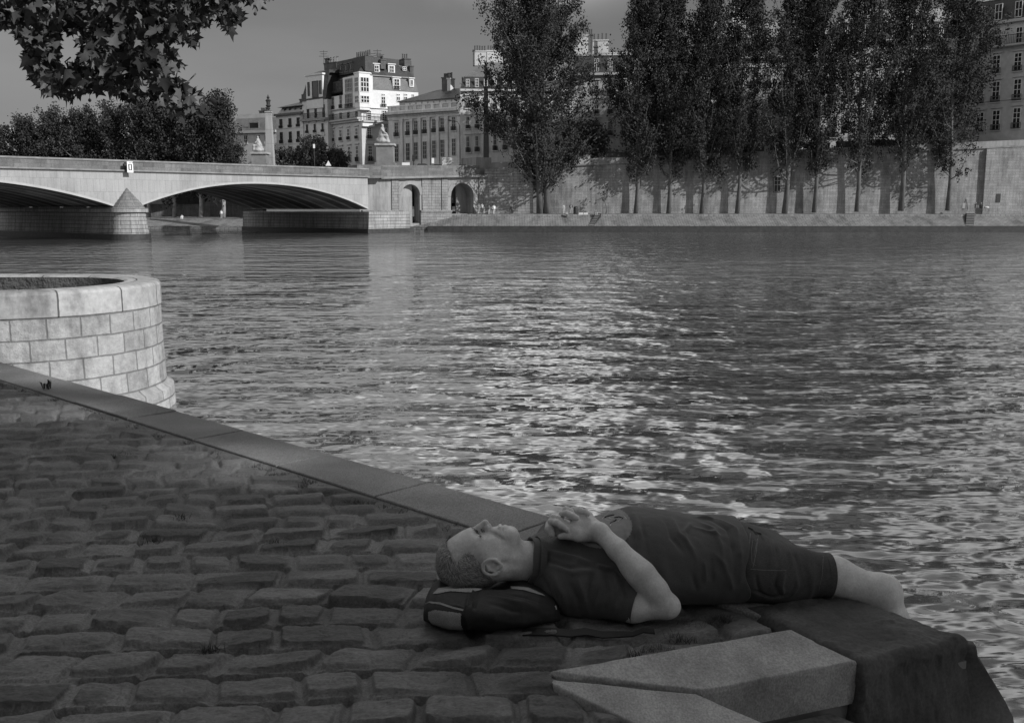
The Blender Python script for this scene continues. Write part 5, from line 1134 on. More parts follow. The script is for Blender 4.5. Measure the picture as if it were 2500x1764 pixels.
def folds(V, Fq, lines):
    """raise or sink soft creases; lines: (pixel polyline on the visible cloth, half width, height)"""
    T_ = bvh(V, Fq); N_ = vnorm(V, Fq); disp = np.zeros(len(V))
    for pts, w_, h in lines:
        P = [proj(T_, *p) for p in pts]; P = [p for p in P if p is not None]
        if len(P) < 2: continue
        D, T = polydist(V, P); disp += h*1.35*np.exp(-(D/(w_*.85))**2)*np.clip(np.sin(np.pi*np.clip(T, .02, .98))**.6, 0, 1)
    return V+N_*disp[:, None]
def patch(name, V, Fq, pred, m_, par, off=.0015, thick=True):
    """the part of a surface chosen by pred, lifted a little: sewn on panels and prints"""
    N_ = vnorm(V, Fq); keep = pred(V)[Fq].all(1); f = Fq[keep]
    used = np.zeros(len(V), bool); used[f.ravel()] = True; rm = np.cumsum(used)-1
    o = mesh_obj(name, (V+N_*off)[used], rm[f], m_, par, smooth=True); return o
def ribbon(mb, T_, pts, w_, off=.002, sub=4):
    """narrow flat strip laid on a surface along a pixel polyline"""
    P = []
    for (a, b) in zip(pts[:-1], pts[1:]):
        for k in range(sub): t = k/sub; q = proj(T_, a[0]+(b[0]-a[0])*t, a[1]+(b[1]-a[1])*t); P.append(q)
    P.append(proj(T_, *pts[-1])); P = [p for p in P if p is not None]
    if len(P) < 2: return
    vs = []
    for i, p in enumerate(P):
        d = P[min(i+1, len(P)-1)]-P[max(i-1, 0)]; v = np.array((0, 0, EYE))-p; v /= np.linalg.norm(v); s_ = np.cross(d, v); s_ /= max(np.linalg.norm(s_), 1e-9)
        vs += [p+s_*w_/2+v*off, p-s_*w_/2+v*off]
    mb.add(vs, [(2*i, 2*i+1, 2*i+3, 2*i+2) for i in range(len(P)-1)])
# ================================================================ the sleeping man
HY = 2.93
def W3(px, py, Y, dz=0): p = wp(px, py, Y); return np.array((p[0], p[1], p[2]+dz))
HO = W3(1075, 1432, HY); SCL = 813.0
def hp(a, c, y=0): return np.array((HO[0]+a, HY+y, HO[2]+c*1.03))
skin = Sd()
skin.ell(hp(.094, .084), (.094, .074, .087), .02)
skin.ell(hp(.070, .070, 0), (.068, .070, .07), .03)
skin.ell(hp(.150, .112), (.072, .058, .066), .035)          # face mass
skin.ell(hp(.105, .135), (.045, .060, .040), .03)           # forehead
skin.cap(hp(.100, .166, -.012), hp(.108, .150, -.050), .0095, .008, .016); skin.cap(hp(.100, .166, .012), hp(.108, .150, .050), .0095, .008, .016)
for s_ in (-1, 1):
    skin.cap(hp(.175, .082, .052*s_), hp(.216, .148, .018*s_), .022, .018, .03)      # jaw
    skin.ell(hp(.150, .140, .040*s_), (.026, .020, .022), .025)                      # cheek
    skin.cap(hp(.135, .120, .058*s_), hp(.165, .100, .062*s_), .016, .014, .03)
skin.ell(hp(.184, .160), (.036, .034, .028), .02)           # mouth mound
skin.cap(hp(.218, .162, -.010), hp(.218, .162, .010), .0215, .0215, .022)           # chin
for s_ in (-1, 1):
    skin.ell(hp(.121, .181, .030*s_), (.015, .017, .013), .012, -1)                   # sockets
    skin.ell(hp(.121, .160, .031*s_), (.0155, .0165, .0135), .006)                    # closed lids
    skin.cap(hp(.1285, .175, .018*s_), hp(.1275, .163, .046*s_), .0016, .0012, .004, -1)   # lash line
skin.cap(hp(.104, .170), hp(.120, .184), .0085, .0095, .012); skin.cap(hp(.120, .184), hp(.139, .1985), .0095, .0112, .008)   # nose
for s_ in (-1, 1): skin.ell(hp(.1475, .186, .0125*s_), (.0105, .0075, .0105), .006)
skin.cap(hp(.143, .194), hp(.154, .186), .0075, .006, .006)
for s_ in (-1, 1): skin.ell(hp(.1555, .1945, .0062*s_), (.0055, .0034, .0055), .003, -1)
skin.chain([hp(.1865, .176, -.022), hp(.185, .1865, -.010), hp(.186, .188, 0), hp(.185, .1865, .010), hp(.1865, .176, .022)], [.003, .0052, .0056, .0052, .003], .006)
skin.chain([hp(.196, .174, -.021), hp(.200, .184, -.009), hp(.200, .185, 0), hp(.200, .184, .009), hp(.196, .174, .021)], [.003, .0056, .0062, .0056, .003], .006)
skin.chain([hp(.192, .172, -.027), hp(.1925, .190, -.010), hp(.1925, .1925, 0), hp(.1925, .190, .010), hp(.192, .172, .027)], [.0018]*5, .003, -1)
skin.cap(hp(.166, .196), hp(.178, .192), .003, .004, .006, -1)      # philtrum
skin.cap(hp(.158, .180, -.024), hp(.190, .160, -.034), .002, .002, .012, -1)   # cheek fold
skin.cap(hp(.152, .088), hp(.300, .066, .02), .058, .066, .035)     # neck
skin.cap(hp(.170, .060, -.03), hp(.285, .085, -.022), .018, .02, .03)
skin.cap(hp(.188, .098, -.066), hp(.235, .092, -.066), .006, .004, .018, -1); skin.cap(hp(.235, .092, -.066), hp(.285, .085, -.066), .004, .003, .018, -1)
for a_, c_ in ((.070, .158), (.080, .163), (.090, .168)): skin.chain([hp(a_-.004, c_-.012, -.040), hp(a_, c_, -.022), hp(a_, c_+.003, 0)], [.0013]*3, .004, -1)
skin.cap(hp(.126, .160, -.050), hp(.122, .146, -.060), .0012, .0008, .004, -1); skin.cap(hp(.130, .158, -.050), hp(.133, .146, -.058), .0012, .0008, .004, -1)
skin.cap(hp(.160, .176, -.024), hp(.196, .158, -.036), .0022, .0016, .007, -1)
# ear, towards the viewer
e0 = (.161, .0935)
skin.ell(hp(e0[0]-.004, e0[1], -.074), (.026, .012, .021), .008)
ring = []
for t in np.linspace(math.radians(35), math.radians(325), 15):
    rx, rz = .0265, .0225; ring.append(hp(e0[0]+rx*math.cos(t)*1.03-.001, e0[1]+rz*math.sin(t), -.086-.006*max(0, -math.sin(t))-.003*max(0, -math.cos(t))))
skin.chain(ring, [.0045]*15, .0035)
skin.ell(hp(e0[0]+.002, e0[1]+.003, -.093), (.0175, .011, .0135), .003, -1)
skin.chain([hp(e0[0]-.016, e0[1]+.004, -.087), hp(e0[0]-.009, e0[1]-.008, -.089), hp(e0[0]+.006, e0[1]-.012, -.089), hp(e0[0]+.017, e0[1]-.004, -.088)], [.0028, .0035, .0035, .003], .003)
skin.ell(hp(e0[0]+.026, e0[1]+.002, -.080), (.009, .006, .010), .006); skin.ell(hp(e0[0]+.012, e0[1]+.018, -.082), (.007, .005, .0055), .004)
skin.ell(hp(e0[0]+.010, e0[1]+.008, -.082), (.006, .008, .0045), .002, -1)
skin.ell(hp(e0[0]-.004, e0[1], .076), (.026, .010, .021), .008); skin.ell(hp(.150, .085, 0), (.05, .066, .05), .03)
# torso and hips under the clothes
TY = 3.03
skin.ell((.30, TY, .095), (.24, .15, .085), .03); skin.ell((.52, TY, .11), (.2, .15, .10), .03); skin.ell((.76, TY, .085), (.13, .15, .075), .03)
skin.cap(hp(.270, .065, .02), (.22, TY, .07), .054, .062, .03)
# legs
skin.cap((.80, 2.965, .075), W3(2040, 1406, 2.965), .068, .058, .03)
kn = W3(2150, 1453, 2.945); skin.cap(W3(2035, 1405, 2.965), kn, .059, .053, .02); skin.ell(W3(2150, 1446, 2.94), (.050, .05, .046), .03)
skin.ell(W3(2160, 1436, 2.935), (.040, .042, .034), .04); sh = kn+np.array((.092, .02, -.16)); skin.cap(kn, sh, .050, .050, .03); skin.cap(sh, kn+np.array((.135, .04, -.42)), .05, .032, .03)
skin.ell(kn+np.array((.02, -.02, -.10)), (.045, .045, .07), .03)
skin.cap((.80, 3.15, .065), (1.08, 3.21, -.06), .066, .056, .03); skin.cap((1.08, 3.21, -.06), (1.16, 3.26, -.46), .05, .033, .03)
for q in (kn+np.array((.135, .04, -.42)), np.array((1.16, 3.26, -.46))):
    skin.cap(q, q+np.array((.11, .09, -.05)), .033, .024, .02)
# near arm
SH = W3(1405, 1435, 2.87); EL = W3(1624, 1477, 2.792); WR = W3(1464, 1298, 2.905)
skin.cap(SH, W3(1545, 1480, 2.80), .055, .044, .02); skin.cap(W3(1545, 1480, 2.80), EL, .043, .037, .02)
skin.ell(EL+np.array((.012, 0, -.004)), (.034, .032, .032), .015)
MA = W3(1566, 1401, 2.80); skin.cap(EL, MA, .037, .0395, .012); skin.cap(MA, W3(1508, 1341, 2.85), .0395, .031, .012); skin.cap(W3(1508, 1341, 2.85), WR, .031, .0255, .012)
skin.cap(W3(1600, 1440, 2.79), W3(1545, 1385, 2.82), .036, .034, .02)
skin.cap(WR, W3(1452, 1288, 2.955), .026, .022, .02)
# far arm, hidden by the chest
skin.cap((.17, 3.2, .09), (.40, 3.33, .06), .05, .042, .02); skin.cap((.40, 3.33, .06), (.27, 3.17, .16), .038, .027, .02); skin.cap((.27, 3.17, .16), W3(1400, 1292, 3.0), .026, .022, .02)
# right hand: back and knuckles
K = [W3(1394, 1295, 2.915), W3(1405, 1278, 2.935), W3(1421, 1265, 2.955), W3(1438, 1258, 2.975)]
for kk, r0 in zip(K, (.015, .0155, .0145, .0125)): skin.cap(W3(1450, 1290, 2.94), kk, .020, r0, .014)
skin.cap(W3(1455, 1305, 2.925), W3(1412, 1308, 2.905), .020, .0165, .016); skin.cap(W3(1412, 1308, 2.905), W3(1386, 1306, 2.905), .0155, .0125, .008); skin.cap(W3(1386, 1306, 2.905), W3(1368, 1309, 2.91), .0115, .009, .006)
for kk in K[:3]: skin.ell(kk+np.array((.0, 0, .004)), (.011, .011, .010), .008)
# right fingers, crossing between the fingers of the other hand
FS = .0016
skin.chain([K[0], W3(1362, 1265, 2.925), W3(1352, 1262, 2.94), W3(1349, 1278, 2.955)], [0.0131, 0.0105, 0.0100, 0.0089], .003)
skin.chain([K[1], W3(1392, 1247, 2.95), W3(1381, 1243, 2.96), W3(1376, 1252, 2.97)], [0.0131, 0.0106, 0.0100, 0.0085], .003)
skin.chain([K[2], W3(1410, 1243, 2.97), W3(1400, 1243, 2.985), W3(1393, 1252, 2.99)], [0.0114, 0.0097, 0.0091, 0.0080], .003)
skin.chain([K[3], W3(1430, 1248, 3.0), W3(1422, 1250, 3.01)], [0.0103, 0.0085, 0.0080], .003)
# left hand: knuckle side and fingers laid over the right
skin.ell(W3(1368, 1290, 2.965), (.030, .032, .022), .012); skin.cap(W3(1368, 1288, 2.96), W3(1405, 1300, 2.985), .022, .024, .02)
skin.chain([W3(1345, 1272, 2.935), W3(1359, 1275, 2.912), W3(1372, 1284, 2.902), W3(1384, 1292, 2.897)], [0.0108, 0.0108, 0.0103, 0.0089], .0025)
skin.chain([W3(1372, 1254, 2.945), W3(1384, 1253, 2.925), W3(1396, 1258, 2.916), W3(1408, 1264, 2.914)], [0.0108, 0.0111, 0.0105, 0.0091], .0025)
skin.chain([W3(1402, 1244, 2.985), W3(1414, 1244, 2.957), W3(1426, 1248, 2.948), W3(1436, 1254, 2.945)], [0.0097, 0.0095, 0.0089, 0.0078], .0025)
skin.chain([W3(1343, 1280, 2.96), W3(1341, 1290, 2.93), W3(1347, 1304, 2.92)], [0.0137, 0.0135, 0.0108], .004)
skin.cap(W3(1350, 1264, 2.955), W3(1343, 1284, 2.955), .010, .012, .01)
skin.ell(W3(1376, 1286, 2.972), (.030, .026, .024), .010)
# nails: shallow flat dips with a rim
for (px, py, Y) in ((1381.5, 1289.5, 2.8882), (1405.5, 1260.5, 2.9050), (1349, 1302, 2.909)):
    skin.ell(W3(px, py, Y-.0015), (.0048, .0022, .0040), .0012, -1)
V, Fq = sdf_mesh(skin, (-.26, 2.66, -.62), (1.42, 3.46, .34), .0029)
V = relax(V, Fq, 1, .35)
M = empty('person', (.3, 3.0, 0), 'person asleep on the quay, hands folded, in dark polo shirt and denim shorts', 'person')
m, n, b = newmat('skin'); tc = N(n, 'ShaderNodeTexCoord'); ob = tc.outputs['Object']
c = mul(n, ramp(n, noise(n, ob, 14, 5, .6), [(.3, .52), (.7, .70)]), ramp(n, noise(n, ob, 180, 3, .6), [(.3, .9), (.7, 1.06)])); c = mul(n, c, ramp(n, noise(n, ob, 45, 4, .7), [(.3, .9), (.7, 1.06)]))
n.links.new(c, b.inputs['Base Color']); b.inputs['Roughness'].default_value = .48; b.inputs['Specular IOR Level'].default_value = .45
b.inputs['Subsurface Weight'].default_value = 0; b.inputs['Subsurface Radius'].default_value = (.006, .006, .006); b.inputs['Subsurface Scale'].default_value = 1
bump(n, b, mul(n, noise(n, ob, 260, 4, .7), mul(n, noise(n, ob, 60, 5, .7), 2.0), 'ADD'), .35, .0016)
skin_m = m
bodyo = mesh_obj('body', V, Fq, skin_m, M, smooth=True)
Tskin = bvh(V, Fq)
nail = MB()
# hair: close shell plus combed strands
hair_m = mat('grey_hair', .24, .5, .45, 60, .6, .003, .4, stretch=(1, 1, .4))
def hair_region(P):
    a = P[:, 0]-HO[0]; c = (P[:, 2]-HO[2])/1.03-.33*np.abs(P[:, 1]-HY); y = np.abs(P[:, 1]-HY)
    # hairline on the side view: recedes over the temple, dips in front of the ear
    lim = np.interp(a, [0, .012, .03, .045, .06, .08, .10, .120, .132, .142, .17, .19, .21], [.16, .148, .120, .085, .088, .104, .108, .100, .092, .050, .040, .034, .02])
    lim = lim+.004*np.sin(a*400)+.010*np.clip((.045-y)/.045, 0, 1)*(a < .05)
    return (c < lim) & (a < .205)
hs = Sd(); hs.ell(hp(.094, .084), (.0985, .0785, .0915), .02); hs.ell(hp(.070, .070, 0), (.073, .0755, .0755), .03); hs.ell(hp(.150, .080, 0), (.055, .0705, .058), .03)
HV, HF = sdf_mesh(hs, HO+np.array((-.02, -.1, -.03)), HO+np.array((.23, .1, .2)), .0035)
kf = hair_region(HV)[HF].all(1); HF = HF[kf]; used = np.zeros(len(HV), bool); used[HF.ravel()] = True; rm = np.cumsum(used)-1; HV = HV[used]; HF = rm[HF]
HN = vnorm(HV, HF); HV = HV+HN*(.0035*fbm(HV[:, 0]*60+HV[:, 2]*90, HV[:, 1]*60+HV[:, 2]*160, 3, 5))[:, None]
ho = mesh_obj('hair', HV, HF, hair_m, bodyo, smooth=True)
hr = np.random.default_rng(3); sel = hr.integers(0, len(HV), 20000); SV = []; SF = []
ear_c = hp(e0[0], e0[1], -.08)
for q, i in enumerate(sel):
    p = HV[i]; nn = HN[i]; a = p[0]-HO[0]; c = (p[2]-HO[2])
    if np.linalg.norm((p-ear_c)*np.array((1, .6, 1.1))) < .026: continue
    fl = np.array((.35-1.2*(a < .03)*1.0, 0, -1.0)) if c < .12 else np.array((-1.0, 0, -.45))
    if a > .06: fl = np.array((.9, 0, -.75))+np.array((.0, 0, .35 if c > .06 else 0))
    fl = fl+hr.normal(0, .35, 3)+.5*np.array((math.sin(c*70+a*30), 0, math.cos(a*60)*.5)); fl -= nn*(fl@nn); fl /= max(np.linalg.norm(fl), 1e-6); sd_ = np.cross(fl, nn); L = hr.uniform(.010, .024); w_ = .00045*hr.uniform(.7, 1.6)
    base = p+nn*.0005; mid = p+fl*L*.5+nn*hr.uniform(.001, .0035); end = p+fl*L+nn*hr.uniform(.0005, .005)-nn*L*L*4
    k = len(SV); SV += [base-sd_*w_, base+sd_*w_, mid+sd_*w_, mid-sd_*w_, end]; SF += [(k, k+1, k+2), (k, k+2, k+3), (k+3, k+2, k+4)]
hm2, n, b = newmat('hair_strands'); at = N(n, 'ShaderNodeAttribute', attribute_name='tone'); n.links.new(ramp(n, at.outputs['Fac'], [(0, .10), (.5, .34), (1, .7)]), b.inputs['Base Color']); b.inputs['Roughness'].default_value = .4
st = mesh_obj('hair_strands', np.array(SV), np.array(SF), hm2, bodyo, attrs={'tone': np.repeat(hr.uniform(0, 1, len(SV)//5), 5)}); st['kind'] = 'stuff'
# eyebrow and lashes of the closed eye
SV = []; SF = []
def strands(path, n_, jit, L, w_, dirpx, fall=0):
    for q in range(n_):
        t = hr.uniform()**(1+fall); k_ = t*(len(path)-1); i_ = min(int(k_), len(path)-2); f_ = k_-i_
        px = path[i_][0]*(1-f_)+path[i_+1][0]*f_+hr.normal(0, jit); py = path[i_][1]*(1-f_)+path[i_+1][1]*f_+hr.normal(0, jit)
        p = proj(Tskin, px, py); p2 = proj(Tskin, px+dirpx[0]*L+hr.normal(0, 1.2), py+dirpx[1]*L+hr.normal(0, 1.2))
        if p is None or p2 is None or np.linalg.norm(p-p2) > .03: continue
        nn = np.array((0, -.35, .94)); fl = p2-p; sd_ = np.cross(fl, nn); sd_ *= w_/max(np.linalg.norm(sd_), 1e-9); k = len(SV); SV.extend([p-sd_+nn*.0003, p+sd_+nn*.0003, p2+nn*.0012]); SF.append((k, k+1, k+2))
strands([(1150, 1286), (1155, 1288), (1162, 1294), (1172, 1308)], 170, 1.5, 7, .0005, (.7, .9), .9)
mesh_obj('eyebrow', np.array(SV), np.array(SF), mat('eyebrow_hair', .07, .7, .2, 10, 0), bodyo)['kind'] = 'stuff'
SV = []; SF = []
strands([(1173, 1290), (1176, 1294), (1177, 1299)], 40, .6, 3, .0005, (.9, .3)); strands([(1180, 1293), (1182, 1298)], 20, .6, 3, .0005, (.5, .8))
mesh_obj('eyelashes', np.array(SV), np.array(SF), mat('eyebrow_hair', .07), bodyo)['kind'] = 'stuff'
# ---------------------------------------------------------------- shirt
sx = [.03, .06, .11, .19, .30, .38, .455, .52, .60, .68, .735]; szt = [.150, .162, .176, .192, .230, .256, .250, .237, .229, .229, .222]; shw = [.10, .13, .165, .19, .195, .20, .20, .195, .188, .183, .180]
def torso_fn(X, Y, Z, e=0.0):
    zt = np.interp(X, sx, szt); hw_ = np.interp(X, sx, shw); yc = TY; zb = -.03; zc_ = (zt+zb)/2; rz = (zt-zb)/2
    q = (np.abs((Y-yc)/hw_)**2.15+np.abs((Z-zc_)/rz)**2.15)**(1/2.15); d = (q-1)*np.minimum(hw_, rz)*.85
    return np.maximum(np.maximum(d, sx[0]-X), X-(.712+.035*np.clip((TY-Y)/.2, -1, 1)*0+.012*np.sin(Z*40)))
shirt = Sd(); shirt.fn(torso_fn, (.38, TY, .1), .45, .03)
shirt.ell(SH+np.array((-.005, .012, -.004)), (.085, .075, .078), .045); shirt.ell((.16, 3.19, .10), (.08, .075, .075), .04)
SE = W3(1552, 1478, 2.80); shirt.cap(SH, SE, .078, .0505, .035); shirt.cap((.17, 3.2, .09), (.33, 3.29, .075), .07, .055, .03)
shirt.cap(W3(1330, 1400, 2.93), (.18, 3.0, .10), .06, .08, .05)
ax_ = (SE-SH)/np.linalg.norm(SE-SH)
def cut_sleeve(D, X, Y, Z):
    t = (X-SE[0])*ax_[0]+(Y-SE[1])*ax_[1]+(Z-SE[2])*ax_[2]; near_ = (Y < 2.88) & (X > SE[0]-.05) & (Z < .115-(X-SE[0])*.0)
    r_ = np.sqrt((X-SE[0]-ax_[0]*t)**2+(Y-SE[1]-ax_[1]*t)**2+(Z-SE[2]-ax_[2]*t)**2)
    D = np.where(near_ & (r_ < .075), np.maximum(D, t), D)
    return np.maximum(D, -(Z+.012))
SVv, SFf = sdf_mesh(shirt, (-.02, 2.66, -.04), (.80, 3.42, .32), .0032, cut_sleeve)
SVv = relax(SVv, SFf, 2, .4)
L_ = [  # chest and shoulder creases
    ([(1330, 1345), (1400, 1362), (1455, 1380)], .012, .007), ([(1320, 1362), (1390, 1385), (1450, 1378)], .010, -.006), ([(1345, 1378), (1400, 1398), (1455, 1392)], .010, .005),
    ([(1455, 1380), (1480, 1388), (1500, 1385)], .008, .010), ([(1445, 1395), (1440, 1430), (1430, 1470)], .010, -.008), ([(1462, 1390), (1462, 1430), (1450, 1480)], .009, .007), ([(1480, 1400), (1484, 1440), (1475, 1490)], .008, -.006),
    ([(1500, 1395), (1508, 1440), (1500, 1490)], .008, .007), ([(1520, 1412), (1524, 1450), (1516, 1500)], .008, -.005), ([(1390, 1420), (1410, 1460), (1420, 1505)], .010, -.007), ([(1350, 1400), (1375, 1450), (1385, 1500)], .012, .006), ([(1410, 1410), (1425, 1450), (1440, 1500)], .009, .006),
    ([(1320, 1400), (1345, 1450), (1370, 1490)], .010, -.005), ([(1500, 1388), (1530, 1415), (1555, 1450)], .006, .005),
    # belly creases beside the print
    ([(1545, 1250), (1560, 1300), (1566, 1360)], .007, .005), ([(1535, 1262), (1548, 1310), (1552, 1360)], .006, -.005), ([(1525, 1285), (1536, 1320), (1540, 1350)], .006, .004), ([(1557, 1255), (1572, 1300), (1580, 1350)], .006, -.004),
    ([(1640, 1265), (1655, 1300), (1690, 1340), (1700, 1365)], .010, .006), ([(1625, 1270), (1640, 1310), (1670, 1350)], .010, -.006), ([(1690, 1275), (1670, 1300), (1680, 1330)], .010, .006), ([(1710, 1275), (1740, 1290), (1760, 1330), (1765, 1380)], .010, .006),
    ([(1735, 1268), (1775, 1290), (1790, 1340), (1792, 1400)], .009, -.007), ([(1750, 1265), (1795, 1290), (1808, 1350), (1808, 1420)], .008, .006), ([(1720, 1370), (1722, 1420), (1725, 1480)], .007, .008), ([(1735, 1360), (1738, 1420), (1742, 1480)], .008, -.006), ([(1690, 1400), (1700, 1440), (1712, 1485)], .010, -.006),
    ([(1745, 1350), (1770, 1380), (1780, 1430)], .009, .005), ([(1600, 1300), (1615, 1380), (1640, 1450)], .02, .005), ([(1780, 1400), (1790, 1440), (1790, 1480)], .007, .005), ([(1700, 1262), (1745, 1266), (1800, 1262)], .009, .008), ([(1690, 1285), (1740, 1300), (1760, 1310)], .008, .005)]
SVv = folds(SVv, SFf, L_)
Nn = vnorm(SVv, SFf); SVv = SVv+Nn*(.006*fbm(SVv[:, 0]*14+SVv[:, 2]*8, SVv[:, 1]*14-SVv[:, 2]*10, 3, 15)+.0022*fbm(SVv[:, 0]*45, SVv[:, 1]*40+SVv[:, 2]*40, 2, 18))[:, None]
SVv = relax(SVv, SFf, 1, .3)
m, n, b = newmat('shirt_cotton'); tc = N(n, 'ShaderNodeTexCoord'); ob = tc.outputs['Object']
c = mul(n, ramp(n, noise(n, ob, 7, 5, .6), [(.3, .052), (.7, .072)]), ramp(n, noise(n, ob, 500, 2, .6), [(.3, .75), (.7, 1.3)])); n.links.new(c, b.inputs['Base Color']); b.inputs['Roughness'].default_value = .85; b.inputs['Sheen Weight'].default_value = .12; b.inputs['Sheen Roughness'].default_value = .5
bump(n, b, noise(n, ob, 420, 3, .6), .3, .001); shirt_m = m
shirto = mesh_obj('polo_shirt', SVv, SFf, shirt_m, M, smooth=True)
Tsh = bvh(SVv, SFf)
# collar: standing band round the neck
def ringband(name, c0, ax, up, rx, ry, L0, L1, th, m_, par, n_=48, a0=0, a1=2*math.pi, flare=0, wav=0):
    ax = np.array(ax)/np.linalg.norm(ax); up = np.array(up)-ax*(np.array(up)@ax); up /= np.linalg.norm(up); sd_ = np.cross(ax, up); V = []; Fs = []; A = np.linspace(a0, a1, n_)
    for i, a in enumerate(A):
        for (l, e) in ((L0, 0), (L1, flare), (L1, flare+th), (L0, th)):
            ww = wav*math.sin(a*5)
            V.append(np.array(c0)+ax*(l+ww)+up*math.cos(a)*(rx+e)+sd_*math.sin(a)*(ry+e))
    for i in range(n_-1):
        for k in range(4): Fs.append((i*4+k, i*4+(k+1) % 4, (i+1)*4+(k+1) % 4, (i+1)*4+k))
    Fs += [(0, 1, 2, 3), ((n_-1)*4+3, (n_-1)*4+2, (n_-1)*4+1, (n_-1)*4)]
    return mesh_obj(name, V, Fs, m_, par, smooth=False)
cc0 = hp(.292, .070, .012); cax = hp(.20, .085, .0)-hp(.31, .062, .02)
ringband('collar', cc0, cax, (0, 0, 1), .0735, .076, -.012, .026, .003, shirt_m, shirto, flare=.001, wav=.002)
ringband('collar_fold', cc0, cax, (0, 0, 1), .0775, .080, -.016, .004, .003, shirt_m, shirto, flare=.002, wav=.001)
# sleeve cuff band and hem
ringband('cuff', SE, -ax_, (0, 0, 1), .0505, .0505, -.001, .016, .0022, shirt_m, shirto)
# print on the chest
prm = mat('shirt_print', .22, .8, .12, 30, .2, .001); prw = mat('print_line', .6, .8, .1, 30, 0); prk = mat('print_dark', .03, .8, .1, 30, 0)
pcx, pcy = proj(Tsh, 1470, 1290), None
pxs = lambda V: (lambda q: (((q[0]-1468)/77.0)**2+((q[1]-1285)/54.0)**2 < 1) & (V[:, 2] > .14))(pix(V))
po = patch('chest_print', SVv, SFf, pxs, prm, shirto, .0012)
pm_ = MB()
for pts in ([(1455, 1258), (1485, 1251), (1508, 1248)], [(1462, 1262), (1490, 1254), (1512, 1250)], [(1470, 1266), (1478, 1258), (1500, 1254), (1514, 1253)], [(1490, 1282), (1493, 1276), (1509, 1272), (1520, 1262), (1530, 1266), (1524, 1260), (1512, 1259)], [(1474, 1262), (1486, 1262), (1492, 1266), (1506, 1265)], [(1478, 1268), (1490, 1271), (1500, 1266)]): ribbon(pm_, Tsh, pts, .0030, .0035)
pm_.build('print_outline', prw, shirto)['kind'] = 'stuff'
pm_ = MB()
for pts in ([(1476, 1264), (1486, 1260), (1500, 1257)], [(1490, 1278), (1502, 1272), (1506, 1268)], [(1500, 1264), (1512, 1262), (1520, 1266)]): ribbon(pm_, Tsh, pts, .007, .0028)
pm_.build('print_fill', prk, shirto)['kind'] = 'stuff'
# ---------------------------------------------------------------- denim shorts
short = Sd()
gx = [.66, .70, .74, .79, .84, .90]; gzt = [.198, .207, .205, .188, .166, .136]; ghw = [.168, .172, .175, .170, .155, .12]
def hip_fn(X, Y, Z):
    zt = np.interp(X, gx, gzt); hw_ = np.interp(X, gx, ghw); zb = -.02; zc_ = (zt+zb)/2; rz = (zt-zb)/2
    q = (np.abs((Y-TY)/hw_)**2.4+np.abs((Z-zc_)/rz)**2.4)**(1/2.4); return np.maximum(np.maximum((q-1)*rz*.85, gx[0]-X), X-.90)
short.fn(hip_fn, (.78, TY, .09), .25, .04)
HM = W3(2022, 1403, 2.968); short.cap((.82, 2.955, .080), HM, .082, .0665, .04); short.cap((.82, 3.14, .075), (1.0, 3.195, -.02), .078, .07, .04)
lx = (HM-np.array((.82, 2.955, .080))); lx /= np.linalg.norm(lx); l2 = np.array((1.0, 3.195, -.02))-np.array((.82, 3.14, .075)); l2 /= np.linalg.norm(l2)
def cut_leg(D, X, Y, Z):
    t = (X-HM[0])*lx[0]+(Y-HM[1])*lx[1]+(Z-HM[2])*lx[2]; D = np.where((Y < 3.07), np.maximum(D, t), D)
    t2 = (X-1.0)*l2[0]+(Y-3.195)*l2[1]+(Z+.02)*l2[2]; D = np.where((Y >= 3.07), np.maximum(D, t2), D)
    return np.where(X < .85, np.maximum(D, -(Z+.012)), D)
JV, JF = sdf_mesh(short, (.62, 2.80, -.14), (1.12, 3.34, .28), .0032, cut_leg); JV = relax(JV, JF, 2, .4)
J_ = [([(1868, 1310), (1880, 1345), (1878, 1380)], .007, .005), ([(1880, 1312), (1897, 1345), (1900, 1385)], .007, -.005), ([(1905, 1318), (1925, 1350), (1935, 1390)], .008, .005), ([(1918, 1322), (1942, 1360), (1950, 1400)], .008, -.004),
      ([(1900, 1395), (1895, 1430), (1905, 1455)], .008, -.008), ([(1915, 1395), (1908, 1430), (1912, 1450)], .006, .007), ([(1845, 1400), (1850, 1430), (1860, 1455)], .007, -.005), ([(1840, 1440), (1880, 1458), (1920, 1450)], .006, -.007), ([(1940, 1400), (1945, 1430), (1930, 1455)], .009, .004),
      ([(1960, 1340), (1975, 1390), (1980, 1440)], .012, .003)]
JV = folds(JV, JF, J_); Nn = vnorm(JV, JF); JV = JV+Nn*(.005*fbm(JV[:, 0]*18+JV[:, 2]*8, JV[:, 1]*18-JV[:, 2]*10, 3, 25))[:, None]
m, n, b = newmat('denim'); tc = N(n, 'ShaderNodeTexCoord'); ob = tc.outputs['Object']
c = mul(n, ramp(n, noise(n, ob, 9, 5, .6), [(.3, .036), (.7, .066)]), ramp(n, noise(n, mapv(n, ob, (.35, 1, 1)), 520, 2, .6), [(.3, .65), (.7, 1.4)])); n.links.new(c, b.inputs['Base Color']); b.inputs['Roughness'].default_value = .8
bump(n, b, noise(n, mapv(n, ob, (.4, 1, 1)), 400, 3, .6), .3, .001); denim = m
jo = mesh_obj('shorts', JV, JF, denim, M, smooth=True); Tj = bvh(JV, JF)
ringband('shorts_hem', HM, -lx, (0, 0, 1), .0668, .0668, -.001, .020, .0025, denim, jo)
stitch = mat('seam_stitching', .16, .8, .3, 200, 0)
mb_ = MB()
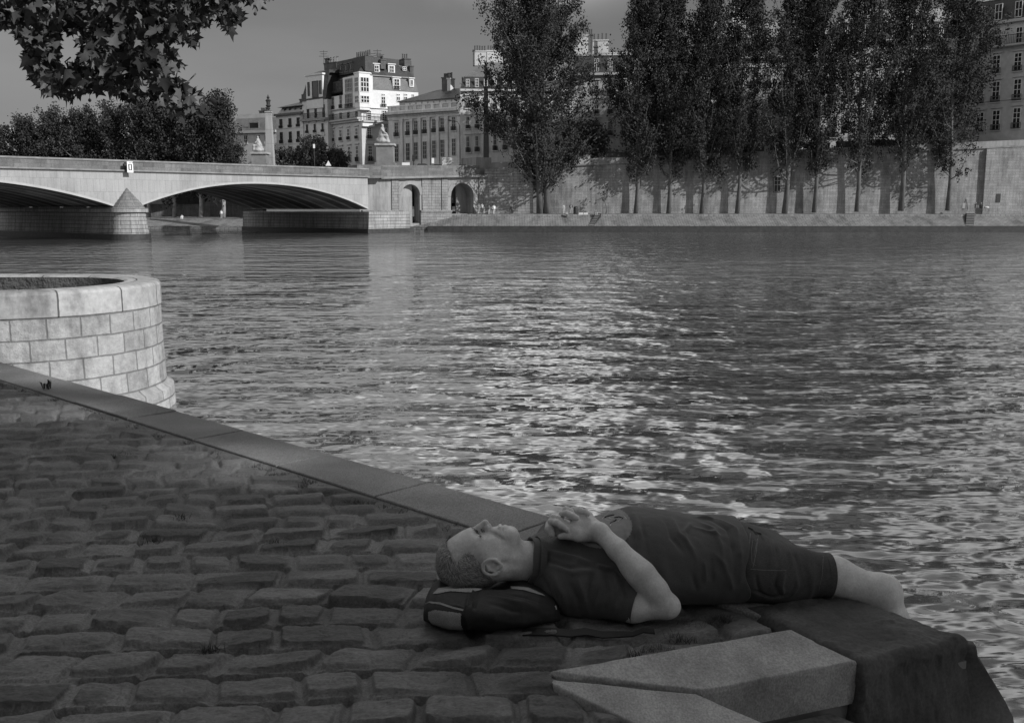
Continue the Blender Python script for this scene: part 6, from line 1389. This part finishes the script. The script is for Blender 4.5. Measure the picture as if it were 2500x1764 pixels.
for pts, w_ in (([(1832, 1300), (1828, 1350), (1822, 1400), (1812, 1455)], .0022), ([(1851, 1305), (1846, 1350), (1838, 1385)], .0022), ([(1832, 1388), (1870, 1391), (1920, 1391)], .0020), ([(1838, 1316), (1834, 1345), (1836, 1372), (1846, 1380)], .0016), ([(1849, 1314), (1843, 1345), (1843, 1372)], .0016), ([(2010, 1356), (2008, 1400), (1998, 1448)], .0014)): ribbon(mb_, Tj, pts, w_, .0012)
mb_.build('stitching', stitch, jo)['kind'] = 'stuff'
mb_ = MB()
for pts in ([(1826, 1288), (1836, 1293), (1846, 1304)], [(1842, 1300), (1856, 1303), (1862, 1315)]): ribbon(mb_, Tj, pts, .008, .004)
mb_.build('belt_loop', denim, jo)
p = proj(Tj, 1843, 1319)
if p is not None:
    mb_ = MB(); q = Vector((0, 0, EYE))-Vector(p); q.normalize(); mb_.tube([Vector(p)-q*.002, Vector(p)+q*.003], .0045, 12); mb_.build('rivet', mat('steel_button', .35, .35, .1, 50, 0, metal=1), jo)
mb_ = MB(); ribbon(mb_, Tj, [(1822, 1296), (1825, 1350), (1818, 1410), (1808, 1462)], .010, .003); mb_.build('waistband', denim, jo)
# ================================================================ backpack
bp = Sd()
def B(px, py, Y, dz=0): return W3(px, py, Y, dz)
bx_ = [-.26, -.245, -.22, -.18, -.13, -.05, .03, .08, .125, .142]; bt_ = [.040, .065, .083, .092, .094, .093, .089, .075, .054, .028]; bn_ = [2.76, 2.735, 2.705, 2.675, 2.665, 2.665, 2.69, 2.715, 2.75, 2.77]; bf_ = [2.92, 2.95, 2.98, 3.0, 3.0, 3.0, 2.98, 2.95, 2.9, 2.86]
def bag_fn(X, Y, Z):
    t = np.interp(X, bx_, bt_); y0 = np.interp(X, bx_, bn_); y1 = np.interp(X, bx_, bf_); yc = (y0+y1)/2; hw_ = (y1-y0)/2; sag = .055*np.exp(-(((X+.10)/.09)**2))*np.clip((Y-2.79)/.06, 0, 1)
    t = t-sag; zc_ = t/2-.003; rz = t/2+.003
    q = (np.abs((Y-yc)/hw_)**2.7+np.abs((Z-zc_)/rz)**2.7)**(1/2.7); return np.maximum(np.maximum((q-1)*rz*.85, bx_[0]-X), X-bx_[-1])
bp.fn(bag_fn, (-.05, 2.83, .04), .3, .02)
BV, BF_ = sdf_mesh(bp, (-.29, 2.63, -.03), (.17, 3.03, .15), .0023); BV = relax(BV, BF_, 4, .5)
BV = folds(BV, BF_, [([(1150, 1440), (1140, 1480), (1143, 1520), (1160, 1555)], .006, .006), ([(1170, 1440), (1158, 1480), (1158, 1520), (1172, 1555)], .005, -.004), ([(1185, 1450), (1250, 1468), (1320, 1490)], .012, .005), ([(1190, 1470), (1250, 1490), (1320, 1500)], .012, -.005), ([(1210, 1445), (1270, 1455), (1330, 1475)], .008, -.004), ([(1180, 1500), (1250, 1520), (1310, 1520)], .015, .004), ([(1035, 1480), (1060, 1472), (1130, 1482)], .005, .004)])
Nn = vnorm(BV, BF_); BV = BV+Nn*(.006*fbm(BV[:, 0]*16, BV[:, 1]*16+BV[:, 2]*14, 3, 35))[:, None]
BPO = empty('backpack', (-.05, 2.83, 0), 'black backpack with grey end panels lying under the head of the sleeping person', 'backpack')
blk = mat('black_nylon', .014, .65, .25, 30, .4, .002, .35, fine=(400, .3)); gry = mat('grey_nylon', .27, .7, .12, 20, .4, .002, .3, fine=(400, .25))
bo = mesh_obj('bag_body', BV, BF_, blk, BPO, smooth=True); Tb = bvh(BV, BF_)
def pred_poly(poly, ylim=None):
    def f(V):
        a, b_ = pix(V); ok = in_poly(a, b_, poly); N_ = None
        return ok & (V[:, 1] < (ylim or 2.9))
    return f
patch('end_panel', BV, BF_, pred_poly([(1046, 1492), (1062, 1487), (1128, 1496), (1126, 1520), (1136, 1545), (1150, 1558), (1120, 1556), (1096, 1545), (1060, 1528), (1046, 1510)], 2.8), gry, BPO, .002)
patch('top_panel', BV, BF_, pred_poly([(1070, 1436), (1100, 1430), (1180, 1432), (1176, 1440), (1150, 1447), (1100, 1444), (1066, 1450), (1056, 1450)], 2.96), gry, BPO, .002)
patch('side_panel', BV, BF_, pred_poly([(1245, 1430), (1290, 1434), (1325, 1450), (1333, 1456), (1310, 1450), (1280, 1441), (1248, 1438)], 2.96), gry, BPO, .002)
mb_ = MB(); ribbon(mb_, Tb, [(1031, 1490), (1034, 1476), (1048, 1469), (1075, 1472), (1105, 1482), (1131, 1488)], .005, .003, 6); mb_.build('piping', mat('pale_piping', .5, .6, .1, 50, 0), BPO)
mb_ = MB(); ribbon(mb_, Tb, [(1160, 1442), (1146, 1470), (1142, 1500), (1148, 1530), (1164, 1553)], .016, .003, 6); mb_.build('compression_band', blk, BPO)
mb_ = MB(); ribbon(mb_, Tb, [(1355, 1478), (1358, 1487)], .006, .003, 3); mb_.build('reflector', mat('pale_edge', .3), BPO)
# strap lying on the stones
sv = []; pts = [(1275, 1540, .0), (1310, 1541, .004), (1350, 1540, .002), (1390, 1544, .001), (1430, 1543, .006), (1470, 1547, .001), (1510, 1545, .0), (1545, 1546, .002), (1570, 1542, .009), (1598, 1541, .004)]
wd = [.026, .03, .03, .026, .028, .026, .020, .012, .012, .013]
for (px, py, dz), w_ in zip(pts, wd):
    g_ = np.array(gp(px, py+6, -.004)); up = np.array((0, .45, .9)); sv += [g_+np.array((0, -w_*.5, .002+dz)), g_+np.array((0, w_*.5, .010+dz)), g_+np.array((0, w_*.5, .006+dz)), g_+np.array((0, -w_*.5, -.002+dz))]
fs = [(4*i+k, 4*i+(k+1) % 4, 4*i+4+(k+1) % 4, 4*i+4+k) for i in range(len(pts)-1) for k in range(4)]+[(0, 1, 2, 3)]
mesh_obj('strap', sv, fs, blk, BPO, smooth=False)
# ================================================================ statues, columns
stat_m = mat('statue_stone', .34, .85, .3, 1.5, .4, .05, .2)
def statue(px, pyt, pyb, Y, label, flip=1, seed=1):
    b_ = wp(px, pyb, Y); H = ytop(px, pyt, Y)-b_[2]; u = H/3.0; s = Sd(); X0, Y0, Z0 = b_
    def q(x, y, z): return (X0+flip*x*u, Y0+y*u, Z0+z*u)
    s.ell(q(0, 0, .35), (1.0*u, .8*u, .42*u), .2*u); s.cap(q(-.1, 0, .6), q(-.12, 0, 1.5), .62*u, .5*u, .3*u); s.cap(q(-.12, 0, 1.5), q(-.08, 0, 2.2), .46*u, .36*u, .2*u); s.cap(q(-.08, 0, 2.25), q(-.05, 0, 2.6), .14*u, .13*u, .1*u); s.ell(q(-.04, 0, 2.76), (.19*u, .2*u, .24*u), .06*u)
    s.cap(q(-.1, -.3, 1.2), q(.65, -.35, 1.15), .32*u, .26*u, .15*u); s.cap(q(.65, -.35, 1.15), q(.8, -.4, .3), .26*u, .2*u, .15*u); s.cap(q(-.1, .3, 1.2), q(.55, .3, 1.2), .3*u, .25*u, .15*u); s.cap(q(.55, .3, 1.2), q(.9, .3, .3), .25*u, .2*u, .15*u)
    s.cap(q(-.1, -.4, 2.15), q(.3, -.6, 1.7), .16*u, .13*u, .08*u); s.cap(q(.3, -.6, 1.7), q(.7, -.45, 1.5), .13*u, .1*u, .08*u); s.cap(q(-.2, .4, 2.15), q(-.6, .4, 1.5), .16*u, .13*u, .08*u); s.cap(q(-.6, .4, 1.5), q(-.75, .3, .8), .13*u, .12*u, .1*u); s.ell(q(-.75, .1, .5), (.35*u, .4*u, .45*u), .15*u)
    V, Fq = sdf_mesh(s, (X0-1.4*u, Y0-1.2*u, Z0-.2*u), (X0+1.4*u, Y0+1.2*u, Z0+3.2*u), .075*u)
    N_ = vnorm(V, Fq); V = V+N_*(.16*u*fbm((V[:, 0]+V[:, 2]*.5)*3/u, (V[:, 1]+V[:, 2])*2.2/u, 3, seed))[:, None]
    o = mesh_obj('statue', V, Fq, stat_m, None, smooth=True, origin=b_); tag(o, label, 'statue', 'seated stone figures at the bridge end')
def pedestal(f0, f1, pyt, pyb, Y, label, wide=1.6):
    a = wp(f0, pyb, Y); b = wp(f1, pyb, Y); zt = ytop(f0, pyt, Y); w_ = b[0]-a[0]; H = zt-a[2]; c = ((a[0]+b[0])/2, Y+wide/2, a[2]-2)
    e = empty('pedestal', c, label, 'pedestal', 'statue pedestals'); m_ = MB(); m_.box(a[0], Y, a[2]-2, b[0], Y+wide, zt-.35); m_.build('shaft', asm2, e); m_ = MB(); m_.box(a[0]-.25, Y-.25, zt-.35, b[0]+.25, Y+wide+.25, zt); m_.build('cap', stat_m, e); m_ = MB(); m_.box(a[0]-.3, Y-.3, a[2]-2, b[0]+.3, Y+wide+.3, a[2]+.35); m_.build('plinth', asm2, e)
asm2 = mat('pedestal_stone', .20, .85, .25, .6, .4, .05, .2)
pedestal(919, 960, 350, 402, 177.5, 'tall stone pedestal of the nearer seated figure at the bridge end', 2.6); statue(935, 303, 350, 178.8, 'seated draped stone figure standing before the stone mansion', 1, 3)
pedestal(614, 650, 371, 404, 186, 'small pale pedestal of the farther seated figure beside the column', 2.4); statue(630, 332, 371, 187, 'seated draped stone figure left of the stone column', -1, 8)
def column(px0, px1, pxt0, pxt1, pyt, pyb, lt, Y, label, m_):
    a = wp(px0, pyb, Y); b = wp(px1, pyb, Y); t0 = wp(pxt0, pyt, Y); t1 = wp(pxt1, pyt, Y); w0 = b[0]-a[0]; w1 = t1[0]-t0[0]; c = ((a[0]+b[0])/2, Y, a[2]-2); zt = t0[2]
    e = empty('lamp_column', c, label, 'column', 'columns with lanterns'); q = MB(); q.hexa([(c[0]-w0/2, Y-w0/2, c[2]), (c[0]+w0/2, Y-w0/2, c[2]), (c[0]+w0/2, Y+w0/2, c[2]), (c[0]-w0/2, Y+w0/2, c[2])], [(c[0]-w1/2, Y-w1/2, zt), (c[0]+w1/2, Y-w1/2, zt), (c[0]+w1/2, Y+w1/2, zt), (c[0]-w1/2, Y+w1/2, zt)]); q.build('shaft', m_, e)
    q = MB(); q.box(c[0]-w1*.62, Y-w1*.62, zt, c[0]+w1*.62, Y+w1*.62, zt+.2); q.build('cap', m_, e)
    H = ytop(px0, lt, Y)-zt; q = MB(); r_ = w1*.42; q.lathe((c[0], Y, zt+.2), [(r_*.5, 0), (r_*.3, H*.08), (r_*.9, H*.16), (r_*.5, H*.22), (r_*1.1, H*.30), (r_*1.2, H*.34), (r_*.8, H*.40), (r_*.9, H*.56), (r_*1.3, H*.62), (r_*.8, H*.68), (r_*.4, H*.74), (r_*.7, H*.80), (r_*.3, H*.88), (r_*.08, H*.97)], 8); q.build('lantern', iron, e)
col_m = stone('column_stone', .34, 3, 2.6, .03, .5, .1, .2, bs=.3); column(650, 671, 651.5, 664.5, 275, 404, 232, 191, 'pale tapering stone column with a dark lantern rising over the bridge', col_m)
column(1180, 1194, 1181, 1191, 214, 388, 148, 187, 'dark tall column with a lantern half hidden by the broadest tree', mat('dark_column', .07))
# ================================================================ small people
def person(px, pyf, Y, label, pose='stand', h=1.72, top=.3, leg=.06, seed=1, zoff=0, turn=0, group='people on the far quay', num=False, hatc=.03):
    b_ = np.array(wp(px, pyf, Y)); b_[2] += zoff; s = Sd(); k = h/1.72; c_, s__ = math.cos(turn), math.sin(turn)
    def q(x, y, z): return (b_[0]+(x*c_-y*s__)*k, b_[1]+(x*s__+y*c_)*k, b_[2]+z*k)
    r = random.Random(seed); st_ = r.uniform(.05, .16); ar = r.uniform(.05, .3)
    if pose == 'stand':
        s.cap(q(-.09, -st_, .06), q(-.10, st_*.2, .5), .055, .07, .03).cap(q(-.10, st_*.2, .5), q(-.09, 0, .9), .07, .10, .04); s.cap(q(.09, st_, .06), q(.10, 0, .5), .055, .07, .03).cap(q(.10, 0, .5), q(.09, 0, .9), .07, .10, .04)
        s.cap(q(-.09, -st_-.1, .04), q(-.09, -st_, .05), .04, .05, .02).cap(q(.09, st_-.1, .04), q(.09, st_, .05), .04, .05, .02)
        s.cap(q(0, 0, .92), q(0, 0, 1.25), .15, .15, .05); s.cap(q(-.15, 0, 1.38), q(.15, 0, 1.38), .085, .085, .06); s.cap(q(0, 0, 1.4), q(0, 0, 1.52), .055, .055, .03); s.ell(q(0, -.01, 1.62), (.085*k, .1*k, .115*k), .02)
        s.cap(q(-.2, 0, 1.38), q(-.26, ar*.3, 1.1), .055, .045, .03).cap(q(-.26, ar*.3, 1.1), q(-.22, -ar, .88), .042, .032, .02); s.cap(q(.2, 0, 1.38), q(.27, 0, 1.1), .055, .045, .03).cap(q(.27, 0, 1.1), q(.25, -ar*.7, .86), .042, .032, .02)
        zt, zl = .95, .95
    else:
        s.cap(q(-.1, 0, .12), q(-.12, -.42, .42), .10, .075, .04).cap(q(-.12, -.42, .42), q(-.12, -.45, .04), .07, .05, .02); s.cap(q(.1, 0, .12), q(.14, -.40, .40), .10, .075, .04).cap(q(.14, -.40, .40), q(.13, -.52, .04), .07, .05, .02)
        s.cap(q(0, 0, .15), q(0, -.06, .5), .15, .15, .05); s.cap(q(-.15, -.08, .6), q(.15, -.08, .6), .085, .085, .06); s.cap(q(0, -.08, .62), q(0, -.1, .74), .055, .055, .03); s.ell(q(0, -.11, .84), (.085*k, .1*k, .115*k), .02)
        s.cap(q(-.2, -.08, .6), q(-.24, -.22, .38), .055, .045, .03).cap(q(-.24, -.22, .38), q(-.1, -.42, .42), .042, .032, .02); s.cap(q(.2, -.08, .6), q(.24, -.22, .38), .055, .045, .03).cap(q(.24, -.22, .38), q(.1, -.42, .40), .042, .032, .02)
        zt, zl = .22, .22
    V, Fq = sdf_mesh(s, b_-np.array((.55, .7, .05)), b_+np.array((.55, .55, 1.85*k)), .032)
    e = empty('person', tuple(b_), label, 'person', group); mesh_obj('body', V, Fq, mat('far_skin', .36), e, smooth=True)
    zz = (V[:, 2]-b_[2])/k; rr = np.abs((V[:, 0]-b_[0])*c_+(V[:, 1]-b_[1])*s__)/k
    if pose == 'stand': pt = lambda V_: ((V_[:, 2]-b_[2])/k > .93) & ((V_[:, 2]-b_[2])/k < 1.47); pl2 = lambda V_: ((V_[:, 2]-b_[2])/k < .95) & ((V_[:, 2]-b_[2])/k > (.1 if seed % 2 else .45)) & (np.hypot(V_[:, 0]-b_[0], V_[:, 1]-b_[1])/k < .26)
    else: pt = lambda V_: ((V_[:, 2]-b_[2])/k > .22) & ((V_[:, 2]-b_[2])/k < .70) & (np.hypot(V_[:, 0]-b_[0], V_[:, 1]-b_[1])/k < .33); pl2 = lambda V_: ((V_[:, 2]-b_[2])/k < .5) & ~pt(V_)
    patch('shirt', V, Fq, pt, mat('cloth_%d' % int(top*100), top, .9, .1, 3, 0), e, .012); patch('trousers', V, Fq, pl2, mat('cloth_%d' % int(leg*100), leg, .9, .1, 3, 0), e, .014)
    hz = (1.6 if pose == 'stand' else .83); patch('hair', V, Fq, lambda V_: ((V_[:, 2]-b_[2])/k > hz) & (((-(V_[:, 0]-b_[0])*s__+(V_[:, 1]-b_[1])*c_)/k > -.06-(.06 if pose != 'stand' else 0)) | ((V_[:, 2]-b_[2])/k > hz+.07)), mat('far_hair', hatc, .8, .1, 3, 0), e, .012)
    return e
G2 = 'people near the tunnel arch'
person(1169, 521, 180.5, 'person in a patterned top walking at the left of the pair beside the tunnel arch', top=.22, leg=.3, seed=2, group=G2); person(1177, 520, 181.3, 'person in a pale top behind the first walker beside the tunnel arch', top=.45, leg=.10, seed=3, group=G2)
person(1194, 523, 180.3, 'shorter person in pale skirt left of the person in white', h=1.55, top=.12, leg=.42, seed=4, group=G2); person(1206, 523, 180.2, 'stout person in white shirt and pale trousers by the tunnel arch', top=.75, leg=.45, seed=5, group=G2)
person(1250, 524, 180, 'person all in dark clothes standing alone left of the broadest tree', top=.05, leg=.04, seed=7)
person(1376, 522, 180.4, 'person in a pale dress just right of the broadest tree', top=.35, leg=.35, seed=9, turn=.5); pe = person(1394, 520, 181, 'person in a dark sports shirt with a pale number, standing near the dark bin', top=.04, leg=.3, seed=11, turn=math.pi)
p = pe.location; m_ = MB()
for (x0, z0, x1, z1) in ((-.09, 1.30, .09, 1.34), (-.09, 1.18, .09, 1.22), (-.09, 1.06, .09, 1.10), (-.09, 1.06, -.05, 1.34), (.05, 1.06, .09, 1.34)): m_.box(p.x+x0, p.y-.20, p.z+z0, p.x+x1, p.y-.18, p.z+z1)
m_.build('shirt_number', white, pe)
person(1383, 529, 179.4, 'person crouching on the bank edge below the number shirt', 'sit', top=.28, leg=.2, seed=12, turn=.4); person(1454, 525, 179.6, 'person sitting alone at the top of the bank stairs', 'sit', top=.12, leg=.35, seed=13, turn=.2)
person(2381, 512, 179.5, 'left one of two people in dark clothes seated side by side at the right', 'sit', h=1.9, top=.04, leg=.25, seed=14, zoff=.3, turn=.15); person(2394, 512, 179.6, 'right one of two people in dark clothes seated side by side', 'sit', h=1.85, top=.05, leg=.04, seed=15, zoff=.3, turn=-.15)
person(541, 533, 206, 'person in a white top walking on the quay seen through the right arch', top=.7, leg=.3, seed=17, group='people beyond the bridge'); person(445, 535, 206, 'tiny seated person in white seen through the right arch', 'sit', top=.7, leg=.6, seed=18, group='people beyond the bridge')
for i, px in enumerate((3, 18, 32)): person(px, 541-i*2, 226, ['tiny seated person at the left edge under the left arch', 'middle one of three tiny seated people under the left arch', 'rightmost of three tiny seated people under the left arch'][i], 'sit', top=(.6, .3, .7)[i], leg=.2, seed=20+i, group='people under the left arch')
# quay furniture
p = wp(1406, 522, 181.5); e = empty('litter_bin', p, 'dark rounded bin standing on the far quay beside the number shirt', 'bin'); m_ = MB(); m_.lathe(p, [(.42, 0), (.45, .1), (.45, .95), (.42, 1.05)], 12); m_.build('bin_body', iron, e); m_ = MB(); m_.lathe((p[0], p[1], p[2]+1.05), [(.46, 0), (.40, .18), (.2, .28), (.05, .3)], 12); m_.build('lid', black, e)
for i, px in enumerate((1418, 1430)):
    p = wp(px, 524, 180.3); m_ = MB(); m_.hexa([(p[0]-.42, p[1]-.3, p[2]), (p[0]+.4, p[1]-.3, p[2]), (p[0]+.4, p[1]+.3, p[2]), (p[0]-.42, p[1]+.3, p[2])], [(p[0]-.36, p[1]-.26, p[2]+.36), (p[0]+.36, p[1]-.26, p[2]+.38), (p[0]+.34, p[1]+.24, p[2]+.38), (p[0]-.34, p[1]+.24, p[2]+.36)]); o = m_.build('stone_block', mat('pale_block', .5), origin=p); tag(o, ['low pale stone block right beside the dark bin', 'low pale stone block farther from the dark bin'][i], 'stone block', 'pale blocks on the far quay')
p = wp(1478, 524, 181.6); m_ = MB()
for x in (-.55, .55): m_.box(p[0]+x-.04, p[1]-.4, p[2], p[0]+x+.04, p[1]-.32, p[2]+2.2)
m_.box(p[0]-.51, p[1]-.38, p[2]+2.0, p[0]+.51, p[1]-.34, p[2]+2.1); m_.box(p[0]-.51, p[1]-.38, p[2]+1.2, p[0]+.51, p[1]-.34, p[2]+1.3); o = m_.build('tree_guard', mat('guard_wood', .12), origin=p); tag(o, 'square wooden guard round the thin young tree', 'tree guard')
p = wp(2408, 512, 179.8); m_ = MB(); m_.lathe((p[0], p[1], p[2]+.25), [(.34, 0), (.42, .12), (.36, .28), (.15, .36)], 10, 1.2, .7); o = m_.build('bag', mat('cloth_45', .45), smooth=True, origin=p); tag(o, 'pale bag lying right of the seated couple', 'bag')
p = wp(2356, 512, 180.5); m_ = MB(); m_.tube([(p[0]-.5, p[1], p[2]), (p[0], p[1], p[2]+1.9)], .05, 5); m_.tube([(p[0]+.5, p[1], p[2]), (p[0]+.05, p[1], p[2]+1.9)], .05, 5); m_.tube([(p[0], p[1]+.6, p[2]), (p[0]+.02, p[1]+.05, p[2]+1.9)], .05, 5); e = m_.build('easel', iron, origin=p); tag(e, 'dark folding stand left of the seated couple at the right', 'stand'); WL[e.name] = np.array(p); m_ = MB(); m_.box(p[0]-.55, p[1]-.12, p[2]+.25, p[0]-.1, p[1]-.05, p[2]+1.2); m_.build('hanging_cloth', mat('cloth_30', .3), e)
q = WF.hit(2433, 486); m_ = MB(); a_ = WF.hit(2428, 490)[0]; b2 = WF.hit(2438, 490)[0]; WF.box(m_, a_, b2, WF.hit(2433, 494)[1], WF.hit(2433, 473)[1], .61, .68); o = m_.build('wall_poster', mat('poster_dark', .05), origin=WF.P(a_, WF.hit(2433, 494)[1], .61)); tag(o, 'small dark poster on the embankment wall right of the seated couple', 'poster')
# booksellers boxes on the parapet
def stall(pxa, pxb, label, open_=False):
    a = WF.hit(pxa, 395)[0]; b2 = WF.hit(pxb, 395)[0]; z = wz_((a+b2)/2)+1.25; c = WF.P((a+b2)/2, z, -.3); e = empty('bookstall', c, label, 'bookstall', 'bookstalls on the parapet')
    m_ = MB(); WF.box(m_, a, b2, z, z+.75, -.8, .1); m_.build('box', mat('stall_green', .035, .6, .2, 2, .1), e)
    m_ = MB()
    if open_: m_.hexa([WF.P(a-.2, z+1.5, .9), WF.P(b2+.2, z+1.5, .9), WF.P(b2+.2, z+2.0, -1), WF.P(a-.2, z+2.0, -1)], [WF.P(a-.2, z+1.62, .9), WF.P(b2+.2, z+1.62, .9), WF.P(b2+.2, z+2.3, -1), WF.P(a-.2, z+2.3, -1)])
    else: WF.box(m_, a-.05, b2+.05, z+.76, z+1.05, -.9, .2)
    m_.build('lid', mat('stall_green', .035), e)
    if open_:
        for k in range(3): m_ = MB(); WF.box(m_, a+(b2-a)*(k/3)+.1, a+(b2-a)*((k+1)/3)-.1, z-.9, z+.7, .12, .2); m_.build('shutter', mat('stall_shutter', .4), e)
stall(1345, 1442, 'open bookstall with a dark lid and three pale shutters beside the broadest tree', True)
for i in range(9):
    x0 = 1482+i*80; stall(x0, x0+62, 'closed dark bookstall behind the %s' % ['first slim poplar after the gap', 'space between the first and second poplars', 'third poplar trunk', 'space left of the barred opening', 'thick poplar right of the barred opening', 'sixth poplar of the row', 'space right of the sixth poplar', 'seventh poplar of the row', 'last but one poplar of the row'][i])
# ---- street furniture above the abutment
ZS = azt
def post(px, pyt, Y, label, kind, name, fn):
    p = wp(px, 404, Y); base = (p[0], p[1], 6.3); e = empty(name, base, label, kind); zt = ytop(px, pyt, Y); m_ = MB(); m_.tube([(p[0], p[1], 6.3), (p[0], p[1], zt)], .07, 6); m_.build('pole', iron if kind != 'flagpole' else white, e); fn(e, p, zt); return e
def f_arrows(e, p, zt):
    for k in range(3):
        m_ = MB(); z = zt-.1-.52*k; x0 = p[0]-.85
        m_.prism([(x0, p[1]-.12), (x0+1.75, p[1]-.12), (x0+1.75, p[1]-.08), (x0, p[1]-.08)], z-.36, z); m_.add([(x0+1.75, p[1]-.12, z-.36), (x0+2.05, p[1]-.12, z-.18), (x0+1.75, p[1]-.12, z)], [(0, 1, 2)]); a = m_.build('arrow_board', white, e)
        r = random.Random(k); m_ = MB(); x = x0+.15
        while x < x0+1.5: w_ = r.uniform(.06, .14); m_.box(x, p[1]-.135, z-.24, x+w_, p[1]-.123, z-.12); x += w_+.05
        m_.build('lettering', black, a)
post(1092, 384, 183, 'post with three white arrow signs pointing right above the abutment', 'signpost', 'direction_sign', f_arrows)
def f_tl(e, p, zt):
    m_ = MB(); m_.box(p[0]-.22, p[1]-.2, zt-1.1, p[0]+.22, p[1]+.1, zt); b = m_.build('signal_box', black, e)
    for k in range(3): m_ = MB(); m_.lathe((p[0], p[1]-.2, zt-.22-.33*k), [(.13, -.1), (.13, .1)], 8); m_.build('signal_lens', iron, b)
post(1010, 378, 179.5, 'dark traffic light between the two stone figures and the arrow signs', 'traffic light', 'traffic_light', f_tl)
def f_tri(e, p, zt): m_ = MB(); m_.add([(p[0]-.5, p[1]-.1, zt-.9), (p[0]+.5, p[1]-.1, zt-.9), (p[0], p[1]-.1, zt), (p[0]-.5, p[1]-.04, zt-.9), (p[0]+.5, p[1]-.04, zt-.9), (p[0], p[1]-.04, zt)], [(0, 1, 2), (5, 4, 3), (0, 3, 4, 1), (1, 4, 5, 2), (2, 5, 3, 0)]); m_.build('sign_plate', white, e)
post(802, 392, 176, 'white triangular road sign seen from behind the parapet', 'road sign', 'road_sign', f_tri)
def f_lp(e, p, zt): m_ = MB(); m_.tube([(p[0], p[1], zt), (p[0]-.4, p[1], zt+.6), (p[0]-1.6, p[1], zt+.9)], .05, 5); m_.build('arm', iron, e); m_ = MB(); m_.lathe((p[0]-1.8, p[1], zt+.72), [(.3, 0), (.22, .15), (.05, .3)], 8); m_.build('lamp_head', iron, e)
post(1123, 306, 184, 'curved street lamp in front of the seam of the stone mansion', 'street lamp', 'street_lamp', f_lp)
def f_w(e, p, zt): m_ = MB(); m_.box(p[0]-.15, p[1]-.1, zt-.7, p[0]+.15, p[1]+.1, zt); m_.build('lamp_head', white, e); m_ = MB(); m_.box(p[0]-.6, p[1]-.15, ztop(BF.L*.8)-.1, p[0]+.6, p[1]-.05, ztop(BF.L*.8)+.45); m_.build('sign_plate', white, e)
post(768, 352, 178, 'thin white-headed pole in front of the small leafy street tree', 'pole', 'pole_with_sign', f_w)
def f_b(e, p, zt): m_ = MB(); m_.box(p[0]-.22, p[1]-.12, zt-.95, p[0]+.22, p[1], zt); m_.build('sign_plate', white, e)
post(1057, 386, 182, 'narrow pale sign board between the traffic light and the arrow signs', 'sign', 'small_sign', f_b)
def f_r(e, p, zt): m_ = MB(); m_.box(p[0]-.75, p[1]-.12, zt-.5, p[0]+.6, p[1]-.02, zt); m_.build('sign_plate', white, e)
post(992, 397, 178.6, 'low white sign board just right of the nearer pedestal', 'sign', 'low_sign', f_r)
# parked cars seen over the parapet
def car(px, Y, label, v, l=4.0):
    p = wp(px, 404, Y); zr = ZS+.55; b = (p[0], p[1], 6.3); z0 = zr-1.45; e = empty('parked_car', (p[0], p[1], z0), label, 'car', 'cars behind the parapet'); cm = mat('car_paint_%d' % int(v*100), v, .3, .05, 2, 0, spec=.6)
    pr_ = [(-l/2, .25), (-l/2, .75), (-l/2+.15, .85), (-l*.27, .92), (-l*.15, 1.42), (l*.18, 1.45), (l*.36, .95), (l/2-.1, .88), (l/2, .7), (l/2, .25)]
    vs = []; fs = []
    for y in (-.82, .82): vs += [(p[0]+x, p[1]+y*(.85 if z > 1 else 1), z0+z) for x, z in pr_]
    k = len(pr_); fs = [tuple(range(k)), tuple(range(2*k-1, k-1, -1))]+[(i, (i+1) % k, k+(i+1) % k, k+i) for i in range(k)]; m_ = MB(); m_.add(vs, fs); m_.build('car_body', cm, e)
    m_ = MB(); m_.hexa([(p[0]-l*.24, p[1]-.84, z0+.95), (p[0]+l*.32, p[1]-.84, z0+.95), (p[0]+l*.32, p[1]-.80, z0+.95), (p[0]-l*.24, p[1]-.80, z0+.95)], [(p[0]-l*.15, p[1]-.74, z0+1.38), (p[0]+l*.19, p[1]-.74, z0+1.38), (p[0]+l*.19, p[1]-.70, z0+1.38), (p[0]-l*.15, p[1]-.70, z0+1.38)]); m_.build('side_window', glass, e)
    for x in (-l*.3, l*.3):
        m_ = MB(); vs = [(p[0]+x+.32*math.cos(t), p[1]+y, z0+.32+.32*math.sin(t)) for y in (-.86, -.66) for t in np.linspace(0, 2*math.pi, 13)[:-1]]; m_.add(vs, [tuple(range(12)), tuple(range(23, 11, -1))]+[(i, (i+1) % 12, 12+(i+1) % 12, 12+i) for i in range(12)]); m_.build('wheel', black, e)
car(1030, 183, 'dark parked car just right of the traffic light', .03); car(1068, 184.5, 'pale parked car half hidden by the arrow signs', .4, 3.8); car(1128, 187, 'dark parked car right of the arrow signs', .04, 3.6)
